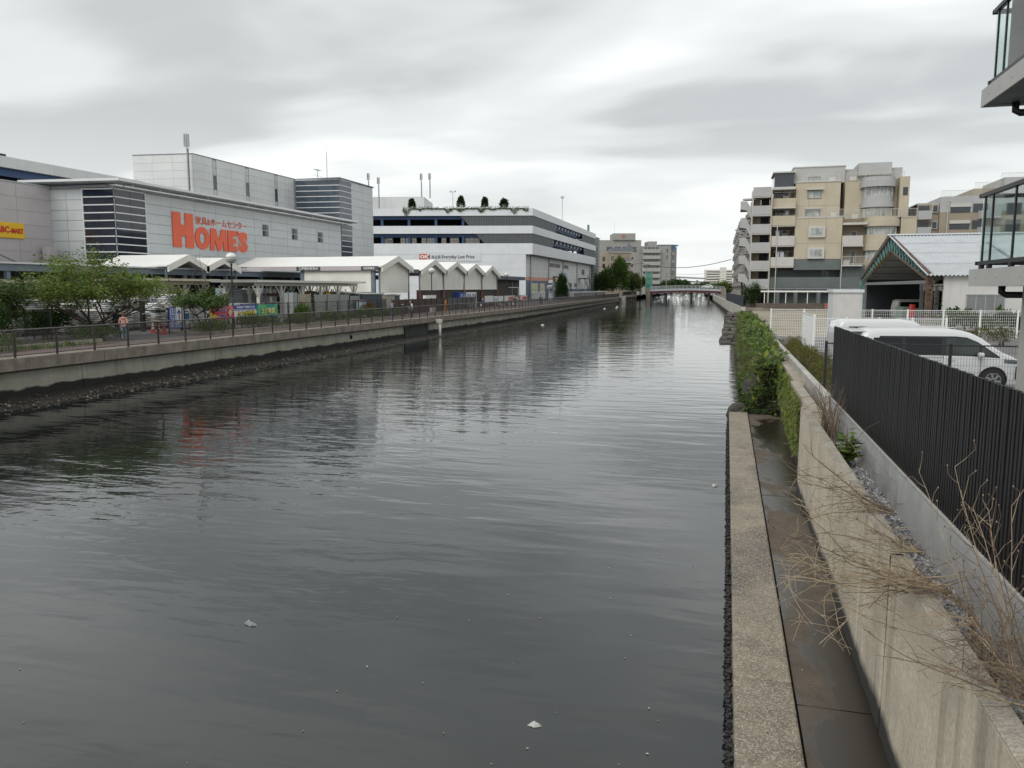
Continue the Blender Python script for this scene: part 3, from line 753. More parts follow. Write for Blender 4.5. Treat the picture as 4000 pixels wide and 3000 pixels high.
# ---- glass corner tower
tw = thing('glass_tower', 'corner stair tower with dark glass bands and grey cladding behind the home centre', 'tower', (-60.2, 115.9, 1.9))
ts, LT = wall(tw, 'side_wall', (-60.2, 115.9), (-60.2, 127.8), 1.9, 22.2, seam, 0.4)
glazing(ts, 0.06, 3.75, 1, 2.9, 22.1, 22, blue_glass)
panel_grid(ts, 'panel', silver, [c for c in grid_cells(3.8, LT, 2.0, 22.15, 2, 16) if c[3] > 6.5], 0.07, 0.03)
tf, LTf = wall(tw, 'front_wall', fpt((-60.2, 115.9), 7.5), (-60.2, 115.9), 8.0, 22.2, seam, 0.4)
glazing(tf, 0.05, LTf - .06, 4, 13.4, 22.1, 10, blue_glass)
MB().box(-7.8, -.6, 20.3, .25, 12.1, 20.48).build('roof', soffit_g, tw)

# ---- supermarket / parking building
OKC = Vector((-45.0, 183.23)); okd = Vector((37.63, 8.85)).normalized()
ok = thing('supermarket', 'long white banded supermarket and parking building beyond the tents', 'store', (-45, 183.23, 1.9))
OKL = OKC - okd * 50.0
mesh_scr = mat('grey_mesh_screen', (0.085, 0.095, 0.10), 0.6, 0.12, 1.2, rand=.06)
bands = [(21.95, 23.7), (17.77, 19.61), (12.88, 15.47)]
of = []
for (z0, z1) in bands:
    o, LO = wall(ok, 'front_band', OKL, OKC, z0, z1, seam_w, 0.5); of.append(o)
    panel_grid(o, 'panel', ok_clad, grid_cells(0, LO, z0, z1, 9, 1), 0.06, 0.018)
    s_, LS = wall(ok, 'side_band', OKC, (-45, 276.0), z0, z1, seam_w, 0.5)
    panel_grid(s_, 'panel', ok_clad, grid_cells(0, LS, z0, z1, 11, 1), 0.06, 0.018)
U = lambda u: 50.0 + u           # u: metres left of the corner (negative)
front = of[0]
# lower front wall with seams, set just behind the band
lf, _ = wall(ok, 'front_wall', OKL, OKC - okd * 1.6, 1.9, 12.9, seam_w, 0.4)
panel_grid(lf, 'panel', ok_clad, grid_cells(6, 48.4, 1.9, 12.86, 7, 6), 0.055, 0.02)
# sign board
sb = MB().box(U(-28.6), -.16, 11.28, U(-12.3), -.065, 13.45).build('sign_board', mat('sign_white', (.66, .69, .70), .4, .03), lf)
red = mat('logo_red', (0.60, 0.10, 0.05), .5, .03); dred = mat('logo_dark_red', (0.36, 0.03, 0.05), .5, .03); wsign = mat('sign_letters_white', (.8, .8, .8), .5, .02)
kx = U(-27.16)
MB().box(kx, -.19, 11.68, kx + 1.95, -.162, 12.98).build('logo', red, sb)
MB().prism([(kx + 2.0, 12.33), (kx + 2.6, 11.68), (kx + 2.6, 12.98)], -.19, -.162, 'y').build('logo', dred, sb)
text_fit('logo_letters', 'OK', sb, kx + .2, 11.95, 2.1, .78, -.21, wsign, bold=.05)
text_fit('lettering', '高品質·', sb, U(-24.2), 11.82, 2.4, .84, -.18, mat('sign_letters_dark', (.03, .035, .04), .5, .03), bold=.0)
text_fit('lettering', 'Everyday Low Price', sb, U(-21.7), 11.66, 7.8, 1.1, -.18, mat('sign_letters_dark', (.03, .035, .04), .5, .03), bold=.012)
# parking storeys: slabs, dark back, blue beams and columns, screens
ins = ok
for z in (12.9, 17.8, 22.0):
    dd = okd; nrm = Vector((-dd.y, dd.x))
    P = [OKL + nrm * .6, OKC - okd * .6 + nrm * .6, Vector((-45.6, 275.8)), Vector((-80, 275.8)), OKL + nrm * 60]
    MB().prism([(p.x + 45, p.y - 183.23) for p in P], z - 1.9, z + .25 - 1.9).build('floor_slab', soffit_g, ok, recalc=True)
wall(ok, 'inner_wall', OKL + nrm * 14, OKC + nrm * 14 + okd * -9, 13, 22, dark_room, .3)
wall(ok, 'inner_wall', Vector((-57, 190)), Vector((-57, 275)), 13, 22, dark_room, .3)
for (z0, z1) in ((15.47, 17.77), (19.61, 21.95)):
    bm_, _ = wall(ok, 'blue_beam', OKL + nrm * 1.0, OKC + nrm * 1.0 - okd * 9, z1 - .75, z1 + .05, blue_beam, .3)
    for k in range(6):
        MB().box(7 + k * 6.5, 0, z0, 7.6 + k * 6.5, .4, z1).build('column', blue_beam, bm_)
    # dark mesh on the right of the front, slanted left edge
    fo = OKL + nrm * .12
    so, LSo = wall(ok, 'mesh_frame', fo, OKC + nrm * .12, z1 - .03, z1, black_steel, .05, 0)
    ul = U(-17.2) if z0 > 19 else U(-13.6); ul2 = ul + 2.0
    mb = MB().prism([(ul2 + .02, z0), (50, z0), (50, z1 - .04), (ul, z1 - .04)], 0.0, .04, 'y')
    sc_ = mb.build('mesh_screen', mesh_scr, so, recalc=True)
    bar = MB(); 
    for k in range(int((50 - ul2) / .6)): bar.box(ul2 + .3 + k * .6, -.05, z0 + .03, ul2 + .36 + k * .6, -.002, z1 - .05)
    for k in range(1, 6): bar.box(ul2 + .2, -.03, z0 + (z1 - z0) * k / 6, 49.9, -.0021, z0 + (z1 - z0) * k / 6 + .035)
    bar.build('mesh_bars', mat('mesh_bar_grey', (.17, .185, .19), .5, .1), sc_)
    # canal side: screens at both ends and an open middle with pale blue fins
    ss, LSS = wall(ok, 'side_mesh_frame', Vector((-45.12, 183.4)), Vector((-45.12, 275.9)), z1 - .03, z1, black_steel, .05, 0)
    y1, y2 = (27.2, 66.0) if z0 > 19 else (23.6, 69.0)
    for (a0, a1, t0, t1) in ((0.0, y1 - 1.2, 0.0, y1), (y2 + 1.4, LSS, y2, LSS)):
        sc_ = MB().prism([(a0, z0), (a1, z0), (t1, z1 - .04), (t0, z1 - .04)], 0.0, .04, 'y').build('mesh_screen', mesh_scr, ss, recalc=True)
        bar = MB()
        for k in range(1, 7): bar.box(max(a0, t0) + .1, -.03, z0 + (z1 - z0) * k / 7, min(a1, t1) - .1, -.002, z0 + (z1 - z0) * k / 7 + .05)
        bar.build('mesh_bars', mat('mesh_bar_grey', (.17, .185, .19), .5, .1), sc_)
    n = 9
    fin = MB().prism([(-1.1, z1 - .1), (1.1, z1 - .1), (.2, z1 - .95), (-1.1, z1 - .95)], 0.5, .8, 'y').mesh('fin', mat('pale_blue_fin', (.34, .44, .55), .5, .05))
    for k in range(n): put('fin', fin, ss, (y1 + 2.2 + (y2 - y1 - 3.6) * k / (n - 1), 0, 0))
    MB().box(y1, 1.2, z1 - 1.3, y2, 1.5, z1 + .05).build('blue_beam', blue_beam, ss)
    MB().tube([(y1, .15, z0 + .45), (y2, .15, z0 + .45)], .06, 6).build('guard_rail', blue_beam, ss)
    for k in range(4): MB().box(y1 + 5 + k * 10, 1.3, z0, y1 + 5.6 + k * 10, 1.8, z1).build('column', blue_beam, ss)
# lower canal side, set back under the overhang
sl, LSL = wall(ok, 'lower_side_wall', Vector((-46.7, 183.0)), Vector((-46.7, 276.0)), 1.9, 12.9, seam_w, 0.4)
panel_grid(sl, 'panel', ok_low, grid_cells(0, LSL, 7.56, 12.86, 14, 5), 0.055, 0.03)
MB().box(0, -.06, 6.75, 36, 0, 7.56).build('orange_strip', mat('salmon_strip', (.70, .33, .22), .6, .05), sl)
navy_clad = mat('slate_blue_cladding', (0.105, 0.15, 0.225), .55, .06, .5, rand=.04)
panel_grid(sl, 'blue_panel', navy_clad, grid_cells(0, 36, 1.9, 6.73, 7, 4), 0.06, 0.03)
panel_grid(sl, 'panel', ok_low, grid_cells(36, LSL, 4.6, 7.54, 8, 3), 0.06, 0.03)
MB().box(36, -.05, 1.9, LSL, 0, 4.58).build('blue_base', navy_clad, sl)
for a in (4.4, 24.6, 43.5, 66.0, 90.0):
    MB().tube([(a, -.25, 2.0), (a, -.25, 12.8)], .14, 8).build('downpipe', mat('pipe_grey', (.38, .37, .35), .5, .1), sl)
for a, b_ in ((25.8, 32.5), (33.5, 40.0), (44.5, 52.0)):
    MB().box(a, -.14, 10.6, b_, -.058, 11.6).build('vent_louvre', mat('louvre_brown', (.17, .15, .14), .6, .2, 8), sl)
for a, b_, z0, z1, m in ((5.6, 12.2, 4.0, 5.9, mat('yellow_window', (.42, .42, .18), .2, .3, 1.5)), (14.5, 20.0, 4.0, 5.9, mat('yellow_window', (.42, .42, .18), .2, .3, 1.5)), (54, 58, 5.2, 6.4, wg), (62, 66, 5.2, 6.4, wg), (75, 80, 9.3, 11.0, wg)):
    o = MB().box(a, -.12, z0, b_, -.062, z1).build('window', m, sl)
    mb = MB().box(a - .12, -.16, z0 - .15, b_ + .12, -.122, z0).box(a - .12, -.16, z1, b_ + .12, -.122, z1 + .12)
    for k in range(5): mb.box(a + (b_ - a) * k / 4 - .05, -.16, z0, a + (b_ - a) * k / 4 + .05, -.122, z1)
    mb.build('frame', white_paint, o)
gate = MB()
for k in range(16): gate.box(5.4 + k * .95, -.3, 2.0, 5.9 + k * .95, -.22, 3.75)
gate.box(5.2, -.34, 3.7, 20.6, -.2, 3.85).build('white_slat_gate', white_paint, sl)
# louvred end tower
lt = thing('louvre_tower', 'grey tower of horizontal louvres at the far end of the supermarket', 'tower', (-46, 277, 1.9))
MB().box(-6, .3, 0, -.3, 13, 21.2).build('core', mat('louvre_core', (.05, .06, .065), .8, .1), lt)
lv = MB().box(-.3, -.1, 0, .35, 13.4, .26).mesh('louvre', mat('louvre_pale', (.36, .40, .41), .5, .08)); lv2 = MB().box(-6, -.35, 0, .34, .28, .26).mesh('louvre', mat('louvre_pale', (.36, .40, .41), .5, .08))
for k in range(40): put('louvre', lv, lt, (0, 0, .4 + k * .525)); put('louvre', lv2, lt, (0, 0, .4 + k * .525))
# rooftop extras
rb = thing('rooftop_plant_room', 'plain white plant room on the supermarket roof', 'building', (-45, 183.23, 1.9))
P0 = OKC - okd * 46 + nrm * 12; P1 = OKC - okd * 27.6 + nrm * 12
bw_, LB = wall(rb, 'front_wall', P0, P1, 23.0, 27.7, white_clad, .3)
MB().box(LB - .3, .1, 23, LB + .02, 16, 27.68).build('side_wall', white_clad, bw_)
MB().box(0, .1, 27.6, LB, 16, 27.75).build('roof', soffit_g, bw_)

# ---- dark annex with flat fascia
an = thing('brown_annex', 'dark brown flat-roofed annex between the tents and the supermarket', 'building', (-46, 150, 1.9))
brown_w = mat('brown_siding', (0.052, 0.044, 0.042), .7, .15, 1, streak=.3)
MB().box(-10, 0, 0, 0.6, 22.3, 4.7).build('wall', brown_w, an)
MB().box(-10.3, -.4, 4.72, 1.9, 22.9, 5.45).build('fascia', mat('slate_fascia', (.065, .085, .11), .5, .1), an)
MB().tube([(1.0, 12.0, 3.1), (1.0, 20.0, 3.1), (1.0, 20.0, .2)], .09, 6).build('conduit', white_paint, an)
MB().tube([(.75, 15.6, .1), (.75, 15.6, 4.6)], .09, 6).build('downpipe', grey_paint, an)

# ---- tents
tent_m = mat('tent_canvas', (0.80, 0.78, 0.71), .6, .06, .8, .02, 1.3, streak=.12, dirtcol=(.45, .42, .36))
tent_in = mat('tent_shadow', (0.045, 0.045, 0.048), .8, .1)
tent_roof = mat('tent_roof', (0.80, 0.80, 0.77), .5, .03, .5)
post_red = mat('rust_red_post', (0.22, 0.07, 0.05), .6, .2)
steel_blue = mat('steel_blue_grey', (0.155, 0.195, 0.235), .5, .1, 1)
def curtain(name, w_, h0, h1, parent, loc, rz, seed, gable=None):
    """hanging canvas with shallow folds; local x along, z up; gable: extra peak height"""
    rs = random.Random(seed); n = 36; mb = MB(); nz_ = 10
    ph = [rs.uniform(0, 6) for _ in range(6)]
    for i in range(n + 1):
        s = i / n; top = h1 + (gable * (1 - abs(2*s - 1)) if gable else 0)
        for j in range(nz_ + 1):
            t = j / nz_; z = h0 + (top - h0) * t
            y = 0.05 * math.sin(9*s + ph[0] + 2*t) * (1-t) + .04 * math.sin(23*s + ph[1] + 3*t) * (1-t) + .12 * math.exp(-((s-.5)/.3)**2) * math.sin(6*t + ph[2]) * .5 + .03 * mnoise.noise((s*7 + seed, t*3, 0))
            mb.v.append((s * w_, y, z))
    for i in range(n):
        for j in range(nz_):
            a = i*(nz_+1)+j; mb.f.append((a, a+nz_+1, a+nz_+2, a+1)); mb.m.append(0)
    return mb.build(name, tent_m, parent, loc, rz, smooth=True)
def tent(label, x0, x1, y0, y1, ze, zr, group='white canvas tents of the garden centre', open_gable=False, curt=None, near_curt=None, over=.55):
    """x0 west end, x1 canal-side gable; ridge along x"""
    t = thing('canvas_tent', label, 'tent', (x1, y0, 1.9), 0, group)
    ym = (y1 - y0) / 2; W = x1 - x0; ze -= 1.9; zr -= 1.9
    prof = lambda o: [(-.25, ze - .12 + o), (ym, zr + o), (y1 - y0 + .25, ze - .12 + o)]
    mb = MB()
    a, b_, c = prof(0); a2, b2, c2 = prof(.14)
    for (p, q, p2, q2) in ((a, b_, a2, b2), (b_, c, b2, c2)):
        mb.add([(-W, p[0], p[1]), (over, p[0], p[1]), (over, q[0], q[1]), (-W, q[0], q[1]), (-W, p2[0], p2[1]), (over, p2[0], p2[1]), (over, q2[0], q2[1]), (-W, q2[0], q2[1])],
               [(0,3,2,1),(4,5,6,7),(0,1,5,4),(1,2,6,5),(2,3,7,6),(3,0,4,7)])
    mb.build('roof', tent_roof, t, recalc=True)
    # gable fascia band
    mb = MB()
    for (p, q) in ((a, b_), (b_, c)):
        mb.add([(over + .01, p[0], p[1] + .15), (over + .01, q[0], q[1] + .15), (over + .01, q[0], q[1] - .50), (over + .01, p[0], p[1] - .50), (over - .12, p[0], p[1] + .13), (over - .12, q[0], q[1] + .13), (over - .12, q[0], q[1] - .50), (over - .12, p[0], p[1] - .50)],
               [(0,1,2,3),(7,6,5,4),(0,4,5,1),(2,6,7,3),(0,3,7,4),(1,5,6,2)])
    mb.build('gable_band', tent_m, t, recalc=True)
    if curt is not None:
        curtain('end_curtain', y1 - y0 - .35, curt - 1.9, ze - .05, t, (0, .17, 0), PI/2, int(y0), gable=zr - ze - .15)
    for yp in (0.08, y1 - y0 - .08):
        zc = curt - 1.9 if curt is not None and x1 > -39 and y0 > 92 else 0
        if zc: MB().box(-.1, yp - .1, 0, .1, yp + .1, zc).build('post', post_red, t)
        MB().box(-.08, yp - .08, zc + .01, .08, yp + .08, ze).build('post', steel_blue if not zc else soffit_g, t)  # beside curtains the upper post is coloured dark as the shaded gap
    if near_curt:
        curtain('side_curtain', near_curt[1] - near_curt[0], near_curt[2] - 1.9, ze - .1, t, (near_curt[0] - x1, -.05, 0), 0, int(x0) + 5)
    return t
tA = tent('open white tent left of the street lamp, its ridge ending over the tree', -59.7, -52, 64.2, 69.9, 7.05, 8.05)
tB = tent('open white tent just behind the street lamp globe', -59.7, -52, 69.95, 75.4, 7.05, 7.95)
tC = tent('large white tent with dark sign boards along its eave', -56.5, -38, 82.0, 90.6, 7.35, 8.5, curt=4.35, near_curt=(-47.4, -38.7, 4.45))
tD = tent('first curtained white tent beyond the large tent', -55, -38, 94.0, 102.8, 7.2, 8.5, curt=4.65)
tE = tent('second of the four curtained tents', -55, -38, 102.85, 111.7, 7.3, 8.5, curt=4.65)
tF = tent('third of the four curtained tents', -55, -38, 111.75, 120.5, 7.3, 8.5, curt=4.65)
tG = tent('last curtained tent beside the brown annex', -55, -38, 120.55, 129.2, 7.1, 8.45, curt=4.65)
tG['label'] = 'last curtained white tent beside the brown annex'; tE['label'] = 'second curtained white tent counting from the large tent'; tF['label'] = 'third curtained white tent counting from the large tent'
signgrey = mat('sign_dark_grey', (.075, .078, .08), .5, .05); signmauve = mat('sign_mauve', (.50, .455, .475), .5, .06); signtxt = mat('sign_text_white', (.75, .75, .75), .5, .02)
sf = MB().box(-18.3, -.42, 4.95, .1, -.34, 5.45).build('sign_fascia', signgrey, tC)
for a, b_ in ((-16.7, -10.2), (-7.1, -2.0)): MB().box(a, -.455, 4.97, b_, -.422, 5.43).build('sign_panel', signmauve, sf)
for a in (-18.1, -1.75): text_fit('lettering', "HOME'S", sf, a + .1, 5.08, 1.3, .26, -.45, signtxt, bold=.03)
text_fit('lettering', '各種資材販売中', sf, -9.9, 5.04, 2.5, .34, -.45, signtxt, bold=.02)
sf = MB().box(-4.5, -.42, 4.85, .1, -.34, 5.35).build('sign_fascia', signgrey, tD)
text_fit('lettering', "HOME'S", sf, -2.3, 4.97, 1.6, .28, -.45, signtxt, bold=.03)
MB().box(-9.9, -.1, 0, -9.45, .25, 5.35).build('post', steel_blue, tC); MB().box(-.95, -.15, 2.4, -.5, .2, 5.35).build('post', steel_blue, tC)
# boarded base wall under the curtained tents
bb = thing('tent_base_wall', 'dark brown boarded wall under the curtained tents', 'wall', (-38.2, 94, 1.9))
for k in range(14): MB().box(-.2, k * 2.52 + .01, 0, 0, k * 2.52 + 2.5, 2.72).build('board', brown_w, bb)

# ---- long steel canopy in front of the store, dark storage underneath
sc1 = thing('steel_canopy', 'long grey steel canopy over the dark goods yard below the store', 'canopy', (-53, 40, 1.9))
MB().box(-7, 0, 4.85, .3, 78, 4.98).build('roof', canopy_w, sc1)
MB().box(-.1, 0, 4.3, .12, 78, 4.82).build('beam', steel_blue, sc1)
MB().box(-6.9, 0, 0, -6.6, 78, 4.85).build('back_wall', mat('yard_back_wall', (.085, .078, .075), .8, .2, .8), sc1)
for k in range(12): MB().box(-.3, k * 6.8 + 1, 0, .0, k * 6.8 + 1.35, 4.3).build('column', steel_blue, sc1)
for k in range(5): MB().lathe((-4, 20 + k * 11, 0), [(.55, 0), (.55, 4.8)], 14).build('round_column', mat('buff_column', (.27, .22, .19), .7, .1), sc1, smooth=True)
# ================================================================== PLANT BUILDERS
def leaf_mat(name, c, trans=0.42):
    if name in MATS: return MATS[name]
    m = bpy.data.materials.new(name); m.use_nodes = True
    t = m.node_tree; N = t.nodes; L = t.links.new; b = N['Principled BSDF']
    b.inputs['Roughness'].default_value = .55; b.inputs['Specular IOR Level'].default_value = .3
    g = N.new('ShaderNodeNewGeometry'); n = N.new('ShaderNodeTexNoise'); n.inputs['Scale'].default_value = 1.7; n.inputs['Detail'].default_value = 3
    L(g.outputs['Position'], n.inputs['Vector'])
    r = N.new('ShaderNodeValToRGB'); r.color_ramp.elements[0].position = .3; r.color_ramp.elements[1].position = .72
    r.color_ramp.elements[0].color = (c[0] * .72, c[1] * .74, c[2] * .75, 1); r.color_ramp.elements[1].color = (c[0] * 1.25, c[1] * 1.22, c[2] * 1.1, 1)
    L(n.outputs['Fac'], r.inputs[0]); L(r.outputs[0], b.inputs['Base Color'])
    tr = N.new('ShaderNodeBsdfTranslucent'); L(r.outputs[0], tr.inputs['Color'])
    mx_ = N.new('ShaderNodeMixShader'); mx_.inputs[0].default_value = trans
    L(b.outputs[0], mx_.inputs[1]); L(tr.outputs[0], mx_.inputs[2]); L(mx_.outputs[0], N['Material Output'].inputs['Surface'])
    MATS[name] = m; return m
G_mid = leaf_mat('leaf_mid_green', (.085, .15, .038)); G_lite = leaf_mat('leaf_bright_green', (.165, .24, .055)); G_dark = leaf_mat('leaf_dark_green', (.038, .075, .024)); G_yel = leaf_mat('leaf_yellow_green', (.21, .23, .04)); G_red = leaf_mat('leaf_bronze', (.14, .075, .03)); G_deep = leaf_mat('leaf_deep_green', (.022, .055, .018)); G_olive = leaf_mat('leaf_olive', (.13, .115, .03))
G_spring = leaf_mat('leaf_spring_green', (.21, .28, .07))
bark = mat('bark', (.075, .058, .045), .9, .3, 6, .02, 30); bark_g = mat('bark_grey', (.16, .145, .125), .9, .25, 6, .02, 30); dry = mat('dry_stem', (.36, .285, .19), .8, .25, 9); dry_d = mat('dry_stem_dark', (.17, .12, .08), .8, .3, 9)
def leaf(mb, p, d, size, rs, wid=.5, n=None):
    """one folded leaf blade: two triangles either side of the midrib"""
    d = Vector(d).normalized()
    up = Vector((rs.gauss(0, .5), rs.gauss(0, .5), 1)) if n is None else n
    s = d.cross(up)
    if s.length < .05: s = Vector((1, 0, 0))
    s.normalize(); nn = s.cross(d)
    q = p + d * size * .45
    w_ = size * wid * .5
    mb.add([p, q + s * w_ - nn * size * .06, p + d * size, q - s * w_ - nn * size * .06, q + nn * size * .05], [(0, 1, 4), (1, 2, 4), (2, 3, 4), (3, 0, 4)])
def rdir(rs, zlo=-1, zhi=1):
    a = rs.uniform(0, 2 * PI); z = rs.uniform(zlo, zhi); r = math.sqrt(max(0, 1 - z * z)); return Vector((r * math.cos(a), r * math.sin(a), z))
def tree(name, label, loc, h, spread, seed, nleaf, lsize, mats, weights, trunk_h=.25, trunk_r=.12, stems=1, limbs=6, levels=3, up=.55, barkm=None, flat=.6, group=None, sprayr=.32, asym=(0, 0), lz=None):
    """tapered trunk, forking limbs, leaves hung in sprays round the twig ends"""
    rs = random.Random(seed); t = thing(name, label, 'tree', loc, 0, group); wood = MB(); tips = []
    def grow(p, d, ln, r, lev):
        pts = [p]; rr = [r]; n = 4; q = p.copy(); dd = d.copy()
        for k in range(n):
            dd = (dd + Vector((rs.gauss(0, .12), rs.gauss(0, .12), rs.gauss(.03, .08)))).normalized(); q = q + dd * ln / n
            pts.append(q.copy()); rr.append(r * (1 - .55 * (k + 1) / n))
        wood.tube(pts, rr, 6 if lev < 2 else 4, caps=False)
        if lev >= levels:
            tips.extend([pts[-1], pts[-2], (pts[-2] + pts[-3]) / 2]); return
        k = limbs if lev == 0 else rs.choice((3, 4, 4))
        for i in range(k):
            f = rs.uniform(.45, 1.0) if lev else rs.uniform(.6, 1.0); base = pts[0].lerp(pts[-1], f) if lev else pts[-1].lerp(pts[-2], rs.random())
            a = 2 * PI * (i + rs.uniform(-.3, .3)) / k
            side = Vector((math.cos(a) * spread * 1.0, math.sin(a) * spread, 0))
            nd = (dd * (.55 if lev else .1) + Vector((math.cos(a), math.sin(a), 0)) * rs.uniform(.6, 1.0) + Vector((0, 0, up * rs.uniform(.5, 1.2))) + Vector((asym[0], asym[1], 0))).normalized()
            L2 = (spread * rs.uniform(.55, .8) if lev == 0 else ln * rs.uniform(.5, .75))
            grow(base, nd, L2, rr[-1] * .8 if lev else r * .5, lev + 1)
        if lev: tips.append(pts[-1])
    for s in range(stems):
        a = 2 * PI * s / max(1, stems) + rs.random(); d0 = Vector((math.cos(a) * .35, math.sin(a) * .35, 1)).normalized() if stems > 1 else Vector((rs.gauss(0, .06), rs.gauss(0, .06), 1)).normalized()
        grow(Vector((0, 0, -.05)), d0, h * trunk_h, trunk_r / math.sqrt(stems), 0)
    zt = max(p.z for p in tips); sc_ = (h - sprayr * .5) / zt; zl = min(p.z for p in tips)
    for i, v_ in enumerate(wood.v): wood.v[i] = (v_[0], v_[1], v_[2] * sc_)
    tips = [Vector((p.x, p.y, p.z * sc_)) for p in tips]
    wood.build('trunk', barkm or bark, t, smooth=True)
    mb = MB()
    for i in range(nleaf):
        c = rs.choice(tips); o = rdir(rs) * sprayr * rs.random() ** .5; o.z *= flat; p = c + o
        if lz and p.z < lz: continue
        mb.mi(rs.choices(range(len(mats)), weights)[0])
        d = (o.normalized() * .6 + rdir(rs, -.5, .4)).normalized() if o.length > .01 else rdir(rs)
        d.z -= .25
        leaf(mb, p, d, lsize * rs.uniform(.7, 1.3), rs, .55)
    mb.build('crown', mats, t)
    return t
def blob_plant(name, label, cat, loc, rad, n, lsize, mats, weights, seed, group=None, wid=.5, updir=.3, lumps=7, stems=True, shell=.55, solid=0):
    """shrub of overlapping leafy lumps; rad = (rx, ry, rz)"""
    rs = random.Random(seed); t = thing(name, label, cat, loc, 0, group)
    L = []
    for i in range(lumps):
        a = rs.uniform(0, 2*PI); r = rs.random() ** .5 * .62; L.append((Vector((math.cos(a)*r*rad[0], math.sin(a)*r*rad[1], rad[2]*rs.uniform(.35, .72))), rs.uniform(.38, .6)))
    if solid: L = [(Vector((0, 0, rad[2] * .52)), .52), (Vector((0, 0, rad[2] * .36)), .56), (Vector((0, 0, rad[2] * .72)), .34)]
    mb = MB()
    for i in range(n):
        c, k = rs.choice(L); o = rdir(rs, -.35, 1); rr = shell + (1 - shell) * rs.random() ** .6
        if solid: rr *= 1 + .38 * mnoise.noise(Vector((o.x * 2.2, o.y * 2.2, o.z * 2 + c.z + seed)))
        p = c + Vector((o.x*rad[0], o.y*rad[1], o.z*rad[2])) * k * rr * rs.uniform(.85, 1.15)
        if p.z < .01: p.z = rs.uniform(.01, .12)
        mb.mi(rs.choices(range(len(mats)), weights)[0]); d = o * .7 + rdir(rs) * .6 + Vector((0, 0, updir))
        leaf(mb, p, d, lsize * rs.uniform(.6, 1.35), rs, wid)
    mb.build('foliage', mats, t)
    if stems:
        mb = MB()
        for i in range(7):
            c, k = rs.choice(L); mb.tube([(rs.gauss(0, .08)*rad[0], rs.gauss(0, .08)*rad[1], -.05), c * .5 + Vector((0, 0, .02)), c], [.025, .018, .008], 5, caps=False)
        mb.build('stems', bark, t)
    return t
def grass_tuft(mb, c, n, h, spread, rs, wid=.016, lean=.5):
    for i in range(n):
        a = rs.uniform(0, 2*PI); r = spread * rs.random(); p = Vector(c) + Vector((math.cos(a)*r, math.sin(a)*r, 0)); d = Vector((math.cos(a), math.sin(a), 0)); hh = h * rs.uniform(.55, 1.15); s = Vector((-d.y, d.x, 0)) * wid * hh / h
        k = lean * rs.uniform(.4, 1.3)
        m1 = p + d * hh * k * .35 + Vector((0, 0, hh * .6)); m2 = p + d * hh * k + Vector((0, 0, hh * (.92 - .3 * k)))
        mb.add([p - s, p + s, m1 + s * .8, m1 - s * .8, m2], [(0, 1, 2, 3), (3, 2, 4)])
# ================================================================== LEFT BANK: PROMENADE AND YARD
# ---- brown promenade railing
rl = thing('promenade_railing', 'brown steel railing along the promenade edge across the canal', 'railing', (-28.6, 60, 1.99))
post_m = MB().box(-.035, -.035, 0, .035, .035, 1.14).mesh('post', steel_dark)
ypos = []
y = 13.0
while y < 258: ypos.append(y); y += 2.15
for y in ypos: put('post', post_m, rl, (quay_x(y) - .16 + 28.6, y - 60, 0))
def along(pts, prof_r, nm, m, zs, n=6):
    mb = MB()
    for z in zs: mb.tube([(quay_x(y) - .16 + 28.6, y - 60, z) for y in pts], prof_r, n)
    return mb.build(nm, m, rl, smooth=True)
along(ypos[::3] + [ypos[-1]], .038, 'top_rail', mat('rail_brown', (.10, .085, .08), .4, .15, 2), (1.16,))
along(ypos[::3] + [ypos[-1]], .022, 'bottom_rail', steel_dark, (.10,))
for i in range(0, len(ypos) - 1, 6):
    a, b_ = ypos[i], ypos[min(i + 6, len(ypos) - 1)]; mb = MB(); y = a; st_ = .075 if a < 70 else .15; w_ = .0055 if a < 70 else .007
    while y < b_: x = quay_x(y) - .16 + 28.6; mb.box(x - w_, y - 60 - w_, .12, x + w_, y - 60 + w_, 1.13); y += st_
    for z in (.33, .54, .75, .96): mb.tube([(quay_x(q) - .16 + 28.6, q - 60, z) for q in (a, (a + b_) / 2, b_)], w_ * 1.2, 4, caps=False)
    mb.build('wire_panel', steel_dark, rl)
# ---- kerbs of the planting strip
kb_ = thing('planter_kerb', 'pale concrete kerb edging the planting strip along the promenade', 'kerb', (-32.2, 44, 1.9))
kerb_m = mat('kerb_concrete', (.36, .33, .28), .85, .15, 2, rand=.08); km = MB().box(-.08, .01, 0, .08, .99, .2).mesh('kerb_stone', kerb_m)
for k in range(34): put('kerb_stone', km, kb_, (0, k, 0))
km2 = MB().box(-.99, -.08, 0, -.01, .08, .2).mesh('kerb_stone', kerb_m)
for k in range(4): put('kerb_stone', km2, kb_, (-k, -.1, 0))
kb2 = thing('planter_kerb', 'pale kerb of the shrub bed at the left edge', 'kerb', (-33.6, 24, 1.9))
for k in range(12): put('kerb_stone', km, kb2, (0, k, 0))
kb3 = thing('planter_kerb', 'worn kerb along the bicycle parking beyond the sheds', 'kerb', (-32.6, 80, 1.9))
for k in range(56): put('kerb_stone', km, kb3, (0, k * 1.0, -.06))
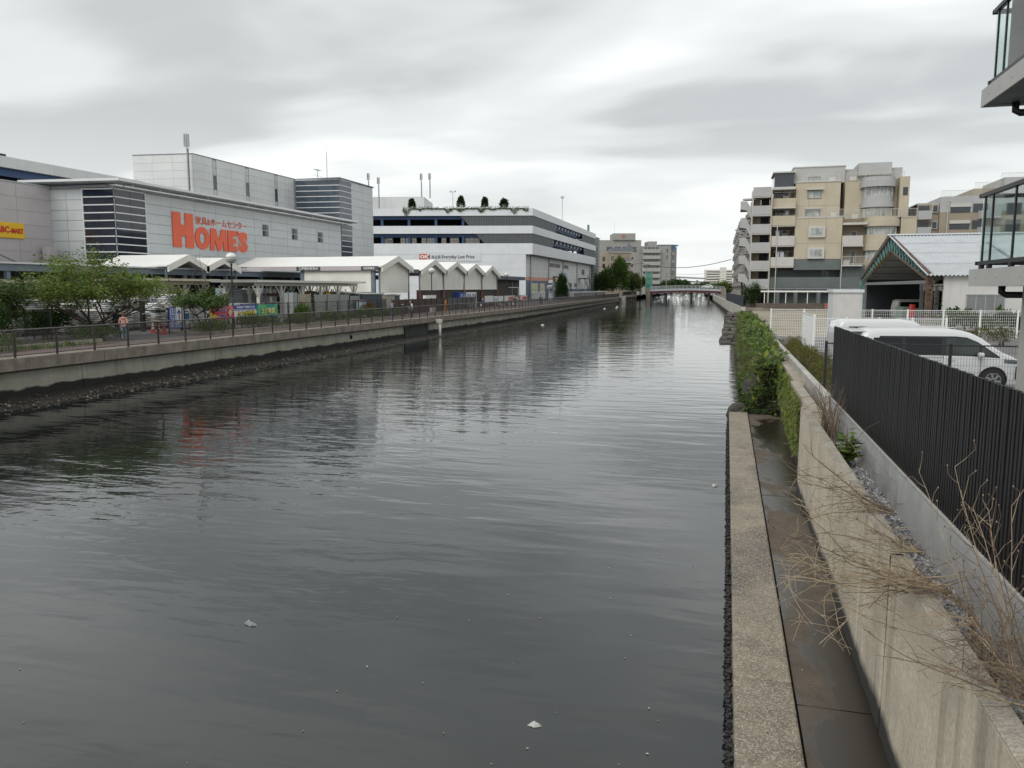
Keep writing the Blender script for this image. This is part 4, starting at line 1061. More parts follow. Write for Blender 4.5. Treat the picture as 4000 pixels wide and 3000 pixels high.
# ---- black mesh fence along the yard
def yard_fence(label, p0, p1, h, m, cell, posts_every, infill=None, wire=.005):
    t = mesh_fence_l('yard_fence', label, p0, p1, 1.9, 1.9 + h, m, cell, cell * 2.2, posts_every, wire)
    return t
def mesh_fence_l(name, label, p0, p1, z0, z1, m, dx, dz, post, wire, group=None):
    d = Vector((p1[0]-p0[0], p1[1]-p0[1])); L_ = d.length; a = math.atan2(d.y, d.x); t = thing(name, label, 'fence', (p0[0], p0[1], z0), a, group); h = z1 - z0; mb = MB(); x = dx
    while x < L_: mb.box(x - wire/2, -wire/2, .05, x + wire/2, wire/2, h); x += dx
    z = .1
    while z < h: mb.box(0, -wire, z - wire/2, L_, 0, z + wire/2); z += dz
    mb.build('wire_panel', m, t); n = max(1, round(L_ / post)); pm = MB().box(-.035, -.035, 0, .035, .035, h + .05).mesh('post', m)
    for k in range(n + 1): put('post', pm, t, (L_ * k / n, .02, 0))
    MB().box(0, -.02, h - .03, L_, .02, h + .01).build('top_rail', m, t); return t
yard_fence('black mesh fence with tall posts behind the promenade shrubs', (-34.5, 44.2), (-34.5, 76.0), 1.8, black_steel, .075, 2.12)
yard_fence('black mesh gate section beside the entrance tree', (-37.0, 36.0), (-41.0, 38.0), 1.7, black_steel, .1, 1.4)
# brown sheeted fence and bicycle rack fence beyond
bf = thing('sheeted_fence', 'brown sheeted fence beyond the storage sheds', 'fence', (-34.3, 77, 1.9), PI/2); brn = mat('brown_sheet', (.062, .042, .036), .8, .2, 1.5, rand=.12, streak=.2); gry = mat('grey_mesh_sheet', (.085, .085, .085), .8, .2, 1.5, rand=.1)
for k in range(15): MB().box(k * 1.92, 0, .15, k * 1.92 + 1.85, .03, 1.75).build('sheet', brn if k < 9 else gry, bf)
for k in range(32): MB().box(k * 1.92 - .05, -.05, 0, k * 1.92 + .02, -.003, 1.85).build('post', black_steel, bf)
MB().box(28.8, -.02, 1.72, 60, .02, 1.76).build('top_rail', black_steel, bf); MB().box(28.8, -.02, .9, 60, .02, .93).build('mid_rail', black_steel, bf)
# ---- banners on the yard fence
def banner(label, y0, y1, z0, z1, base, x=-34.42, sag=0):
    t = thing('banner', label, 'banner', (x, y0, z0), PI/2); w_, h = y1 - y0, z1 - z0; mb = MB(); n = 14
    for i in range(n + 1):
        for j in range(5): mb.v.append((w_ * i / n, .015 * math.sin(i * 1.3) * (1 - j / 5), h * j / 4 + (.01 * math.sin(i * .9) if j == 0 else 0)))
    for i in range(n):
        for j in range(4): a = i*5 + j; mb.f.append((a, a+5, a+6, a+1)); mb.m.append(0)
    mb.build('sheet', base, t, smooth=True); return t, w_, h
def flat(nm, poly, m, t, y=-.03): return MB().prism(poly, y, y + .006, 'y').build(nm, m, t, recalc=True)
b_red = mat('banner_red', (.58, .035, .045), .6, .05); b_white = mat('banner_white', (.74, .74, .72), .6, .04); b_blue = mat('banner_blue', (.02, .07, .36), .6, .05); b_green = mat('banner_green', (.10, .42, .18), .6, .06); b_teal = mat('banner_teal', (.04, .27, .24), .6, .05); b_yel = mat('banner_yellow', (.75, .58, .05), .6, .05); b_cream = mat('banner_cream', (.72, .66, .30), .6, .04); b_lblue = mat('banner_sky_blue', (.08, .25, .62), .6, .04)
t, w_, h = banner('red sales banner with blue katakana on the yard fence', 46.7, 49.45, 2.70, 3.62, b_red)
flat('corner', [(0, 0), (.3, 0), (.12, h), (0, h)], b_yel, t)
for k in range(11):
    a = R(15 + k * 14); c = (2.25, .42); flat('ray', [(c[0] + .35*math.cos(a), c[1] + .35*math.sin(a)), (c[0] + .52*math.cos(a - .05), c[1] + .48*math.sin(a - .05)), (c[0] + .52*math.cos(a + .05), c[1] + .48*math.sin(a + .05))], b_white, t)
text_fit('lettering', 'イナバ', t, .38, .46, 1.45, .40, -.03, b_white, bold=.05); text_fit('lettering', 'イナバ', t, .41, .48, 1.39, .36, -.045, b_lblue, bold=.02)
text_fit('lettering', '100', t, .15, .13, .5, .24, -.035, b_yel, bold=.04); text_fit('lettering', '大丈夫!', t, 1.05, .14, .78, .26, -.035, b_white, bold=.06); text_fit('lettering', '大丈夫!', t, 1.07, .15, .74, .24, -.05, b_blue, bold=.01)
text_fit('lettering', '乗っても', t, .68, .16, .34, .12, -.035, b_white, bold=.02)
flat('shed_picture', [(2.0, .45), (2.3, .1), (2.55, .5), (2.3, .78)], mat('banner_grey', (.45, .46, .46), .6, .1), t, -.04)
for k in range(3): flat('shed_stripe', [(2.12, .36 + k*.12), (2.3, .22 + k*.12), (2.52, .48 + k*.12), (2.3, .28 + k*.12)], b_yel, t, -.05)
t, w_, h = banner('white and blue banner with yellow lettering on the yard fence', 49.5, 52.3, 2.70, 3.64, b_white)
flat('header', [(0, .66), (w_, .66), (w_, h), (0, h)], b_blue, t); flat('stripe', [(0, .58), (w_, .58), (w_, .61), (0, .61)], b_blue, t)
text_fit('lettering', '大切な想いで お預かりします', t, .25, .71, 2.3, .17, -.045, b_white, bold=.02); text_fit('lettering', 'タクボ物置', t, .38, .10, 2.2, .44, -.03, signgrey, bold=.055, shear=.1); text_fit('lettering', 'タクボ物置', t, .41, .12, 2.14, .40, -.045, b_yel, bold=.012, shear=.1)
t, w_, h = banner('green banner with pale yellow lettering on the yard fence', 52.35, 55.2, 2.70, 3.64, b_green)
flat('swirl', [(1.5, 0), (2.3, 0), (2.6, .5), (2.4, h), (1.4, h), (1.62, .5)], b_teal, t); flat('swirl', [(0, 0), (.35, 0), (.05, .5), (.25, h), (0, h)], b_teal, t)
text_fit('lettering', 'ヨド物置', t, .5, .20, 1.95, .52, -.035, mat('banner_dgreen', (.02, .12, .06), .6, .05), bold=.06); text_fit('lettering', 'ヨド物置', t, .52, .23, 1.9, .47, -.05, b_cream, bold=.02)
# ---- direction signs at the yard entrance
t = thing('direction_sign', 'blue and white parking direction sign with an upward arrow', 'sign', (-35.0, 43.3, 1.9), PI/2)
for x in (.03, 1.2): MB().box(x - .03, .02, 0, x + .03, .08, 1.75).build('post', black_steel, t)
o = MB().box(0, -.02, .75, .68, .015, 1.72).build('blue_board', b_blue, t)
for i, s_ in enumerate(('お客様専用', '駐車場入口は', '30m先です。')):
    for k, ch in enumerate(s_):
        hh = .92 / len('駐車場入口は'); text_fit('character', ch, o, .5 - i * .21, 1.69 - (k + 1) * hh, .13, hh * .85, -.035, b_white, bold=.02)
o = MB().box(.70, -.02, .75, 1.22, .015, 1.72).build('white_board', b_white, t)
MB().prism([(.93, .9), (.99, .9), (.99, 1.42), (1.12, 1.30), (1.12, 1.40), (.96, 1.6), (.80, 1.40), (.80, 1.30), (.93, 1.42)], -.04, -.022, 'y').build('arrow', b_blue, o, recalc=True)
o = MB().box(0, -.02, .38, 1.22, .015, .73).build('lower_board', b_lblue, t); MB().cyl((.25, -.04, .56), .15, .015, 18, 'y').build('ban_disc', b_white, o)
mb = MB()
for k in range(18):
    a, b_ = 2*PI*k/18, 2*PI*(k+1)/18; mb.prism([(.25 + .15*math.cos(a), .56 + .15*math.sin(a)), (.25 + .15*math.cos(b_), .56 + .15*math.sin(b_)), (.25 + .12*math.cos(b_), .56 + .12*math.sin(b_)), (.25 + .12*math.cos(a), .56 + .12*math.sin(a))], -.055, -.042, 'y')
mb.prism([(.15, .64), (.17, .66), (.35, .48), (.33, .46)], -.055, -.042, 'y'); mb.build('ban_ring', b_red, o, recalc=True)
text_fit('lettering', '駐輪場は\nこちらから\n入れません', o, .52, .42, .6, .27, -.035, b_white, bold=.01)
t = thing('notice_board', 'white notice with a blue map on black posts', 'sign', (-35.0, 44.65, 1.9), PI/2)
for x in (-.02, .74): MB().box(x - .03, .02, 0, x + .03, .08, 1.85).build('post', black_steel, t)
o = MB().box(.02, -.02, .6, .7, .015, 1.58).build('board', b_white, t); MB().box(.1, -.04, .85, .62, -.022, 1.32).build('map', mat('map_blue', (.03, .13, .26), .5, .4, 9), o); text_fit('lettering', '横断歩道へ', o, .14, 1.40, .44, .08, -.035, signgrey, bold=.01)
# ---- traffic cones
def cone(label, loc, bands):
    t = thing('traffic_cone', label, 'cone', loc, 0, 'traffic cones at the yard entrance'); cr_ = mat('cone_red', (.62, .045, .02), .5, .08); cw_ = mat('cone_white', (.75, .74, .72), .5, .05)
    MB().box(-.19, -.19, 0, .19, .19, .04).build('base', cr_, t, bevel=.01); prof = lambda z: .135 - (.105 * (z / .72))
    MB().lathe((0, 0, 0), [(.15, .04), (prof(.1), .1), (prof(.4), .4), (.03, .72), (.012, .73)], 16).build('body', cr_, t, smooth=True)
    for z in bands: MB().lathe((0, 0, 0), [(prof(z) + .004, z), (prof(z + .1) + .004, z + .1)], 16).build('band', cw_, t, smooth=True)
cone('striped red cone farthest left of the three by the gate', (-37.7, 45.0, 1.9), (.22, .40, .56)); cone('striped red cone in the middle of the three', (-36.4, 44.0, 1.9), (.25, .45)); cone('plain red cone nearest the direction sign', (-35.4, 43.3, 1.9), ())
gp = thing('gate_post', 'thick black gate post behind the traffic cones', 'post', (-39.0, 45.6, 1.9)); MB().box(-.14, -.14, 0, .14, .14, 2.05).build('shaft', black_steel, gp, bevel=.02); MB().box(-.17, -.17, 2.052, .17, .17, 2.1).build('cap', black_steel, gp); MB().tube([(.1, -.16, 1.2), (.5, -.2, 1.3)], .03, 6).build('hook', galv, gp)
# ---- street lamps with globes
def lamp(label, loc, h):
    t = thing('street_lamp', label, 'lamp', loc, 0, 'globe street lamps along the promenade'); pm = mat('lamp_brown', (.055, .045, .042), .5, .1)
    MB().lathe((0, 0, 0), [(.11, 0), (.10, 1.0), (.065, 1.1), (.055, h - .5), (.10, h - .47), (.10, h - .40)], 12).build('pole', pm, t, smooth=True)
    MB().lathe((0, 0, h), [(.12, -.38), (.30, -.28), (.40, -.08), (.41, .0)], 18).build('lower_globe', mat('globe_grey', (.42, .42, .40), .25, .1), t, smooth=True)
    MB().lathe((0, 0, h), [(.41, .003), (.38, .16), (.28, .30), (.12, .385), (.01, .40)], 18).build('upper_globe', mat('globe_white', (.72, .73, .72), .2, .03), t, smooth=True)
lamp('globe street lamp nearest the banners', (-35.6, 51.1, 1.9), 5.2); lamp('globe street lamp in front of the curtained tents', (-35, 90.6, 1.9), 5.05); lamp('globe street lamp in front of the brown annex', (-36, 128, 1.9), 5.15)
# ---- stacked bags of soil and gravel on pallets
rs = random.Random(31)
def pillow(w_, d_, h_, seed):
    r_ = random.Random(seed); mb = MB(); n = 7
    for side in (1, -1):
        for i in range(n + 1):
            for j in range(n + 1):
                u_, v_ = i / n * 2 - 1, j / n * 2 - 1; e = max(0, (1 - u_ ** 4) * (1 - v_ ** 4)) ** .5
                mb.v.append((u_ * w_/2 * (1 - .03 * abs(v_) ** 3), v_ * d_/2 * (1 - .04 * abs(u_) ** 3), side * h_/2 * e * (1 + .22 * mnoise.noise((u_ * 2 + seed, v_ * 2, side * 3.)))))
    m_ = (n + 1) ** 2
    for s, off in ((0, 0), (1, m_)):
        for i in range(n):
            for j in range(n):
                a = off + i*(n+1) + j; f = (a, a+n+1, a+n+2, a+1); mb.f.append(f if not s else f[::-1]); mb.m.append(0)
    return mb
bag_ms = [mat('bag_white', (.62, .63, .63), .42, .12, 5, rand=.12), mat('bag_silver', (.46, .48, .49), .4, .18, 5, rand=.15), mat('bag_warm', (.56, .52, .47), .45, .15, 5, rand=.12)]
bag_meshes = [pillow(1.15, .62, .19, k).mesh('bag', bag_ms[k % 3], smooth=True) for k in range(6)]
pal = MB()
for y_ in (-.5, 0, .5): pal.box(-.55, y_ - .05, 0, .55, y_ + .05, .1)
for k in range(6): pal.box(-.55 + k*.2, -.58, .101, -.43 + k*.2, .58, .12)
pal_me = pal.mesh('pallet', mat('pallet_grey', (.10, .10, .105), .8, .2, 4))
stacks = []
desc = ['tall', 'low', 'slumped', 'neat', 'two tier', 'tightly wrapped', 'leaning', 'loose']
n_ = 0
for r_ in range(3):
    for k in range(9):
        y_ = 38.0 + k * 1.62 + r_ * .5; x_ = -41.0 - r_ * 1.7 - (k % 3) * .12
        if r_ == 0 and k < 2: continue
        stacks.append((x_, y_, 1 if (r_ == 0 and k in (3, 6)) else 2, rs.randint(8, 11)))
order = sorted(stacks, key=lambda q: (q[0], q[1]))
rown = {0: 'front row', 1: 'middle row', 2: 'back row'}
cnt = {}
for (x_, y_, tiers, nl) in stacks:
    row = min(2, int((-x_ - 40.7) / 1.6)); cnt[row] = cnt.get(row, 0) + 1
    ordn = ['first', 'second', 'third', 'fourth', 'fifth', 'sixth', 'seventh', 'eighth', 'ninth'][cnt[row] - 1]
    t = thing('bag_stack', f'pallet of pale soil bags, {ordn} from the left in the {rown[row]}', 'bags', (x_, y_, 1.9), rs.uniform(-.08, .08), 'pallets of soil bags in the yard')
    z = 0
    for tier in range(tiers):
        put('pallet', pal_me, t, (0, 0, z)); z += .19
        for l in range(nl if tier == 0 else max(4, nl - rs.randint(1, 4))):
            for s in (-1, 1):
                if s < 0 and row > 0 and tier == 0 and False: continue
                put('bag', rs.choice(bag_meshes), t, (rs.gauss(0, .03), s * .29, z + .02), rs.gauss(0, .03))
            z += .128
# ---- white garden pergolas
pw_ = mat('pergola_white', (.66, .65, .60), .6, .06, 2, streak=.2, dirtcol=(.38, .35, .28)); pc_ = mat('pergola_cream', (.56, .51, .38), .6, .1, 2, streak=.3, dirtcol=(.3, .26, .18))
def pergola(label, x, y0, y1, z, m, n, depth=3.2):
    t = thing('pergola', label, 'pergola', (x, y0, 1.9)); L_ = y1 - y0; z -= 1.9
    for xo in (0, -depth):
        MB().box(xo - .09, 0.7, z - .42, xo + .09, L_ - .6, z - .14).build('beam', m, t)
        for k in range(n):
            yk = 1.1 + (L_ - 2.4) * k / (n - 1); MB().box(xo - .1, yk - .1, 0, xo + .1, yk + .1, z - .43).build('post', m, t)
            for s in (-1, 1): MB().tube([(xo, yk + s * .08, z - 1.35), (xo, yk + s * .75, z - .45)], .075, 4).build('brace', m, t)
    for k in range(int(L_ / .42)): MB().box(-depth - .7, .15 + k * .42, z - .12, .75, .22 + k * .42, z + .03).build('rafter', m, t) if k < 60 else None
    MB().box(-depth - .75, 0, z + .035, .8, L_, z + .07).build('roof_sheet', m, t); MB().box(.76, 0, z - .12, .80, L_, z + .03).build('fascia', m, t)
    return t
pergola('white timber pergola behind the black mesh fence', -38.0, 57.0, 77.0, 5.5, pw_, 6)
pergola('cream timber pergola behind the bag pallets and small tree', -44.5, 51.0, 61.0, 5.6, pc_, 4)
pergola('cream timber pergola half hidden by the left trees', -43.5, 33.5, 42.5, 5.35, pc_, 4)
# ---- yard goods
def crate_pile(label, loc, cols, rows_, m, size, gap=.03, cat='blocks', group='pallets of building blocks in the yard'):
    t = thing('block_pile', label, cat, loc, 0, group); me = MB().box(-size[0]/2 + gap, -size[1]/2 + gap, .02, size[0]/2 - gap, size[1]/2 - gap, size[2]).mesh('block_layer', m)
    for i in range(cols):
        for j in range(rows_): put('block_layer', me, t, (rs.uniform(-.03, .03), i * size[1], j * size[2] + .12), rs.uniform(-.01, .01))
    MB().box(-size[0]/2, -size[1]/2, 0, size[0]/2, size[1] * (cols - .5), .1).build('pallet', mat('pallet_grey', (.10, .10, .105), .8, .2, 4), t)
blk_g = mat('grey_block', (.33, .35, .36), .85, .12, 4, rand=.15, streak=.2, dirtcol=(.2, .2, .2)); blk_b = mat('bluish_block', (.34, .40, .43), .8, .12, 4, rand=.15)
crate_pile('tall pile of bluish concrete blocks left of the white boards', (-42.0, 59.2, 1.9), 2, 12, blk_b, (1.2, 1.15, .24)); crate_pile('tall pile of grey blocks beside the bluish pile', (-42.4, 62.0, 1.9), 2, 11, blk_g, (1.2, 1.15, .25)); crate_pile('low pile of grey blocks under the lamp', (-39.5, 53.5, 1.9), 2, 7, blk_g, (1.1, 1.1, .22)); crate_pile('low pile of pale paving blocks behind the green banner', (-39.2, 57.0, 1.9), 2, 8, mat('pale_block', (.45, .44, .42), .85, .1, 4, rand=.12), (1.1, 1.1, .2))
crate_pile('wrapped pallet of tiles behind the red banner', (-38.5, 49.0, 1.9), 2, 8, mat('wrapped_tiles', (.50, .48, .45), .3, .2, 6, rand=.1), (1.1, 1.2, .24))
wb = thing('board_stack', 'large grey white insulation board stack behind the pergola', 'boards', (-43.5, 63.5, 1.9))
for k in range(4): MB().box(-.8, k * 1.25, .1, .8, k * 1.25 + 1.2, 2.95 - (k % 2) * .1).build('board', mat('pale_board', (.50, .52, .54), .5, .06, 1), wb)
for k, (y_, c) in enumerate(((60.4, (.50, .51, .48)), (61.2, (.58, .58, .55)), (61.9, (.30, .32, .33)))):
    t = thing('door_panel', ['pale sample door leaning at the pergola front', 'white sample door beside the pergola post', 'grey sample door next to the white one'][k], 'door', (-37.0, y_, 1.9), 0); MB().box(-.05, 0, .3, .05, .62, 2.6).build('leaf', mat('sample_door_%d' % k, c, .4, .05), t); MB().box(.052, .1, 1.2, .08, .14, 1.5).build('handle', galv, t); MB().box(-.09, -.04, .2, .049, -.003, 2.7).build('frame', galv, t)
gs = bpy.data.materials.new('cloudy_sheet'); gs.use_nodes = True; gs.node_tree.nodes['Principled BSDF'].inputs['Base Color'].default_value = (.42, .44, .42, 1); gs.node_tree.nodes['Principled BSDF'].inputs['Alpha'].default_value = .62; gs.node_tree.nodes['Principled BSDF'].inputs['Roughness'].default_value = .15
for k in range(6):
    t = thing('sheet_rack', ['buff sheet rack at the pergola middle', 'brown sheet rack below the buff one', 'first cloudy plastic sheet rack', 'second cloudy plastic sheet rack', 'third cloudy plastic sheet rack', 'last cloudy plastic sheet rack before the sheds'][k], 'rack', (-37.0 if k != 1 else -36.95, (62.6, 62.7, 65.6, 68.0, 70.4, 72.6)[k], 1.9), 0)
    z0, z1 = ((1.2, 2.45), (.2, 1.1), (.3, 2.4), (.3, 2.4), (.3, 2.35), (.3, 2.2))[k]
    MB().box(-.04, 0, z0, .04, 2.2, z1).build('sheet', gs if k > 1 else (mat('buff_sheet', (.36, .31, .23), .4, .2, 2), mat('brown_grey_sheet', (.16, .15, .13), .4, .2, 2))[k], t)
    MB().box(.045, -.03, 0, .1, .03, z1 + .1).box(.045, 2.17, 0, .1, 2.23, z1 + .1).box(.045, .031, z1 * .55, .09, 2.169, z1 * .55 + .05).build('frame', galv, t)
# dark goods racks inside the yard
for k in range(5):
    t = thing('goods_rack', ['goods rack with timber at the tent front', 'goods rack with pipes beside the timber', 'goods rack with white boxes', 'goods rack with brown boards', 'goods rack half hidden by the sheds'][k], 'rack', (-40.5, 63 + k * 3.2, 1.9)); fm_ = mat('rack_steel', (.30, .31, .32), .5, .1)
    for y_ in (0, 2.8): MB().box(-.05, y_, 0, .05, y_ + .08, 2.9).build('upright', fm_, t)
    for j, z in enumerate((.6, 1.4, 2.2)):
        MB().box(-.6, 0, z, .1, 2.88, z + .07).build('shelf', fm_, t); MB().box(-.5, .2 + .3 * rs.random(), z + .075, .05, 2.2 + .4 * rs.random(), z + rs.uniform(.25, .6)).build('load', [mat('timber', (.28, .16, .08), .7, .2, 3), mat('white_load', (.60, .60, .58), .6, .1, 3), mat('brown_load', (.15, .09, .06), .7, .2, 3), mat('green_load', (.05, .16, .07), .6, .1)][(j + k) % 4], t)
yb = thing('yellow_mixer', 'yellow concrete mixer drum showing above the plastic sheets', 'mixer', (-39.0, 71.6, 4.0)); MB().lathe((0, 0, 0), [(.25, -.4), (.55, -.1), (.6, .15), (.35, .5), (.28, .55)], 16).build('drum', mat('mixer_yellow', (.62, .36, .02), .5, .1), yb, smooth=True); MB().box(-.4, -.5, -2.1, -.3, -.4, .1).box(-.4, .4, -2.1, -.3, .5, .1).build('stand', galv, yb)
# ---- storage sheds
def shed(label, loc, w_, d_, h, m, mr, slope=.12):
    t = thing('storage_shed', label, 'shed', loc); n = int(w_ / .45)
    for k in range(n): MB().box(0, k * w_ / n + .008, .08, -.04, (k + 1) * w_ / n - .008, h - .02).build('panel', m, t)
    for k in range(int(d_ / .6)): MB().box(-.05 - k * .6 - .59, .0, .08, -.06 - k * .6, .04, h - .02).build('panel', m, t)
    MB().box(-d_ + .05, .05, .05, -.05, w_ - .02, h - .05).build('core', m, t); mb = MB(); mb.add([(.15, -.12, h), (.15, w_ + .12, h), (-d_ - .1, w_ + .12, h + slope), (-d_ - .1, -.12, h + slope), (.15, -.12, h + .06), (.15, w_ + .12, h + .06), (-d_ - .1, w_ + .12, h + slope + .06), (-d_ - .1, -.12, h + slope + .06)], [(0,3,2,1),(4,5,6,7),(0,1,5,4),(1,2,6,5),(2,3,7,6),(3,0,4,7)]); mb.build('roof', mr, t); return t
slate = mat('slate_blue_steel', (.062, .082, .10), .5, .06, 1); roofw = mat('shed_roof_pale', (.50, .51, .50), .5, .05)
shed('large slate blue storage shed at the end of the mesh fence', (-36.6, 75.0, 1.9), 4.6, 3.2, 2.35, slate, roofw); shed('beige storage shed between two slate blue ones', (-36.4, 80.2, 1.9), 2.4, 2.0, 2.25, mat('beige_steel', (.40, .38, .33), .5, .06), roofw); shed('small slate blue shed beside the brown fence', (-36.6, 82.8, 1.9), 1.7, 2.0, 2.2, slate, roofw); shed('dark green shed roof behind the slate shed', (-39.6, 72.6, 1.9), 2.2, 2.2, 2.4, mat('green_steel', (.05, .085, .06), .5, .1), mat('green_steel', (.05, .085, .06), .5, .1)); shed('pale blue locker beside the slate shed', (-35.9, 73.3, 1.9), 1.0, .7, 1.65, mat('pale_blue_steel', (.45, .55, .60), .5, .05), mat('brown_lid', (.14, .11, .1), .6, .1))
# ---- vending machines, white boxes, barrier
for k, (y_, w_, m, lb_) in enumerate(((107.9, 3.1, b_blue, 'blue vending machine under the curtained tents'), (111.1, 2.4, white_paint, 'white vending machine beside the blue one'), (113.6, 2.3, white_paint, 'white vending machine at the far end of the row'))):
    t = thing('vending_machine', lb_, 'vending machine', (-37.4, y_, 1.9), 0, 'vending machines'); MB().box(-.8, 0, 0, 0, w_, 2.35).build('cabinet', m, t)
    for i in range(2): MB().box(.003, w_ * .15 + i * w_ * .42, 1.15, .02, w_ * .15 + (i + .75) * w_ * .42, 2.15).build('display', mat('vend_display', (.28, .32, .36), .2, .5, 6), t)
    MB().box(.003, w_ * .2, .4, .03, w_ * .8, .6).build('tray', black_steel, t)
for k, (y_, x_, z_) in enumerate(((86.9, -34.4, 3.6), (88.7, -34.4, 3.6), (88.0, -34.3, 1.95), (89.2, -34.3, 1.95))):
    t = thing('plastic_box', ['white plastic box on the left fence top', 'white plastic box on the right fence top', 'white box standing at the foot of the brown fence', 'second white box at the foot of the brown fence'][k], 'box', (x_, y_, z_)); MB().box(-.3, 0, 0, .1, 1.6 if k < 2 else .8, .38 if k < 2 else .6).build('body', white_paint, t, bevel=.03); MB().box(-.32, -.02, .385 if k < 2 else .605, .12, 1.62 if k < 2 else .82, .43 if k < 2 else .65).build('lid', white_paint, t)
t = thing('barrier', 'orange and black striped safety barrier by the brown fence', 'barrier', (-33.8, 92.3, 1.9)); 
for s in (-1, 1): MB().tube([(0, s * .55, 0), (0, s * .12, 1.5)], .06, 5).build('leg', mat('barrier_orange', (.45, .18, .03), .6, .1), t)
for z in (.35, .75, 1.1): MB().box(-.03, -.45 + z * .22, z, .03, .45 - z * .22, z + .14).build('board', mat('barrier_dark', (.05, .04, .03), .6, .1) if z == .75 else mat('barrier_orange', (.45, .18, .03), .6, .1), t)
# ---- posters on the bicycle fence
pp = mat('poster_paper', (.66, .66, .64), .6, .06); ppr = mat('poster_red', (.55, .08, .07), .6, .1); ppg = mat('poster_green', (.06, .33, .13), .6, .1); ppb = mat('poster_blue', (.20, .42, .62), .6, .1)
for k, (y0, y1, z0, z1, m, tx, m2, lb_) in enumerate(((110.0, 114.2, 2.75, 3.75, pp, None, gry, 'pale poster nearest the vending machines'), (114.4, 117.0, 2.75, 3.65, pp, 'セール', ppb, 'white poster with blue picture'), (117.1, 119.9, 2.75, 3.65, pp, None, ppb, 'blank white poster'), (120.5, 122.6, 2.72, 3.66, pp, None, ppb, 'second blank white poster'), (122.7, 126.9, 2.72, 3.66, pp, '感謝祭', ppr, 'white poster with large red characters'), (127.0, 128.9, 2.72, 3.62, ppg, '市', pp, 'green poster'), (129.8, 131.4, 2.75, 3.6, ppr, '得', pp, 'red poster'), (131.5, 135.2, 2.75, 3.6, pp, 'お買得', ppr, 'last white poster with red characters'))):
    t = thing('poster', lb_ + ' on the bicycle parking fence', 'poster', (-34.2, y0, z0), PI/2, 'posters on the bicycle parking fence'); MB().box(.03, 0, 0, y1 - y0 - .03, .02, z1 - z0).build('sheet', m, t)
    if tx: text_fit('lettering', tx, t, .3, .15, y1 - y0 - .6, z1 - z0 - .3, -.03, m2, bold=.03)
# ---- bicycles
def bicycle(label, loc, rz, c):
    t = thing('bicycle', label, 'bicycle', loc, rz, 'bicycles parked along the promenade fence'); fm = mat('bike_' + c[0], c[1], .4, .05); tm = mat('tyre_black', (.018, .018, .018), .8, .1)
    for x in (-.53, .53):
        mb = MB(); n = 20
        mb.tube([(x + .33 * math.cos(2*PI*k/n), 0, .35 + .33 * math.sin(2*PI*k/n)) for k in range(n + 1)], .02, 5, caps=False)
        w_ = mb.build('wheel', tm, t, smooth=True); sp_ = MB()
        for k in range(9): a = 2*PI*k/9; sp_.tube([(x, 0, .35), (x + .32*math.cos(a), 0, .35 + .32*math.sin(a))], .004, 3, caps=False)
        sp_.build('spokes', galv, w_)
    MB().tube([(-.53, 0, .35), (-.12, 0, .30), (-.2, 0, .75), (-.53, 0, .35)], .018, 5).tube([(-.12, 0, .30), (.38, 0, .78)], .024, 5).tube([(-.18, 0, .62), (.38, 0, .72)], .018, 5).tube([(.53, 0, .35), (.36, 0, .95)], .018, 5).build('frame', fm, t)
    MB().tube([(.2, -.27, .98), (.36, -.2, .98), (.36, .2, .98), (.2, .27, .98)], .014, 5).build('handlebar', galv, t); MB().tube([(-.2, 0, .75), (-.22, 0, .85)], .014, 5).add([(-.34, -.08, .85), (-.34, .08, .85), (-.05, .03, .86), (-.05, -.03, .86), (-.34, -.08, .90), (-.34, .08, .90), (-.05, .03, .89), (-.05, -.03, .89)], [(0,3,2,1),(4,5,6,7),(0,1,5,4),(1,2,6,5),(2,3,7,6),(3,0,4,7)]).build('saddle', black_steel, t)
    mb = MB()
    for k in range(5): mb.box(.42, -.17 + k*.08, .72, .44, -.16 + k*.08, .98).box(.70, -.17 + k*.08, .72, .72, -.16 + k*.08, .98)
    mb.box(.42, -.17, .72, .72, .16, .73).box(.42, -.17, .97, .72, -.15, .985).box(.42, .14, .97, .72, .16, .985); mb.build('basket', galv, t)
cols_ = [('black', (.02, .02, .02)), ('silver', (.40, .40, .41)), ('white', (.6, .6, .58)), ('navy', (.03, .04, .10)), ('brown', (.12, .07, .05))]
for k in range(13):
    y_ = 98.0 + k * 2.35; nm = ['first', 'second', 'third', 'fourth', 'fifth', 'sixth', 'seventh', 'eighth', 'ninth', 'tenth', 'eleventh', 'twelfth', 'thirteenth'][k]
    bicycle(f'{cols_[k % 5][0]} bicycle, {nm} in the row from the brown fence', (-33.3, y_, 1.91), R(82 + rs.uniform(-25, 25)), cols_[k % 5])
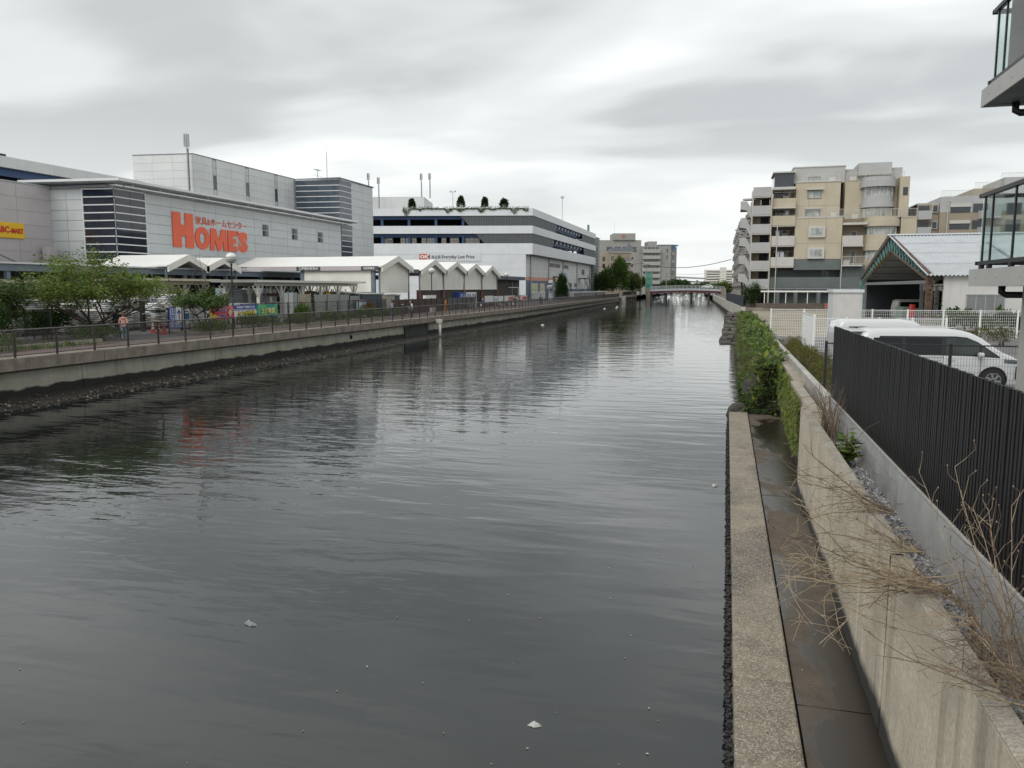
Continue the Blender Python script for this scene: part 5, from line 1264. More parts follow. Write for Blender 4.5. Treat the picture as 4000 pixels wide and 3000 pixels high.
# ---- people
skin_m = mat('skin', (.42, .27, .20), .6, .05)
def skin_mesh(joints, edges, sub=1):
    me = bpy.data.meshes.new('s'); names = list(joints); me.from_pydata([joints[n][0] for n in names], [(names.index(a), names.index(b_)) for a, b_ in edges], [])
    ob = bpy.data.objects.new('s', me); col.objects.link(ob); md = ob.modifiers.new('k', 'SKIN'); 
    for i, n in enumerate(names):
        r = joints[n][1]; me.skin_vertices[0].data[i].radius = (r, r) if not isinstance(r, tuple) else r
    me.skin_vertices[0].data[0].use_root = True; md.use_smooth_shade = True
    sb = ob.modifiers.new('d', 'SUBSURF'); sb.levels = sub; sb.render_levels = sub
    r = bpy.data.meshes.new_from_object(ob.evaluated_get(bpy.context.evaluated_depsgraph_get())); bpy.data.objects.remove(ob); bpy.data.meshes.remove(me); return r
def person(label, loc, rz, h, top_m, leg_m, hair_m, shoe_m, stride=.22, coat=0.0, hood=False, arm_out=0.0):
    t = thing('person', label, 'person', loc, rz); k = h / 1.7; V = lambda x, y, z: (x * k, y * k, z * k); s = stride
    J = {'pelvis': (V(0, 0, .93), (.13*k, .10*k)), 'spine': (V(0, .0, 1.13), (.12*k, .09*k)), 'chest': (V(0, .01, 1.33), (.15*k, .11*k)), 'neck': (V(0, .01, 1.47), .055*k), 'chin': (V(0, .03, 1.54), .075*k), 'skull': (V(0, .015, 1.62), (.085*k, .10*k)), 'nose': (V(0, .11, 1.575), .016*k)}
    E_ = [('pelvis', 'spine'), ('spine', 'chest'), ('chest', 'neck'), ('neck', 'chin'), ('chin', 'skull'), ('chin', 'nose')]
    for sd, sg in (('l', 1), ('r', -1)):
        f = s * sg
        J['sh' + sd] = (V(.17*sg, 0, 1.39), .062*k); J['el' + sd] = (V((.23 + arm_out)*sg, -.02 - f*.4, 1.13), .046*k); J['wr' + sd] = (V((.22 + arm_out)*sg, .06 - f*.8, .90), .032*k); J['pa' + sd] = (V(.22*sg, .07 - f*.9, .83), .036*k)
        for q in range(5): J[f'f{sd}{q}'] = (V((.22 + (q - 2)*.012)*sg, .085 - f*.9 + (.03 if q == 0 else 0) + (q-2)*.012, .755 + (.035 if q in (0, 4) else 0)), .009*k); E_.append(('pa' + sd, f'f{sd}{q}'))
        J['hi' + sd] = (V(.09*sg, 0, .90), .088*k); J['kn' + sd] = (V(.095*sg, .03 + f*.55, .49), .058*k); J['an' + sd] = (V(.095*sg, -.03 + f*1.15 - .06*(f < 0), .09 + .05*(f < 0)), .04*k); J['to' + sd] = (V(.10*sg, .12 + f*1.15 - .04*(f < 0), .045 + .01*(f < 0)), .035*k)
        E_ += [('chest', 'sh' + sd), ('sh' + sd, 'el' + sd), ('el' + sd, 'wr' + sd), ('wr' + sd, 'pa' + sd), ('pelvis', 'hi' + sd), ('hi' + sd, 'kn' + sd), ('kn' + sd, 'an' + sd), ('an' + sd, 'to' + sd)]
    def sub(names, add, nm, m):
        JJ = {n: (J[n][0], tuple(r + add*k for r in J[n][1]) if isinstance(J[n][1], tuple) else J[n][1] + add*k) for n in names}; me = skin_mesh(JJ, [e for e in E_ if e[0] in JJ and e[1] in JJ]); me.materials.append(m); return put(nm, me, t)
    me = skin_mesh(J, E_); me.materials.append(skin_m); put('body', me, t)
    sub(['pelvis', 'spine', 'chest', 'shl', 'ell', 'wrl', 'shr', 'elr', 'wrr'], .022, 'jacket', top_m)
    sub(['pelvis', 'hil', 'knl', 'anl', 'hir', 'knr', 'anr'], .014, 'trousers', leg_m)
    for sd in 'lr':
        a, b_ = Vector(J['an' + sd][0]), Vector(J['to' + sd][0]); mb = MB().tube([a + Vector((0, -.05, .0)), a, b_ + Vector((0, .04, 0))], [.05*k, .058*k, .045*k], 8); mb.build('shoe', shoe_m, t, smooth=True)
    if coat: MB().lathe((0, 0, 0), [(.20*k, coat), (.185*k, .93*k), (.16*k, 1.1*k)], 14).build('coat_skirt', top_m, t, smooth=True)
    MB().lathe((0, -.012*k, 1.60*k), [(.085*k, -.07*k), (.105*k, .0), (.10*k, .06*k), (.07*k, .105*k), (.01, .12*k)], 14).build('hair', hair_m, t, smooth=True)
    if hood: MB().lathe((0, -.10*k, 1.42*k), [(.10*k, -.06*k), (.13*k, 0), (.09*k, .07*k)], 12).build('hood', top_m, t, smooth=True)
    for sg in (-1, 1): MB().lathe((.032*k*sg, .098*k, 1.605*k), [(.001, -.008*k), (.009*k, 0), (.001, .008*k)], 6).build('eye', black_steel, t)
    return t
hair_b = mat('hair_dark', (.025, .018, .015), .6, .1); hair_g = mat('hair_brown', (.10, .055, .03), .6, .1); navy_c = mat('cloth_navy', (.016, .02, .04), .8, .1); pink_c = mat('cloth_pink', (.58, .32, .27), .8, .08); jean_l = mat('cloth_light_jeans', (.25, .38, .50), .8, .1); black_c = mat('cloth_black', (.016, .016, .018), .8, .1); white_c = mat('cloth_white', (.58, .59, .60), .8, .05); jean_d = mat('cloth_jeans', (.05, .08, .14), .8, .1); tan_s = mat('shoe_tan', (.32, .24, .18), .7, .1); shoe_w = mat('shoe_white', (.6, .58, .55), .7, .05); dgrey_c = mat('cloth_charcoal', (.05, .045, .045), .8, .1); blue_c = mat('cloth_blue', (.02, .05, .12), .8, .1); brown_c = mat('cloth_brown', (.10, .065, .05), .8, .1)
person('person in a pink hooded jacket and light jeans walking into the yard', (-33.6, 37.7, 1.91), R(42), 1.53, pink_c, jean_l, hair_g, tan_s, .20, .78, True)
person('person in a long navy coat walking beside the entrance tree', (-35.6, 39.5, 1.91), R(45), 1.68, navy_c, black_c, hair_b, black_c, .14, .62)
person('person in dark clothes with a grey backpack on the promenade', (-31.6, 71.2, 1.91), R(4), 1.70, black_c, jean_d, hair_b, shoe_w, .22)
person('person in black between two walkers on the promenade', (-30.75, 71.6, 1.91), R(-4), 1.62, black_c, dgrey_c, hair_b, shoe_w, .2)
person('person in a white shirt and dark trousers with a shoulder bag', (-29.95, 71.7, 1.91), R(0), 1.72, white_c, brown_c, mat('hair_grey', (.25, .22, .2), .6, .1), shoe_w, .2)
person('person in a blue jacket walking towards the viewer with a white bag', (-31.2, 99.5, 1.91), R(176), 1.70, blue_c, black_c, mat('cap_orange', (.35, .13, .06), .6, .1), black_c, .2)
person('person in dark clothes carrying a white shopping bag', (-30.5, 113.2, 1.91), R(185), 1.72, navy_c, black_c, hair_b, black_c, .08)
person('person in a black jacket and jeans near the topiary tree', (-31.2, 133.0, 1.91), R(5), 1.72, black_c, jean_d, hair_b, shoe_w, .22)
person('distant person in black before the row of air conditioners', (-35.5, 220, 1.91), R(0), 1.72, black_c, black_c, hair_b, black_c, .15)
person('distant person in grey at the railing near the sluice', (-32.3, 213, 1.91), R(0), 1.7, dgrey_c, dgrey_c, hair_b, black_c, .1)
person('person in a white top sitting out by the bicycles', (-35.6, 152, 1.91), R(60), 1.66, white_c, black_c, hair_b, black_c, .05)
def bag(name, label, cat, loc, d, m, rz=0):
    t = thing(name, label, cat, loc, rz); MB().box(-d[0]/2, -d[1]/2, 0, d[0]/2, d[1]/2, d[2]).build('body', m, t, bevel=min(d) * .3); MB().tube([(-d[0]*.3, 0, d[2]), (-d[0]*.22, 0, d[2] + .16), (d[0]*.22, 0, d[2] + .16), (d[0]*.3, 0, d[2])], .012, 5).build('strap', m, t)
bag('backpack', 'grey backpack worn by the left walker of three', 'backpack', (-31.58, 71.0, 3.0), (.30, .16, .42), mat('bag_grey', (.22, .22, .23), .7, .1)); bag('backpack', 'black bag on the back of the white shirted walker', 'backpack', (-29.98, 71.5, 3.05), (.26, .12, .36), black_c); bag('shopping_bag', 'white plastic shopping bag held by the person in dark clothes', 'bag', (-30.72, 113.1, 2.42), (.26, .12, .30), white_c); bag('shopping_bag', 'white bag held by the person in the blue jacket', 'bag', (-31.42, 99.4, 2.5), (.26, .12, .28), white_c); bag('handbag', 'dark brown handbag on the arm of the person in pink', 'bag', (-33.33, 37.85, 2.55), (.12, .30, .22), brown_c, R(42))
# ---- condensers, topiary, sculpture, outdoor stairs by the supermarket
ac_m = mat('condenser_beige', (.40, .385, .35), .5, .08, 2, rand=.05); grill = mat('condenser_grille', (.05, .05, .05), .6, .1)
for k in range(8):
    y_ = 210 + k * 7.2; t = thing('condenser', 'row of large cream condensers behind the promenade railing', 'condenser', (-40, y_, 1.9), 0, 'large condensers beside the supermarket'); MB().box(-1.2, 0, .3, 0, 6.6, 1.8).build('housing', ac_m, t); MB().box(-1.3, -.05, 1.802, .1, 6.65, 1.95).build('top', white_paint, t)
    t['label'] = f'cream air conditioning condenser, number {["one", "two", "three", "four", "five", "six", "seven", "eight"][k]} from the stairs along the promenade'
    for j in range(4): MB().box(.003, .3 + j * 1.6, .6, .02, 1.4 + j * 1.6, 1.6).build('grille', grill, t)
for k, u_ in enumerate((-36.4, -35.0, -31.9, -30.6, -29.2, -26.8, -25.5, -24.4, -22.0, -19.9, -18.9, -16.3, -15.1, -13.9)):
    p = OKC + okd * u_ + nrm * 1.6; t = thing('condenser', f'grey roof deck condenser, {["1st", "2nd", "3rd", "4th", "5th", "6th", "7th", "8th", "9th", "10th", "11th", "12th", "13th", "14th"][k]} from the left on the lower parking storey', 'condenser', (p.x, p.y, 15.5), math.atan2(okd.y, okd.x), 'condensers on the parking storey'); w_ = 1.15 if k else 2.4
    MB().box(0, 0, -.1, w_, .8, 1.45).build('housing', mat('condenser_grey', (.28, .265, .25), .5, .08, 2), t)
    if k:
        for j in range(2): MB().box(.12 + j * .5, -.02, .95, .52 + j * .5, -.003, 1.3).build('grille', mat('condenser_slot', (.45, .46, .46), .5, .1), t)
def stair(label, y0, L_, z0, dz, w_=1.6):
    t = thing('outdoor_stair', label, 'stair', (-44.5, y0, 1.9)); n = 16; dark = mat('stair_dark', (.075, .07, .07), .6, .1); me = MB().box(-w_/2, 0, 0, w_/2, .36, .05).mesh('tread', dark)
    for k in range(n): put('tread', me, t, (0, 3.2 + L_ * k / n, z0 - dz * (k + .5) / n))
    for s in (-1, 1): MB().tube([(s*w_/2, 3.1, z0), (s*w_/2, 3.2 + L_, z0 - dz)], .12, 4).build('stringer', dark, t); MB().tube([(s*w_/2, 3.1, z0 + 1.0), (s*w_/2, 3.2 + L_, z0 - dz + 1.0)], .035, 5).build('handrail', galv, t)
    MB().box(-2.2, 0, z0 - .3, w_/2 + .1, 3.2, z0).build('landing', dark, t); mb = MB().box(-w_/2, 0, z0 + .95, w_/2, .04, z0 + 1.0).box(w_/2, 0, z0 + .95, w_/2 + .04, 3.2, z0 + 1.0)
    for k in range(9): mb.box(w_/2, k * .4, z0, w_/2 + .04, k * .4 + .04, z0 + .95)
    mb.build('landing_rail', galv, t); MB().box(-.1, .2, 0, .1, .45, z0 - .3).build('leg', galv, t)
stair('dark outdoor stair on the supermarket side wall', 213.5, 11, 6.2, 4.8); stair('second outdoor stair near the louvre tower', 252, 12, 6.2, 5.2)
sp_ = thing('sculpture', 'grey abstract block sculpture on a column by the supermarket', 'sculpture', (-41.5, 188, 1.9)); MB().box(-.5, -.6, 0, .5, .6, 3.2).build('column', blk_g, sp_); MB().cbox((0, -.6, 3.5), (1.2, 3.4, .5), 0, .25).build('block', blk_g, sp_); MB().cbox((0, .3, 4.2), (1.0, 2.0, .8), 0, -.4).build('block', blk_g, sp_); MB().cbox((0, 1.6, 2.9), (1.1, 1.8, .5), 0, -.2).build('block', blk_g, sp_)
# ---- antennas and roof furniture
def mast(label, loc, h, kind='cell'):
    t = thing('antenna', label, 'antenna', loc, 0); MB().tube([(0, 0, 0), (0, 0, h)], .09 if kind == 'cell' else .05, 6).build('mast', galv, t)
    if kind == 'cell':
        for a in range(3): q = 2*PI*a/3; MB().box(.28*math.cos(q) - .09, .28*math.sin(q) - .09, h - 1.7, .28*math.cos(q) + .09, .28*math.sin(q) + .09, h - .1).build('panel', mat('antenna_grey', (.38, .39, .39), .5, .1), t); MB().tube([(0, 0, h - .9), (.28*math.cos(q), .28*math.sin(q), h - .9)], .03, 4).build('arm', galv, t)
        MB().tube([(.18, 0, 0), (.18, 0, h - 1.9)], .06, 5).build('cable', mat('cable_dark', (.05, .05, .055), .6, .1), t)
    elif kind == 'yagi':
        MB().tube([(0, -.9, h), (0, .9, h)], .02, 4).build('boom', galv, t); mb = MB()
        for j in range(8): mb.box(-.35, -.85 + j*.24, h - .02, .35, -.83 + j*.24, h + .02)
        mb.box(-.02, -1.3, h - .9, .02, 1.3, h - .86); mb.build('elements', galv, t)
    else: MB().tube([(0, 0, h), (0, 0, h + .8)], .015, 4).build('tip', galv, t)
mast('cell antenna mast on the white penthouse corner', (-68.3, 89.6, 17.2), 7.6); mast('thin lightning rod on the glass tower', (-63, 117, 22.2), 4.4, 'rod'); mast('television aerial beside the lightning rod', (-63, 113.9, 21.8), 1.6, 'yagi')
for lb_, x_, y_, z_, h_ in (('short antenna behind the glass tower', -87.4, 183.4, 22, 11.4), ('second short antenna right of the glass tower', -85, 184.1, 22, 10.4), ('left antenna of the pair on the plant room', -75.9, 190, 27.6, 6.2), ('right antenna of the pair on the plant room', -73.6, 190, 27.6, 6.2)): mast(lb_, (x_, y_, z_), h_)
p = OKC + okd * -19.3 + nrm * 3; t = thing('roof_floodlight', 'twin globe floodlight pole on the supermarket roof', 'lamp', (p.x, p.y, 23.6)); MB().tube([(0, 0, 0), (0, 0, 4.6)], .06, 6).build('pole', galv, t); MB().tube([(-.6, 0, 4.2), (.6, 0, 4.2)], .04, 5).build('arm', galv, t)
for s in (-1, 1): MB().lathe((s*.6, 0, 4.45), [(.05, -.25), (.25, -.1), (.26, .1), (.05, .25)], 10).build('globe', mat('globe_white', (.72, .73, .72), .2, .03), t, smooth=True)
t = thing('roof_floodlight', 'single floodlight pole farther along the supermarket roof', 'lamp', (-46.5, 225, 23.5)); MB().tube([(0, 0, 0), (0, 0, 7.5)], .08, 6).build('pole', galv, t); MB().box(-.4, -.4, 7.0, .4, .4, 7.5).build('head', galv, t)
t = thing('roof_sign', 'small green sign at the far end of the supermarket roof', 'sign', (-45.5, 262, 23.5)); MB().box(-.1, 0, .2, .1, 3.2, 2.4).build('board', mat('roof_sign_green', (.05, .22, .13), .5, .1), t); MB().tube([(0, 1.6, 0), (0, 1.6, .2)], .08, 5).build('post', galv, t)
# ================================================================== RIGHT BANK
# ---- black picket fence on the block wall
pf_ = thing('picket_fence', 'black metal slat fence on top of the low block wall', 'fence', (2.25, 10, 2.6))
slat_m = mat('charcoal_slat', (0.010, 0.010, 0.012), .45, .15, 2, rand=.12)
slat = MB().box(-.018, -.026, -.02, .018, .026, 1.5).mesh('slat', slat_m)
y = 4.6; 
while y < 17.75:
    o = put('slat', slat, pf_, (-.02, y - 10, random.uniform(-.004, .004))); o.rotation_euler = (random.gauss(0, .0022), random.gauss(0, .002), random.gauss(0, .02)); y += .088
MB().box(.015, -5.6, .22, .05, 7.75, .27).build('rail', black_steel, pf_)
MB().box(.015, -5.6, 1.12, .05, 7.75, 1.17).build('rail', black_steel, pf_)
for k in range(8): MB().box(.055, -5.4 + k * 1.85, -.02, .10, -5.35 + k * 1.85, 1.4).build('post', black_steel, pf_)
# fine galvanised wires hanging against the block wall at the near end
mb = MB(); yy = 3.2
while yy < 10.6:
    mb.box(2.166, yy, 1.99, 2.172, yy + .005, 2.58); yy += .026
for z in (2.12, 2.3, 2.48): mb.box(2.173, 3.2, z, 2.178, 10.6, z + .005)
tag(mb.build('wire_mesh', mat('pale_wire', (.42, .43, .43), .5, .1, 4)), 'fine pale wire mesh against the near end of the block wall', 'mesh')

# ---- welded mesh fences
def mesh_fence(name, label, p0, p1, z0, z1, m, dx=.06, dz=.12, post=2.0, wire=.004, group=None, pr=.025):
    d = Vector((p1[0]-p0[0], p1[1]-p0[1])); L_ = d.length; a = math.atan2(d.y, d.x)
    t = thing(name, label, 'fence', (p0[0], p0[1], z0), a, group)
    h = z1 - z0; mb = MB(); x = dx
    while x < L_:
        mb.box(x - wire/2, -wire/2, .03, x + wire/2, wire/2, h); x += dx
    z = .06
    while z < h:
        mb.box(0, -wire/2 - .004, z - wire/2, L_, -wire/2, z + wire/2); z += dz
    o = mb.build('wire_panel', m, t)
    n = max(1, round(L_ / post)); pm = MB().box(-pr, -pr, 0, pr, pr, h + .04).mesh('post', m)
    for k in range(n + 1): put('post', pm, t, (L_ * k / n, .03, 0))
    MB().box(0, -.02, h - .03, L_, .012, h).build('top_rail', m, t)
    return t
mesh_fence('mesh_fence', 'dark welded mesh fence in front of the white minivan', (2.4, 20.5), (7.9, 20.5), 1.9, 3.57, black_steel, .062, .16, 2.2, .005, pr=.03)
wf_m = mat('white_wire', (.76, .77, .75), .5, .05)
mesh_fence('mesh_fence', 'white welded mesh fence around the vacant lot behind the vans', (2.55, 48.6), (15.4, 48.6), 2.05, 3.66, wf_m, .10, .16, 1.9, .010, pr=.04)
mesh_fence('mesh_fence', 'white mesh gate panel standing left of the black fence end', (3.85, 43.3), (3.85, 38.0), 1.98, 3.68, wf_m, .07, .14, 5.3, .016, pr=.045)
mesh_fence('mesh_fence', 'white mesh panel joining the gate panel to the car park', (3.87, 37.95), (9.4, 38.4), 1.95, 3.55, wf_m, .08, .14, 1.4, .012, pr=.04)
lb = thing('lot_block_wall', 'grey block kerb wall under the white mesh fence', 'wall', (2.5, 48.75, 1.9))
for k in range(16):
    for j in range(2): MB().box(k*.4 - .2*(j%2), 0, j*.2 - .55, k*.4 + .39 - .2*(j%2), .14, j*.2 - .36).build('block', block_m, lb) if False else None
bk = MB().box(0, 0, 0, .385, .12, .19).mesh('block', block_m)
for j in range(3):
    for k in range(14): put('block', bk, lb, (k * .4 - (.2 if j % 2 else 0), 0, -.42 + j * .2))
MB().box(-.2, .02, -.5, 5.6, .10, .17).build('mortar', mat('mortar', (.24, .24, .235), .9, .1), lb)

# ---- white electrical cubicle
eb = thing('electric_cabinet', 'tall white steel electrical cabinet in the car park behind the vans', 'cabinet', (5.5, 45.0, 1.9), R(10))
cab_l = mat('cabinet_white', (.62, .64, .65), .5, .04); cab_r = mat('cabinet_cream', (.56, .54, .51), .5, .05, streak=.15)
MB().box(0, 0, .1, 1.5, .9, 2.75).build('body', cab_r, eb, bevel=.01)
MB().box(-.06, -.08, 2.752, 1.56, .98, 2.92).build('lid', cab_l, eb, bevel=.015)
MB().box(.10, -.02, .25, 1.40, -.003, 2.6).build('door', cab_r, eb)
MB().box(.45, -.035, .25, 1.1, -.021, 1.75).build('service_panel', cab_r, eb)
MB().box(-.012, .03, .15, -.003, .87, 2.65).build('side_panel', cab_l, eb)
for z in (.9, 1.1): MB().box(-.05, .2, z, -.013, .35, z + .12).build('hasp', galv, eb)

# ---- vans
def car(name, label, L_, W, prof, belt, loc, rz, paint, wheels, glassband, wheel_r=.31, tumble=.12, group=None, zb=.2, cat='minivan'):
    """prof: (x, z) top silhouette rear to front. glassband: list of (x0, x1, zl, zu, matname) with zl/zu functions or numbers."""
    t = thing(name, label, cat, loc, rz, group)
    def top(x):
        for (a, za), (b_, zb_) in zip(prof, prof[1:]):
            if a <= x <= b_: return za + (zb_ - za) * (x - a) / max(1e-6, b_ - a)
        return prof[-1][1] if x > prof[-1][0] else prof[0][1]
    zmax = max(p[1] for p in prof)
    def hw(x, z):
        w_ = W / 2
        e = max(0, x - (L_ - .75)) / .75; w_ *= 1 - .24 * e ** 2.2
        e = max(0, .35 - x) / .35; w_ *= 1 - .09 * e ** 2
        if z > belt: w_ -= tumble * ((z - belt) / (zmax - belt)) ** 1.25
        if z < .42: w_ -= .05 * (.42 - z) / .22
        if .5 < z < belt: w_ += .012 * math.sin((z - .5) / (belt - .5) * PI)
        return w_
    xs = [0.0, .04, .12, .25, .45, .8] + [1.2 + (L_ - 2.4) * k / 10 for k in range(11)] + [L_ - 1.0, L_ - .8, L_ - .62, L_ - .45, L_ - .3, L_ - .18, L_ - .09, L_ - .03, L_]
    tt = [0, .03, .12, .25, .40, .52, .64, .76, .86, .92, .96, .985, 1.0]
    ed = [1, 1, 1, 1, 1, 1, 1, 1, 1, .992, .965, .90, .70]
    rings = []
    for x in xs:
        zt = top(x); ring = []
        for q, e_ in zip(tt, ed): z = zb + (zt - zb) * q; ring.append((x - L_/2, -hw(x, z) * e_, z))
        ring.append((x - L_/2, 0, zt + .012))
        for q, e_ in reversed(list(zip(tt, ed))): z = zb + (zt - zb) * q; ring.append((x - L_/2, hw(x, z) * e_, z))
        rings.append(ring)
    MB().loft(rings).build('body', paint, t, smooth=True, recalc=True)
    def patch(nm, x0, x1, zl, zu, m, eps, parent=t, sides=(-1, 1), n=12):
        f0 = zl if callable(zl) else (lambda x: zl); f1 = zu if callable(zu) else (lambda x: zu)
        for sd in sides:
            mb = MB()
            for i in range(n + 1):
                x = x0 + (x1 - x0) * i / n
                for j in range(5):
                    z = f0(x) + (f1(x) - f0(x)) * j / 4
                    mb.v.append((x - L_/2, sd * (hw(x, z) + eps), z))
            for i in range(n):
                for j in range(4):
                    a = i*5 + j; mb.f.append((a, a+5, a+6, a+1) if sd < 0 else (a, a+1, a+6, a+5)); mb.m.append(0)
            mb.build(nm, m, parent, smooth=True)
    for (nm, x0, x1, zl, zu, m, eps) in glassband: patch(nm, x0, x1, zl, zu, m, eps)
    tyre = mat('tyre_black', (.018, .018, .018), .8, .1); archm = mat('arch_black', (.01, .01, .01), .9, 0)
    rim = mat('alloy_rim', (.42, .42, .43), .3, .05, metal=.8); rimd = mat('rim_dark', (.03, .03, .03), .5, .05)
    for wx in wheels:
        for sd in (-1, 1):
            yb = hw(wx, .45)
            mb = MB(); n = 18; r = wheel_r + .085
            vs_ = [(wx - L_/2, sd * (yb + .004), wheel_r)]
            for k in range(n + 1):
                a = PI * (-.12 + 1.24 * k / n); vs_.append((wx - L_/2 + r * math.cos(a), sd * (hw(wx + r * math.cos(a) * .9, max(.2, wheel_r + r * math.sin(a))) + .006), wheel_r + r * math.sin(a)))
            mb.add(vs_, [(0, k + 1, k + 2) for k in range(n)]); mb.build('wheel_arch', archm, t, recalc=False)
            wo = MB().cyl((wx - L_/2, sd * (yb - .16) + (0 if sd > 0 else -.19), wheel_r), wheel_r, .19, 24, 'y').build('wheel', tyre, t, bevel=.02)
            yo_ = sd * (yb + .035)
            MB().cyl((wx - L_/2, yo_ - .004, wheel_r), wheel_r * .70, .008, 24, 'y').build('rim_disc', rimd, wo)
            mb = MB()
            for k in range(7):
                a = 2*PI*k/7; c_, s_ = math.cos(a), math.sin(a)
                mb.add([(wx - L_/2 + c_*r_ + s_*w_, yo_ + sd*.012, wheel_r + s_*r_ - c_*w_) for r_, w_ in ((.04, .035), (wheel_r*.68, .045), (wheel_r*.68, -.01), (.04, -.02))], [(0, 1, 2, 3)])
            n = 24
            for k in range(n):
                a, b_ = 2*PI*k/n, 2*PI*(k+1)/n
                mb.add([(wx - L_/2 + math.cos(q)*r_, yo_ + sd*.012, wheel_r + math.sin(q)*r_) for q, r_ in ((a, wheel_r*.64), (b_, wheel_r*.64), (b_, wheel_r*.71), (a, wheel_r*.71))], [(0, 1, 2, 3)])
            mb.build('rim', rim, wo)
    t['_'] = 0; del t['_']
    return t, patch, hw, top
pearl = mat('pearl_white_paint', (.60, .61, .615), .22, .02, .6, spec=.6, coat=.6)
priv = mat('privacy_glass', (.008, .009, .011), .08, .1, 1, spec=.3)
clearg = mat('side_glass', (.03, .042, .04), .06, .4, 2.2, spec=.45)
blackt = mat('gloss_black_trim', (.010, .010, .012), .25, .05)
chrome = mat('chrome', (.55, .55, .56), .15, .03, metal=1)
seamp = mat('door_gap', (.10, .10, .105), .6, .02)
roofl = [(0, .95), (.03, 1.15), (.10, 1.42), (.20, 1.66), (.32, 1.755), (.6, 1.80), (1.4, 1.825), (2.4, 1.82), (2.9, 1.785), (3.2, 1.72), (3.45, 1.62), (4.02, 1.185), (4.2, 1.10), (4.45, 1.00), (4.60, .90), (4.67, .72), (4.70, .45)]
bl = lambda x: 1.06 - .035 * max(0, (x - 1.0) / 3) - .05 * max(0, x - 3.2)
def ut(x):
    z = 1.60 if x < 3.0 else 1.60 - (x - 3.0) * .34 - max(0, x - 3.3) * .36
    return z
gb = [('window_band', .40, 3.98, lambda x: bl(x), lambda x: min(ut(x), max(bl(x) + .01, bl(x) + (x - .40) * 3.0)), blackt, .006),
      ('window', .52, 1.30, lambda x: bl(x) + .04, lambda x: ut(x) - .05, priv, .011),
      ('window', 1.42, 2.40, lambda x: bl(x) + .04, lambda x: ut(x) - .05, priv, .011),
      ('window', 2.52, 3.42, lambda x: bl(x) + .04, lambda x: ut(x) - .05, clearg, .011),
      ('window', 3.50, 3.90, lambda x: bl(x) + .03, lambda x: max(bl(x) + .035, ut(x) - .05), clearg, .011),
      ('door_gap', 1.34, 1.355, .40, bl, seamp, .005), ('door_gap', 2.44, 2.455, .40, bl, seamp, .005), ('door_gap', 3.46, 3.475, .45, lambda x: 1.0, seamp, .005),
      ('door_gap', 1.0, 2.44, .985, 1.0, seamp, .005),
      ('sill', 1.15, 3.4, .24, .33, blackt, .008),
      ('door_handle', 2.16, 2.38, .905, .94, chrome, .035), ('door_handle', 2.55, 2.77, .905, .94, chrome, .035),
      ('headlight', 4.10, 4.60, lambda x: .80 + (4.6 - x) * .10, lambda x: .90 + (4.6 - x) * .12, mat('headlamp', (.10, .11, .12), .08, .3, 9, spec=.8), .012),
      ('bumper_trim', 4.46, 4.64, .36, .74, blackt, .012),
      ('tail_light', .05, .16, .95, 1.42, mat('tail_red', (.35, .02, .02), .2, .1), .010)]
v1, vp, vhw, vtop = car('minivan', 'white minivan parked nose right behind the black fence', 4.7, 1.735, roofl, 1.05, (5.95, 26.1, 1.9), R(7), pearl, (1.02, 3.82), gb, .325)
# windscreen, rear spoiler, mirrors, roof grooves
mb = MB()
for i in range(7):
    x = 3.47 + (4.0 - 3.47) * i / 6; z = vtop(x) + .012; w_ = vhw(x, z - .1) * .86
    mb.v += [(x - 2.35, -w_, z - .015), (x - 2.35, 0, z + .012), (x - 2.35, w_, z - .015)]
for i in range(6):
    for j in range(2): a = i*3 + j; mb.f.append((a, a+3, a+4, a+1)); mb.m.append(0)
mb.build('windscreen', clearg, v1, smooth=True)
MB().box(-2.46, -.66, 1.70, -2.0, .66, 1.765).build('spoiler', pearl, v1, bevel=.03)
for sd in (-1, 1):
    mb = MB(); mb.lathe((0, 0, 0), [(.02, -.09), (.10, -.07), (.125, 0), (.10, .07), (.02, .09)], 12)
    o = mb.build('mirror', chrome if sd > 0 else mat('mirror_cap', (.55, .56, .57), .15, .05, coat=.5), v1, (3.42 - 2.35, sd * 1.0, 1.08), smooth=True); o.scale = (.7, 1.1, .9)
for sd in (-1, 1):
    for k in (.30, .52): MB().box(-1.9, sd*k - .012, 1.832, .55, sd*k + .012, 1.846).build('roof_rib', pearl, v1)
# second van: boxy high roof
kei = [(0, .9), (.03, 1.3), (.08, 1.75), (.16, 1.87), (.4, 1.90), (2.2, 1.905), (2.6, 1.86), (2.85, 1.74), (3.15, 1.20), (3.30, .98), (3.38, .75), (3.4, .4)]
kb = lambda x: 1.08
ku = lambda x: 1.66 - max(0, x - 2.4) * .55
kg = [('window_band', .2, 2.98, kb, lambda x: min(ku(x), kb(x) + .01 + (x - .2) * 5), blackt, .006), ('window', .3, 1.0, lambda x: kb(x) + .04, lambda x: ku(x) - .04, priv, .011),
      ('window', 1.1, 1.95, lambda x: kb(x) + .04, lambda x: ku(x) - .04, priv, .011), ('window', 2.05, 2.85, lambda x: kb(x) + .04, lambda x: max(kb(x) + .05, ku(x) - .04), clearg, .011)]
car('box_van', 'boxy white van parked just behind the minivan, only its roof showing', 3.4, 1.475, kei, 1.08, (5.35, 30.5, 1.9), R(8), pearl, (.62, 2.75), kg, .27, .10, cat='van')
silver_p = mat('silver_car_paint', (.42, .41, .39), .3, .05, .6, coat=.4)
car('box_van', 'small silver van parked inside the old open shed', 3.4, 1.475, kei, 1.08, (17.4, 84, 1.9), R(12), silver_p, (.62, 2.75), kg, .27, .10, cat='van')

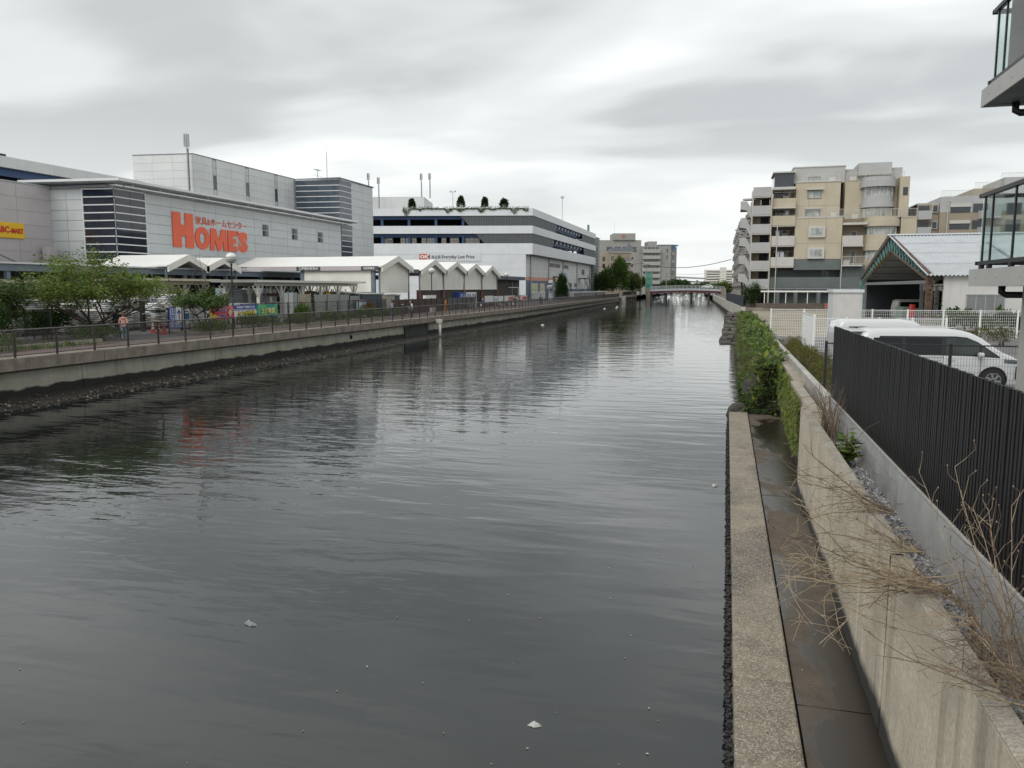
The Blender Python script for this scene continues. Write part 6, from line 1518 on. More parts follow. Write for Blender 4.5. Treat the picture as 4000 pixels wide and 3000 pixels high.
# ---- near balcony building at the right edge
nb = thing('balcony_building', 'modern apartment block with glass balconies at the right edge of the view', 'building', (3.9, 14.5, 1.9))
fas_m = mat('balcony_fascia', (.50, .495, .47), .6, .06, 1, streak=.12, dirtcol=(.3, .29, .27)); col_m = mat('column_render', (.56, .545, .51), .7, .05, 1)
b_glass = bpy.data.materials.new('balustrade_glass'); b_glass.use_nodes = True
_n = b_glass.node_tree; _b = _n.nodes['Principled BSDF']; _b.inputs['Base Color'].default_value = (.82, .90, .88, 1); _b.inputs['Roughness'].default_value = .02
_b.inputs['Transmission Weight'].default_value = 1.0; _b.inputs['IOR'].default_value = 1.12
MATS['balustrade_glass'] = b_glass
brown_screen = mat('brown_tile', (.11, .062, .048), .6, .25, 14, .01, 60)
for z in (3.03, 5.88):
    sl_ = MB().box(-.03, -18, z + .03, 2.2, .03, z + .24).build('slab', soffit_g, nb)
    MB().box(-.055, -18, z, -.031, .055, z + .27).build('fascia', fas_m, sl_); MB().box(-.03, .031, z, 2.2, .055, z + .27).build('fascia', fas_m, sl_)
    for k in range(34): MB().cyl((-.062, -.35 - k * .5, z + .13), .012, .008, 8, 'x').build('fixing', grey_paint, sl_) if k < 12 else None
    gl_ = MB().box(.035, -18, z + .34, .085, .0, z + .40).build('balustrade', black_steel, nb)
    MB().box(.02, -18, z + 1.42, .10, .02, z + 1.48).build('handrail', black_steel, gl_); MB().box(.02, -.01, z + 1.42, 1.6, .06, z + 1.48).build('handrail', black_steel, gl_); MB().box(.02, -.005, z + .34, 1.6, .045, z + .40).build('bottom_rail', black_steel, gl_)
    edges = [-.03, -.17, -.56, -1.56, -2.56, -3.56, -4.56, -5.56, -6.56, -7.56]
    for a, b_ in zip(edges, edges[1:]):
        MB().box(.055, b_ + .02, z + .405, .067, a - .02, z + 1.415).build('pane', b_glass, gl_)
        MB().box(.045, b_ - .018, z + .30, .078, b_ + .018, z + 1.45).build('mullion', black_steel, gl_)
        MB().box(.03, b_ - .05, z + .27, .09, b_ + .05, z + .335).build('foot', black_steel, gl_)
    MB().box(.10, .018, z + .405, 1.55, .030, z + 1.415).build('pane', b_glass, gl_)
    MB().tube([(.4, -.1, z + .02), (.4, -.1, z - .10), (.46, -.12, z - .14), (2.0, -.25, z - .15)], .055, 10).build('drain_pipe', mat('pipe_dark', (.03, .027, .028), .4, .1), sl_, smooth=True)
MB().box(.64, -1.0, 0, 1.5, -.28, 3.03).build('column', col_m, nb, bevel=.01)
MB().box(2.0, -18, 0, 2.4, -.1, 9.2).build('wall', col_m, nb)
MB().box(.20, -3.4, 6.16, .28, -.27, 9.2).build('brown_screen', brown_screen, nb)
MB().box(-.05, -18, 8.75, 2.3, .03, 9.0).build('slab', soffit_g, nb)
# ---- old open shed with corrugated roof
sh = thing('open_shed', 'old open-fronted shed with corrugated roof and rusty turquoise truss gable', 'shed', (13.8, 60, 1.9))
corr = mat('corrugated_sheet', (.46, .48, .50), .5, .08, 1.2, streak=.25, dirtcol=(.30, .29, .27), rand=.05)
rust = mat('rusty_steel', (.12, .07, .05), .8, .5, 3, .01, 20, dirt=.6, dirtcol=(.05, .035, .03)); turq = mat('flaking_turquoise', (.13, .28, .28), .7, .35, 3, dirt=.55, dirtcol=(.11, .06, .04))
white_r = mat('old_white_render', (.58, .57, .55), .8, .06, .8, streak=.3, dirt=.15, dirtcol=(.33, .31, .28))
WY, RZ, EZ, LX = 28.5, 7.5, 3.95, 30.0
def corrugated(name, p0, p1, q0, q1, pitch, amp, parent, rows_):
    """sheets between eave line p0-p1 and ridge line q0-q1"""
    p0, p1, q0, q1 = map(Vector, (p0, p1, q0, q1)); n = int((p1 - p0).length / pitch) * 6
    nrm_ = (p1 - p0).cross(q0 - p0).normalized()
    if nrm_.z < 0: nrm_ = -nrm_
    for r_ in range(rows_):
        s0, s1 = r_ / rows_, (r_ + 1) / rows_ + (.012 if r_ < rows_ - 1 else 0)
        for g0 in range(0, n, n // 4):
            g1 = min(n, g0 + n // 4); mb = MB()
            for i in range(g0, g1 + 1):
                t = i / n
                for s in (s0, s1):
                    b0 = p0.lerp(p1, t); b1 = q0.lerp(q1, t)
                    mb.v.append(b0.lerp(b1, s) + nrm_ * (amp * math.sin(i / 6 * 2 * PI) + (rows_ - r_) * -.0 + (.02 if s == s0 else 0.0)))
            for i in range(g1 - g0): mb.f.append((2*i, 2*i+2, 2*i+3, 2*i+1)); mb.m.append(0)
            mb.build(name, corr, parent)
corrugated('roof_sheet', (-.6, -.5, EZ - .12), (LX, -.5, EZ - .12), (-.6, WY/2, RZ), (LX, WY/2, RZ), .26, .045, sh, 4)
corrugated('roof_sheet', (-.6, WY + .5, EZ - .12), (LX, WY + .5, EZ - .12), (-.6, WY/2, RZ), (LX, WY/2, RZ), .26, .045, sh, 1)
MB().prism([(WY/2 - .5, RZ - .05), (WY/2, RZ + .10), (WY/2 + .5, RZ - .05)], -.7, LX, 'x').build('ridge_cap', corr, sh, recalc=True)
# gable truss at the canal end
def truss(x, m1, m2, nm):
    for sgn in (0, 1):
        A = Vector((x, 0 if not sgn else WY, EZ)); B = Vector((x, WY/2, RZ - .1)); A2 = A + Vector((0, (.9 if not sgn else -.9), -.35)); B2 = B + Vector((0, 0, -1.25))
        MB().tube([A, B], .14, 4).build(nm + '_chord', m1, sh); MB().tube([A2, B2], .12, 4).build(nm + '_chord', m2 if sgn else m1, sh)
        mb = MB(); n = 12
        for k in range(n):
            p, q = A.lerp(B, k / n), A2.lerp(B2, (k + .5) / n); mb.tube([p, q], .06, 4); mb.tube([q, A.lerp(B, (k + 1) / n)], .06, 4)
        mb.build(nm + '_web', turq, sh)
truss(-.3, rust, mat('yellowed_rust', (.22, .16, .06), .8, .4, 3, dirt=.5, dirtcol=(.1, .05, .03)), 'gable_truss')
for k in range(1, 5): truss(k * 6.0, soffit_g, soffit_g, 'inner_truss')
for k in range(13):
    y_ = .6 + (WY - 1.2) * k / 12; z_ = EZ + (RZ - EZ) * (1 - abs(y_ - WY/2) / (WY/2)) - .3
    MB().box(0, y_ - .06, z_, LX, y_ + .06, z_ + .12).build('purlin', soffit_g, sh)
for y_ in (.15, WY - .15):
    MB().box(-.5, y_ - .2, 0, -.1, y_ + .2, EZ).build('post', rust if y_ < 5 else turq, sh)
MB().box(-.2, 0, 3.3, .0, WY, 3.55).build('tie_beam', soffit_g, sh)
swl = MB().box(.55, -.05, 0, LX, .2, EZ - .05).build('side_wall', white_r, sh)
wo = MB().box(2.0, -.09, 1.2, 4.3, -.052, 2.5).build('window', mat('grey_shutter', (.20, .21, .21), .5, .1), swl)
mb = MB()
for k in range(5): mb.box(2.0 + k * .575 - .025, -.12, 1.2, 2.0 + k * .575 + .025, -.091, 2.5)
mb.box(1.9, -.14, 1.12, 4.4, -.091, 1.19); mb.box(1.95, -.13, 2.51, 4.35, -.091, 2.58); mb.build('frame', grey_paint, wo)
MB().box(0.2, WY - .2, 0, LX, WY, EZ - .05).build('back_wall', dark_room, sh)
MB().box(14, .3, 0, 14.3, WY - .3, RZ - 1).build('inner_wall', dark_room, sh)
for k in range(4): MB().box(4.0, 6 + k * 5.5, 0, 4.3, 6.3 + k * 5.5, 3.2).build('inner_post', grey_paint, sh)
MB().box(4.2, 2, 2.75, 4.4, 24, 3.35).build('signal_panel', mat('cream_panel', (.55, .53, .47), .6, .1), sh)
gen = thing('generator', 'green machine box inside the open shed', 'machine', (15.0, 76.0, 1.9))
MB().box(0, 0, .1, 1.0, 3.0, 1.25).build('housing', mat('machine_green', (.16, .26, .21), .5, .15), gen, bevel=.05); MB().box(-.02, .3, .5, -.003, 2.7, .6).build('trim', soffit_g, gen); MB().box(.2, .2, 1.252, .8, 2.8, 1.32).build('lid', mat('machine_green', (.16, .26, .21), .5, .15), gen)
rb_ = thing('hose_box', 'red fire hose box on a post in the open shed', 'box', (14.1, 68.0, 2.6)); MB().box(0, 0, 0, .25, .9, 1.0).build('box', mat('fire_red', (.5, .03, .02), .45, .1), rb_, bevel=.02); MB().box(.08, .4, -.7, .16, .5, -.002).build('post', grey_paint, rb_); MB().box(-.012, .1, .1, -.002, .8, .9).build('door', mat('fire_red', (.5, .03, .02), .45, .1), rb_)

# ---- beige apartment block
beige = mat('beige_tile', (.46, .405, .305), .75, .06, .6, .004, 9, streak=.12, dirtcol=(.26, .22, .16)); greyt = mat('grey_tile', (.40, .40, .395), .75, .06, .6, .004, 9, streak=.15, dirtcol=(.21, .21, .20)); greent = mat('green_grey_tile', (.115, .135, .13), .75, .10, .8, .006, 7, streak=.1)
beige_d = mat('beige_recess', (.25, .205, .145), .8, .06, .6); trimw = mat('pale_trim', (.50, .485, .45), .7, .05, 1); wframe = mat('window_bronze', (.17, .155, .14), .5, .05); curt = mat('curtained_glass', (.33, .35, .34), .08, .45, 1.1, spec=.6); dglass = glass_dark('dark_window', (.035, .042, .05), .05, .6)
ab = thing('apartment_block', 'beige and grey tiled apartment block with rounded bay beside the canal', 'apartment', (9, 116, 1.9))
def AB(x0, x1, z0, z1, y0, y1, nm, m, parent=ab, bevel=0): 
    return MB().box(x0 - 9, y0, z0 - 1.9, x1 - 9, y1, z1 - 1.9).build(nm, m, parent, bevel=bevel)
def awin(x0, x1, z0, z1, y, m=curt, frame=wframe, parent=ab, div=2, sill=True):
    o = AB(x0, x1, z0, z1, y - .03, y + .02, 'window', m, parent)
    mb = MB(); f = .06
    for k in range(div + 1): xx = x0 + (x1 - x0) * k / div; mb.box(xx - 9 - f/2, y - .07, z0 - 1.9, xx - 9 + f/2, y - .031, z1 - 1.9)
    mb.box(x0 - 9 - f, y - .075, z0 - 1.9 - f, x1 - 9 + f, y - .031, z0 - 1.9); mb.box(x0 - 9 - f, y - .075, z1 - 1.9, x1 - 9 + f, y - .031, z1 - 1.9 + f)
    mb.build('frame', frame, o); return o
def arail(x0, x1, z, y, h=1.0, parent=ab, step=.16, m=trimw):
    mb = MB().box(x0 - 9, y - .03, z + h - 1.95, x1 - 9, y + .03, z + h - 1.9).box(x0 - 9, y - .02, z + .08 - 1.9, x1 - 9, y + .02, z + .12 - 1.9)
    n = int((x1 - x0) / step)
    for k in range(n + 1): xx = x0 + (x1 - x0) * k / n; mb.box(xx - 9 - .012, y - .012, z - 1.9, xx - 9 + .012, y + .012, z + h - 1.96)
    for k in range(max(2, int((x1 - x0) / 2)) + 1): xx = x0 + (x1 - x0) * k / max(2, int((x1 - x0) / 2)); mb.box(xx - 9 - .03, y - .031, z - 1.9, xx - 9 + .03, y + .031, z + h - 1.9)
    return mb.build('railing', m, parent)
# main volumes
AB(8.8, 14.85, 8.87, 14.4, 0, 12, 'lower_wall', beige); AB(8.8, 14.85, 7.38, 8.85, .02, 12, 'green_wall', greent)
AB(8.7, 14.9, 14.402, 14.55, -.06, 12, 'parapet_cap', trimw)
AB(8.85, 14.6, 14.55, 19.4, 1.6, 12, 'upper_wall', beige); AB(8.8, 14.7, 19.402, 19.55, 1.5, 12, 'parapet_cap', trimw)
AB(8.6, 15.4, 19.55, 21.75, 4.0, 12, 'penthouse_wall', greyt); AB(8.5, 15.5, 21.752, 21.9, 3.9, 12, 'penthouse_cap', trimw)
AB(15.3, 23.2, 14.4, 19.6, 2.6, 12, 'upper_wall', beige); AB(15.4, 22.8, 19.602, 21.4, 4.6, 12, 'penthouse_wall', greyt)
AB(17.0, 21.2, 20.3, 22.0, 3.2, 8, 'penthouse_bay', greyt, bevel=.05)
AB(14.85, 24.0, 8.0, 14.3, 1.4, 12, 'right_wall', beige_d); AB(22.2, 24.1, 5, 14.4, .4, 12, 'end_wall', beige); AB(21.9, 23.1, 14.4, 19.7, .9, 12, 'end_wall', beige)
AB(22.3, 22.9, 17.2, 18.3, .88, .895, 'end_opening', dglass)
AB(5.7, 18.2, 4.95, 6.38, -.1, .1, 'green_parapet', greent); AB(5.8, 24, 1.9, 7.37, 1.8, 12, 'base_wall', greent); AB(5.7, 18.2, 4.7, 4.94, -.05, 1.8, 'base_slab', soffit_g); AB(14.9, 24, 6.4, 8.0, .7, 1.4, 'green_wall', greent)
for x in (6.6, 9.0, 12.0, 15.0, 18.0): AB(x, x + .5, 1.9, 4.7, .1, .6, 'pillar', greent)
# panel joints on the big beige walls (recessed grooves)
for z in (11.0,): AB(8.79, 14.86, z - .02, z + .02, -.006, -.002, 'groove', beige_d)
for z in (16.2,): AB(8.84, 14.61, z - .02, z + .02, 1.594, 1.598, 'groove', beige_d)
for x in (10.55, 12.75): AB(x - .015, x + .015, 8.9, 14.4, -.006, -.003, 'groove', beige_d); AB(x - .015, x + .015, 14.6, 19.4, 1.594, 1.597, 'groove', beige_d)
# framed windows
for z0 in (11.78, 8.9):
    f = AB(10.5, 12.7, z0, z0 + 1.5, -.35, -.01, 'window_box', trimw, bevel=.03)
    MB().box(10.85 - 9, -.37, z0 + .28 - 1.9, 12.35 - 9, -.352, z0 + 1.24 - 1.9).build('window', curt, f); MB().box(11.57 - 9, -.40, z0 + .28 - 1.9, 11.63 - 9, -.371, z0 + 1.24 - 1.9).box(10.85 - 9, -.39, z0 + .50 - 1.9, 12.35 - 9, -.371, z0 + .54 - 1.9).build('frame', wframe, f)
awin(10.4, 12.1, 17.25, 18.2, 1.6); AB(10.2, 12.4, 18.35, 18.52, 1.1, 1.598, 'hood', trimw)
awin(10.2, 12.0, 14.6, 15.6, 1.6); AB(10.1, 12.2, 15.75, 15.92, 1.1, 1.598, 'hood', trimw)
awin(10.6, 12.2, 19.6, 20.4, 4.0)
arail(9.2, 15.0, 14.55, -.0 + .1, 1.0); arail(15.2, 24.0, 14.3, .2, 1.15); arail(9.6, 14.4, 19.55, 1.7, .9); arail(15.4, 22.6, 19.6, 2.4, 1.0)
# corner balconies on the left bay
for i, (z0, m) in enumerate(((8.1, trimw), (11.0, trimw), (13.75, beige), (16.2, beige))):
    AB(5.75, 8.78, z0 - .25, z0 + 1.05, -.25 + (.9 if z0 > 14 else 0), .0 + (.9 if z0 > 14 else 0), 'balcony_front', m if i < 2 else beige)
    AB(5.60, 5.74, z0 - .25, z0 + 1.05, -.2, 4.0, 'balcony_side', beige)
    AB(5.75, 8.78, z0 - .40, z0 - .26, -.2, 5, 'balcony_slab', trimw)
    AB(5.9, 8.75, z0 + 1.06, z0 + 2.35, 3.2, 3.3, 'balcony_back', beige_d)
    awin(6.3, 7.5, z0 + 1.1, z0 + 2.2, 3.2, dglass); AB(7.9, 8.3, z0 + 1.1, z0 + 2.1, 3.1, 3.19, 'door', trimw)
arail(6.2, 8.7, 14.85, .5, .95, m=wframe)
AB(5.7, 8.7, 18.45, 18.8, .6, 6, 'balcony_roof', trimw); AB(6.0, 8.6, 19.0, 21.0, 3.2, 9, 'glass_lobby', dglass); AB(5.8, 8.8, 21.02, 21.2, 2.9, 9.3, 'lobby_roof', trimw)
# rounded bay: stacked bands
def bay(xc, w_, z0, z1, bulge, m, nm='bay_band', y0=1.5):
    n = 12; arc = [(xc - w_/2 - 9, y0)]
    for k in range(n + 1): a = PI * k / n; arc.append((xc - 9 - (w_/2) * math.cos(a), y0 - bulge * (math.sin(a) ** .7)))
    arc.append((xc + w_/2 - 9, y0))
    return MB().prism(arc, z0 - 1.9, z1 - 1.9).build(nm, m, ab, recalc=True)
for (z0, z1, m, w_, bu) in ((6.5, 8.1, beige, 4.0, 1.7), (8.1, 8.75, beige, 4.0, 1.7), (9.0 + .95, 11.0, beige, 4.5, 2.1), (11.02, 12.05, beige, 4.2, 1.9), (13.15, 14.0, beige, 4.6, 2.2), (14.02, 14.45, beige, 4.4, 2.0)): bay(19.9, w_, z0, z1, bu, m)
for (z0, z1) in ((8.75, 9.93), (12.06, 13.13)): bay(19.9, 3.9, z0, z1, 1.65, curt, 'bay_window')
for (z0, z1, w_, bu) in ((15.75, 16.35, 4.3, 2.4), (16.37, 17.25, 4.0, 2.1), (18.45, 19.3, 4.5, 2.6), (19.32, 19.8, 4.2, 2.2)): bay(19.4, w_, z0, z1, bu, greyt, y0=2.6)
for (z0, z1) in ((14.3, 15.73), (17.26, 18.44)): bay(19.4, 3.8, z0, z1, 1.95, curt, 'bay_window', 2.6)
for zc, xc, y0, bu, w_ in ((9.35, 19.9, 1.5, 1.68, 3.96), (12.6, 19.9, 1.5, 1.68, 3.96), (15.0, 19.4, 2.6, 1.98, 3.86), (17.85, 19.4, 2.6, 1.98, 3.86)):
    for k in (2, 4, 6, 8, 10):
        a = PI * k / 12; MB().box(xc - 9 - w_/2*math.cos(a) - .07, y0 - bu*(math.sin(a)**.7) - .05, zc - .6 - 1.9, xc - 9 - w_/2*math.cos(a) + .07, y0 - bu*(math.sin(a)**.7) + .1, zc + .58 - 1.9).build('bay_mullion', trimw, ab)
# recessed balconies between wall and bay
for z0 in (10.7, 8.05):
    AB(14.9, 17.6, z0 - .2, z0 - .02, -.3, 1.4, 'balcony_slab', trimw)
    awin(16.2, 16.9, z0 + .9 if z0 > 9 else z0 + .2, z0 + 1.9, 1.4, dglass, trimw, div=1)
AB(14.9, 17.5, 10.7, 11.95, -.25, -.15, 'balcony_front', trimw); arail(14.95, 18.0, 8.05, -.2, 1.15); AB(14.9, 18.0, 13.4, 13.7, -.2, 1.4, 'canopy', trimw)
for x, z0, z1 in ((14.95, 4.0, 11), (6.45, 2.0, 13.8), (5.62, 2.0, 18.0)): MB().tube([(x - 9, -.3, z0 - 1.9), (x - 9, -.3, z1 - 1.9)], .06, 8).build('downpipe', trimw, ab)
awin(12.6, 13.6, 6.45, 7.3, 1.8, dglass)
# stair tower and flights
for i in range(6):
    z = 4.95 + i * 2.52
    AB(3.1, 5.5, z - .05, z + 1.2 - .0, -.4, -.2, 'landing_parapet', greyt); AB(3.12, 5.48, z - .22, z - .06, -.35, 3, 'landing_slab', trimw)
    AB(3.2, 4.2, z - 2.3, z - .23, 1.2, 1.3, 'landing_wall', beige_d); AB(4.25, 5.4, z - 2.3, z - .23, 1.6, 1.7, 'landing_door', dark_room)
acm = MB().box(0, 0, 0, .8, .3, .62).mesh('air_conditioner', mat('ac_cream', (.55, .54, .50), .5, .06)); pol = MB().tube([(0, 0, 0), (2.6, 0, 0)], .02, 5).mesh('laundry_pole', galv)
for z0 in (8.1, 11.0, 13.75, 16.2): put('air_conditioner', acm, ab, (7.2 - 9, 2.4, z0 + .95 - 1.9)); put('laundry_pole', pol, ab, (6.0 - 9, .6, z0 + 1.85 - 1.9))
for x, y_, z_ in ((15.3, .9, 10.72), (15.3, .9, 8.07), (13.4, 1.2, 14.58), (16.2, 1.9, 14.35), (13.2, 3.2, 19.6), (16.0, 3.8, 19.65)): put('air_conditioner', acm, ab, (x - 9, y_, z_ - 1.9))
twl = MB().box(0, 0, 0, .5, .03, .75).mesh('towel', mat('towel_pale', (.52, .54, .56), .8, .1, rand=.3))
for x, z_ in ((6.4, 9.15), (7.0, 9.15), (6.3, 12.05), (7.4, 14.8)): put('towel', twl, ab, (x - 9, .58, z_ - 1.9))
AB(2.98, 3.10, 4.5, 18.3, -.42, 3.2, 'tower_fin', trimw); AB(5.5, 5.62, 1.9, 18.2, -.42, 3.2, 'tower_fin', beige)
for i in range(5):
    z = 5.6 + i * 2.5
    MB().prism([(1.45 - 9, z + 1.3 - 1.9), (1.45 - 9, z + .2 - 1.9), (2.3 - 9, z + .05 - 1.9), (2.96 - 9, z - 1.2 - 1.9), (2.96 - 9, z + .2 - 1.9), (2.3 - 9, z + 1.3 - 1.9)], -.2, .0, 'y').build('stair_parapet', greyt, ab, recalc=True)
    MB().box(1.47 - 9, .01, z + .1 - 1.9, 2.9 - 9, 3, z + .25 - 1.9).build('stair_slab', soffit_g, ab)
MB().lathe((2.6 - 9, .5, 17.1 - 1.9), [(.9, 0), (.9, .18)], 16).build('round_canopy', trimw, ab)
# ---- apartment row along the canal behind it
ar = thing('apartment_row', 'long grey apartment row with stacked box balconies along the canal', 'apartment', (4, 122, 1.9))
MB().prism([(.2, 0), (-1.4, 150), (12, 150), (12, 0)], 0, 15.0).build('wall', mat('row_wall', (.21, .19, .165), .8, .08, .5), ar, recalc=True)
bxm = MB().box(-1.5, 0, 0, 0, 3.4, 1.25).mesh('balcony', mat('row_balcony', (.31, .295, .28), .75, .05, .5, rand=.12)); bxm2 = MB().box(-1.1, 0, 0, 0, .12, 2.4).mesh('partition', trimw)
for k in range(14):
    for j in range(6 if k < 6 else 7):
        y_ = 2 + k * 9.6; xo = .2 - y_ * .0107
        put('balcony', bxm, ar, (xo, y_ + (j % 2) * 2.2, .9 + j * 2.55)); put('partition', bxm2, ar, (xo, y_ + 4.2, .9 + j * 2.55))
for k in range(7): MB().box(-2.2, 60 + k * 12, 15.2 + k * .9, 1.0, 61 + k * 12, 15.5 + k * .9).build('roof_louvre', trimw, ar)
MB().prism([(-.2, 55), (-1.2, 150), (8, 150), (8, 55)], 15.0, 19.0).build('upper_wall', mat('row_wall', (.21, .19, .165), .8, .08, .5), ar, recalc=True)
# ---- second apartment block at the right
a2 = thing('apartment_block', 'stepped grey and tan apartment block behind the shed at right', 'apartment', (31, 150, 1.9))
tan2 = mat('tan_tile', (.30, .255, .195), .75, .06, .6, streak=.12); 
MB().box(0, 0, 0, 3.4, 14, 17.2).build('wall', tan2, a2); MB().box(3.42, -.6, 0, 16, 14, 15.7).build('wall', tan2, a2); MB().box(3.41, -.62, 15.72, 16.02, 14.02, 18.3).build('upper_wall', greyt, a2)
MB().box(.0, .02, 15.2, 3.38, 13.9, 17.4).build('upper_wall', greyt, a2); MB().box(9.0, 2.0, 18.32, 30, 14, 19.8).build('roof_block', tan2, a2); MB().box(13.3, 1.0, 18.32, 30, 13, 21.4).build('roof_block', greyt, a2); MB().box(16.1, .5, 0, 30, 14, 18.3).build('wall', tan2, a2)
for z in (9.2, 12.0, 14.75):
    MB().box(-.05, -1.6, z - .2, 2.0, -.02, z + 1.25).build('balcony', greyt, a2)
    MB().box(.2, -.06, z + 1.26, 1.9, -.003, z + 2.2).build('balcony_door', dglass, a2)
    w_ = MB().box(2.3, -.35, z + 1.0, 3.2, -.003, z + 2.3).build('window_box', trimw, a2); MB().box(2.4, -.37, z + 1.1, 3.1, -.352, z + 2.2).build('window', dglass, w_)
    w_ = MB().box(5.0, -.70, z + .9, 8.0, -.605, z + 2.3).build('window', dglass, a2); MB().box(4.9, -.85, z + 1.8, 8.1, -.702, z + 2.35).build('blind', trimw, w_)
    MB().box(8.4, -.68, z + .9, 10.6, -.605, z + 2.3).build('window', dglass, a2)
    MB().prism([(9.2, -.65), (9.9, -2.2), (12.2, -2.4), (12.8, -.65)], z - .25, z + 1.1).build('balcony', greyt, a2, recalc=True)
    MB().box(13.4, -.68, z + .4, 15.6, -.605, z + 2.3).build('window', dglass, a2)
MB().tube([(4.6, -.75, 4), (4.6, -.75, 17.5), (5.0, -.75, 17.5)], .08, 6).build('downpipe', trimw, a2)
for (x0, x1, z, y_) in ((3.5, 9.5, 18.35, -.5), (9.2, 13.2, 19.85, 2.1), (12.9, 16.5, 21.2, 1.5), (4.0, 9.0, 17.45, .1)):
    mb = MB().box(x0, y_, z + .95, x1, y_ + .05, z + 1.0)
    for k in range(int((x1 - x0) / .25) + 1): mb.box(x0 + k * .25, y_, z, x0 + k * .25 + .04, y_ + .04, z + .94)
    mb.build('roof_railing', trimw, a2)
# ---- bicycle shelter and lot wall in front of the apartment block
bs = thing('bicycle_shelter', 'flat white roofed bicycle shelter below the apartment block', 'shelter', (4.4, 110, 1.9))
MB().box(0, 0, 2.5, 9.0, 2.2, 2.62).build('roof', white_paint, bs); MB().box(-.02, -.05, 2.45, 9.05, -.003, 2.66).build('fascia', white_paint, bs)
for k in range(4): MB().box(.4 + k * 2.7, .1, 0, .5 + k * 2.7, .2, 2.5).build('post', white_paint, bs)
bw2 = thing('brick_wall', 'low brown brick wall in front of the bicycle shelter', 'wall', (3.9, 108, 1.9))
brk = MB().box(0, 0, 0, .39, .16, .11).mesh('brick', mat('brown_brick', (.13, .105, .085), .85, .15, 2, rand=.15))
for j in range(8):
    for k in range(20): put('brick', brk, bw2, (k * .41 - (.2 if j % 2 else 0), 0, .02 + j * .125))
MB().box(-.2, .02, 0, 8.2, .14, 1.02).build('mortar', mat('mortar_dark', (.08, .075, .07), .9, .1), bw2)
rp = thing('red_panel', 'faded red panel standing beside the brick wall', 'panel', (12.15, 107.8, 1.9)); MB().box(0, 0, 0, 1.1, .1, 1.05).build('board', mat('faded_red', (.33, .10, .08), .7, .1), rp); MB().box(.05, .101, 0, .15, .2, 1.0).build('post', grey_paint, rp)
# ================================================================== FAR END
# ---- bridge
br = thing('road_bridge', 'low grey and dark red road bridge crossing the far canal', 'bridge', (-27, 300, 0))
bg_ = mat('bridge_grey', (.40, .43, .45), .6, .08, 1); bred = mat('bridge_red', (.13, .035, .045), .6, .1, 1)
def arch(x): return .55 * (1 - ((x - 12.5) / 14.0) ** 2)
mb = MB(); n = 16
for nm, z0, z1, yo, m in (('girder', 2.75, 3.55, .3, bred), ('deck', 3.56, 4.25, 0, bg_)):
    mb = MB()
    for i in range(n + 1):
        x = -1 + 27.0 * i / n; a = arch(x)
        mb.v += [(x, yo, z0 + a * .8), (x, yo, z1 + a), (x, 9 - yo, z1 + a), (x, 9 - yo, z0 + a * .8)]
    for i in range(n):
        for j in range(4): a_ = 4*i; mb.f.append((a_ + j, a_ + (j+1) % 4, a_ + 4 + (j+1) % 4, a_ + 4 + j)); mb.m.append(0)
    mb.build(nm, m, br, recalc=True)
rp_ = mat('bridge_rail', (.46, .48, .47), .5, .06)
for yo in (.1, 8.9):
    for z in (.35, .7, 1.1): MB().tube([(-1 + 27*i/12, yo, 4.25 + arch(-1 + 27*i/12) + z) for i in range(13)], .05, 4).build('rail', rp_, br)
    for i in range(19): x = -1 + 1.5*i; MB().box(x - .05, yo - .05, 4.2 + arch(x), x + .05, yo + .05, 5.4 + arch(x)).build('rail_post', rp_, br)
for x in (5.5, 15.0, 21.5):
    for yo in (1.5, 4.5, 7.5): MB().cyl((x - 1, yo, -.5), .35, 3.6, 10).build('pier', mat('pier_dark', (.09, .09, .09), .8, .2), br)
for x0, x1 in ((-2.4, -.9), (24.9, 26.6)): MB().box(x0, -.3, -.5, x1, 9.3, 3.4).build('abutment', conc_brown, br); MB().box(x0, -.3, 3.41, x1, .1, 4.9).build('wing_pier', conc_brown, br)
for k in range(3): MB().cyl((5 + k * 4, .28, 3.25), .2, .03, 10, 'y').build('plate', galv, br)
sed = [(0, .8), (.1, .95), (.5, 1.05), (.9, 1.35), (1.4, 1.45), (2.2, 1.46), (2.8, 1.32), (3.3, 1.0), (4.0, .9), (4.3, .7), (4.4, .4)]
car('sedan', 'small white car driving over the far bridge', 4.4, 1.7, sed, .95, (-7.2, 304, 4.75), R(180), pearl, (.85, 3.5), [('window', .95, 3.1, lambda x: .98, lambda x: max(1.0, 1.36 - abs(x - 1.9) ** 2 * .18), priv, .01)], .3, .2, cat='car')
# ---- sluice structure on the left where the quay ends
sl2 = thing('sluice', 'concrete sluice structure with dark openings at the end of the quay', 'sluice', (-33.5, 262, 0))
MB().box(-3, 0, -.5, 1.0, 1.2, 2.3).build('pier', conc, sl2); MB().box(-3, 1.2, 1.7, .5, 40, 2.5).build('deck', conc_brown, sl2); MB().box(-4, 1.2, -.5, -2.4, 40, 1.7).build('back', mat('sluice_dark', (.03, .032, .035), .8, .2), sl2)
for k in range(5): MB().box(-1.5, 8 + k * 7.5, -.5, .3, 8.8 + k * 7.5, 1.7).build('pier', conc_brown, sl2)
mb = MB()
for k in range(60): mb.box(.3, k * .65, 2.5, .36, k * .65 + .06, 3.7)
mb.box(.28, 0, 3.68, .38, 39, 3.76); mb.build('railing', steel_dark, sl2)
MB().box(-.2, 0.1, 2.5, .3, 22, 3.6).build('parapet_sheet', mat('brown_grey_fence', (.085, .07, .07), .7, .2, 2), sl2)
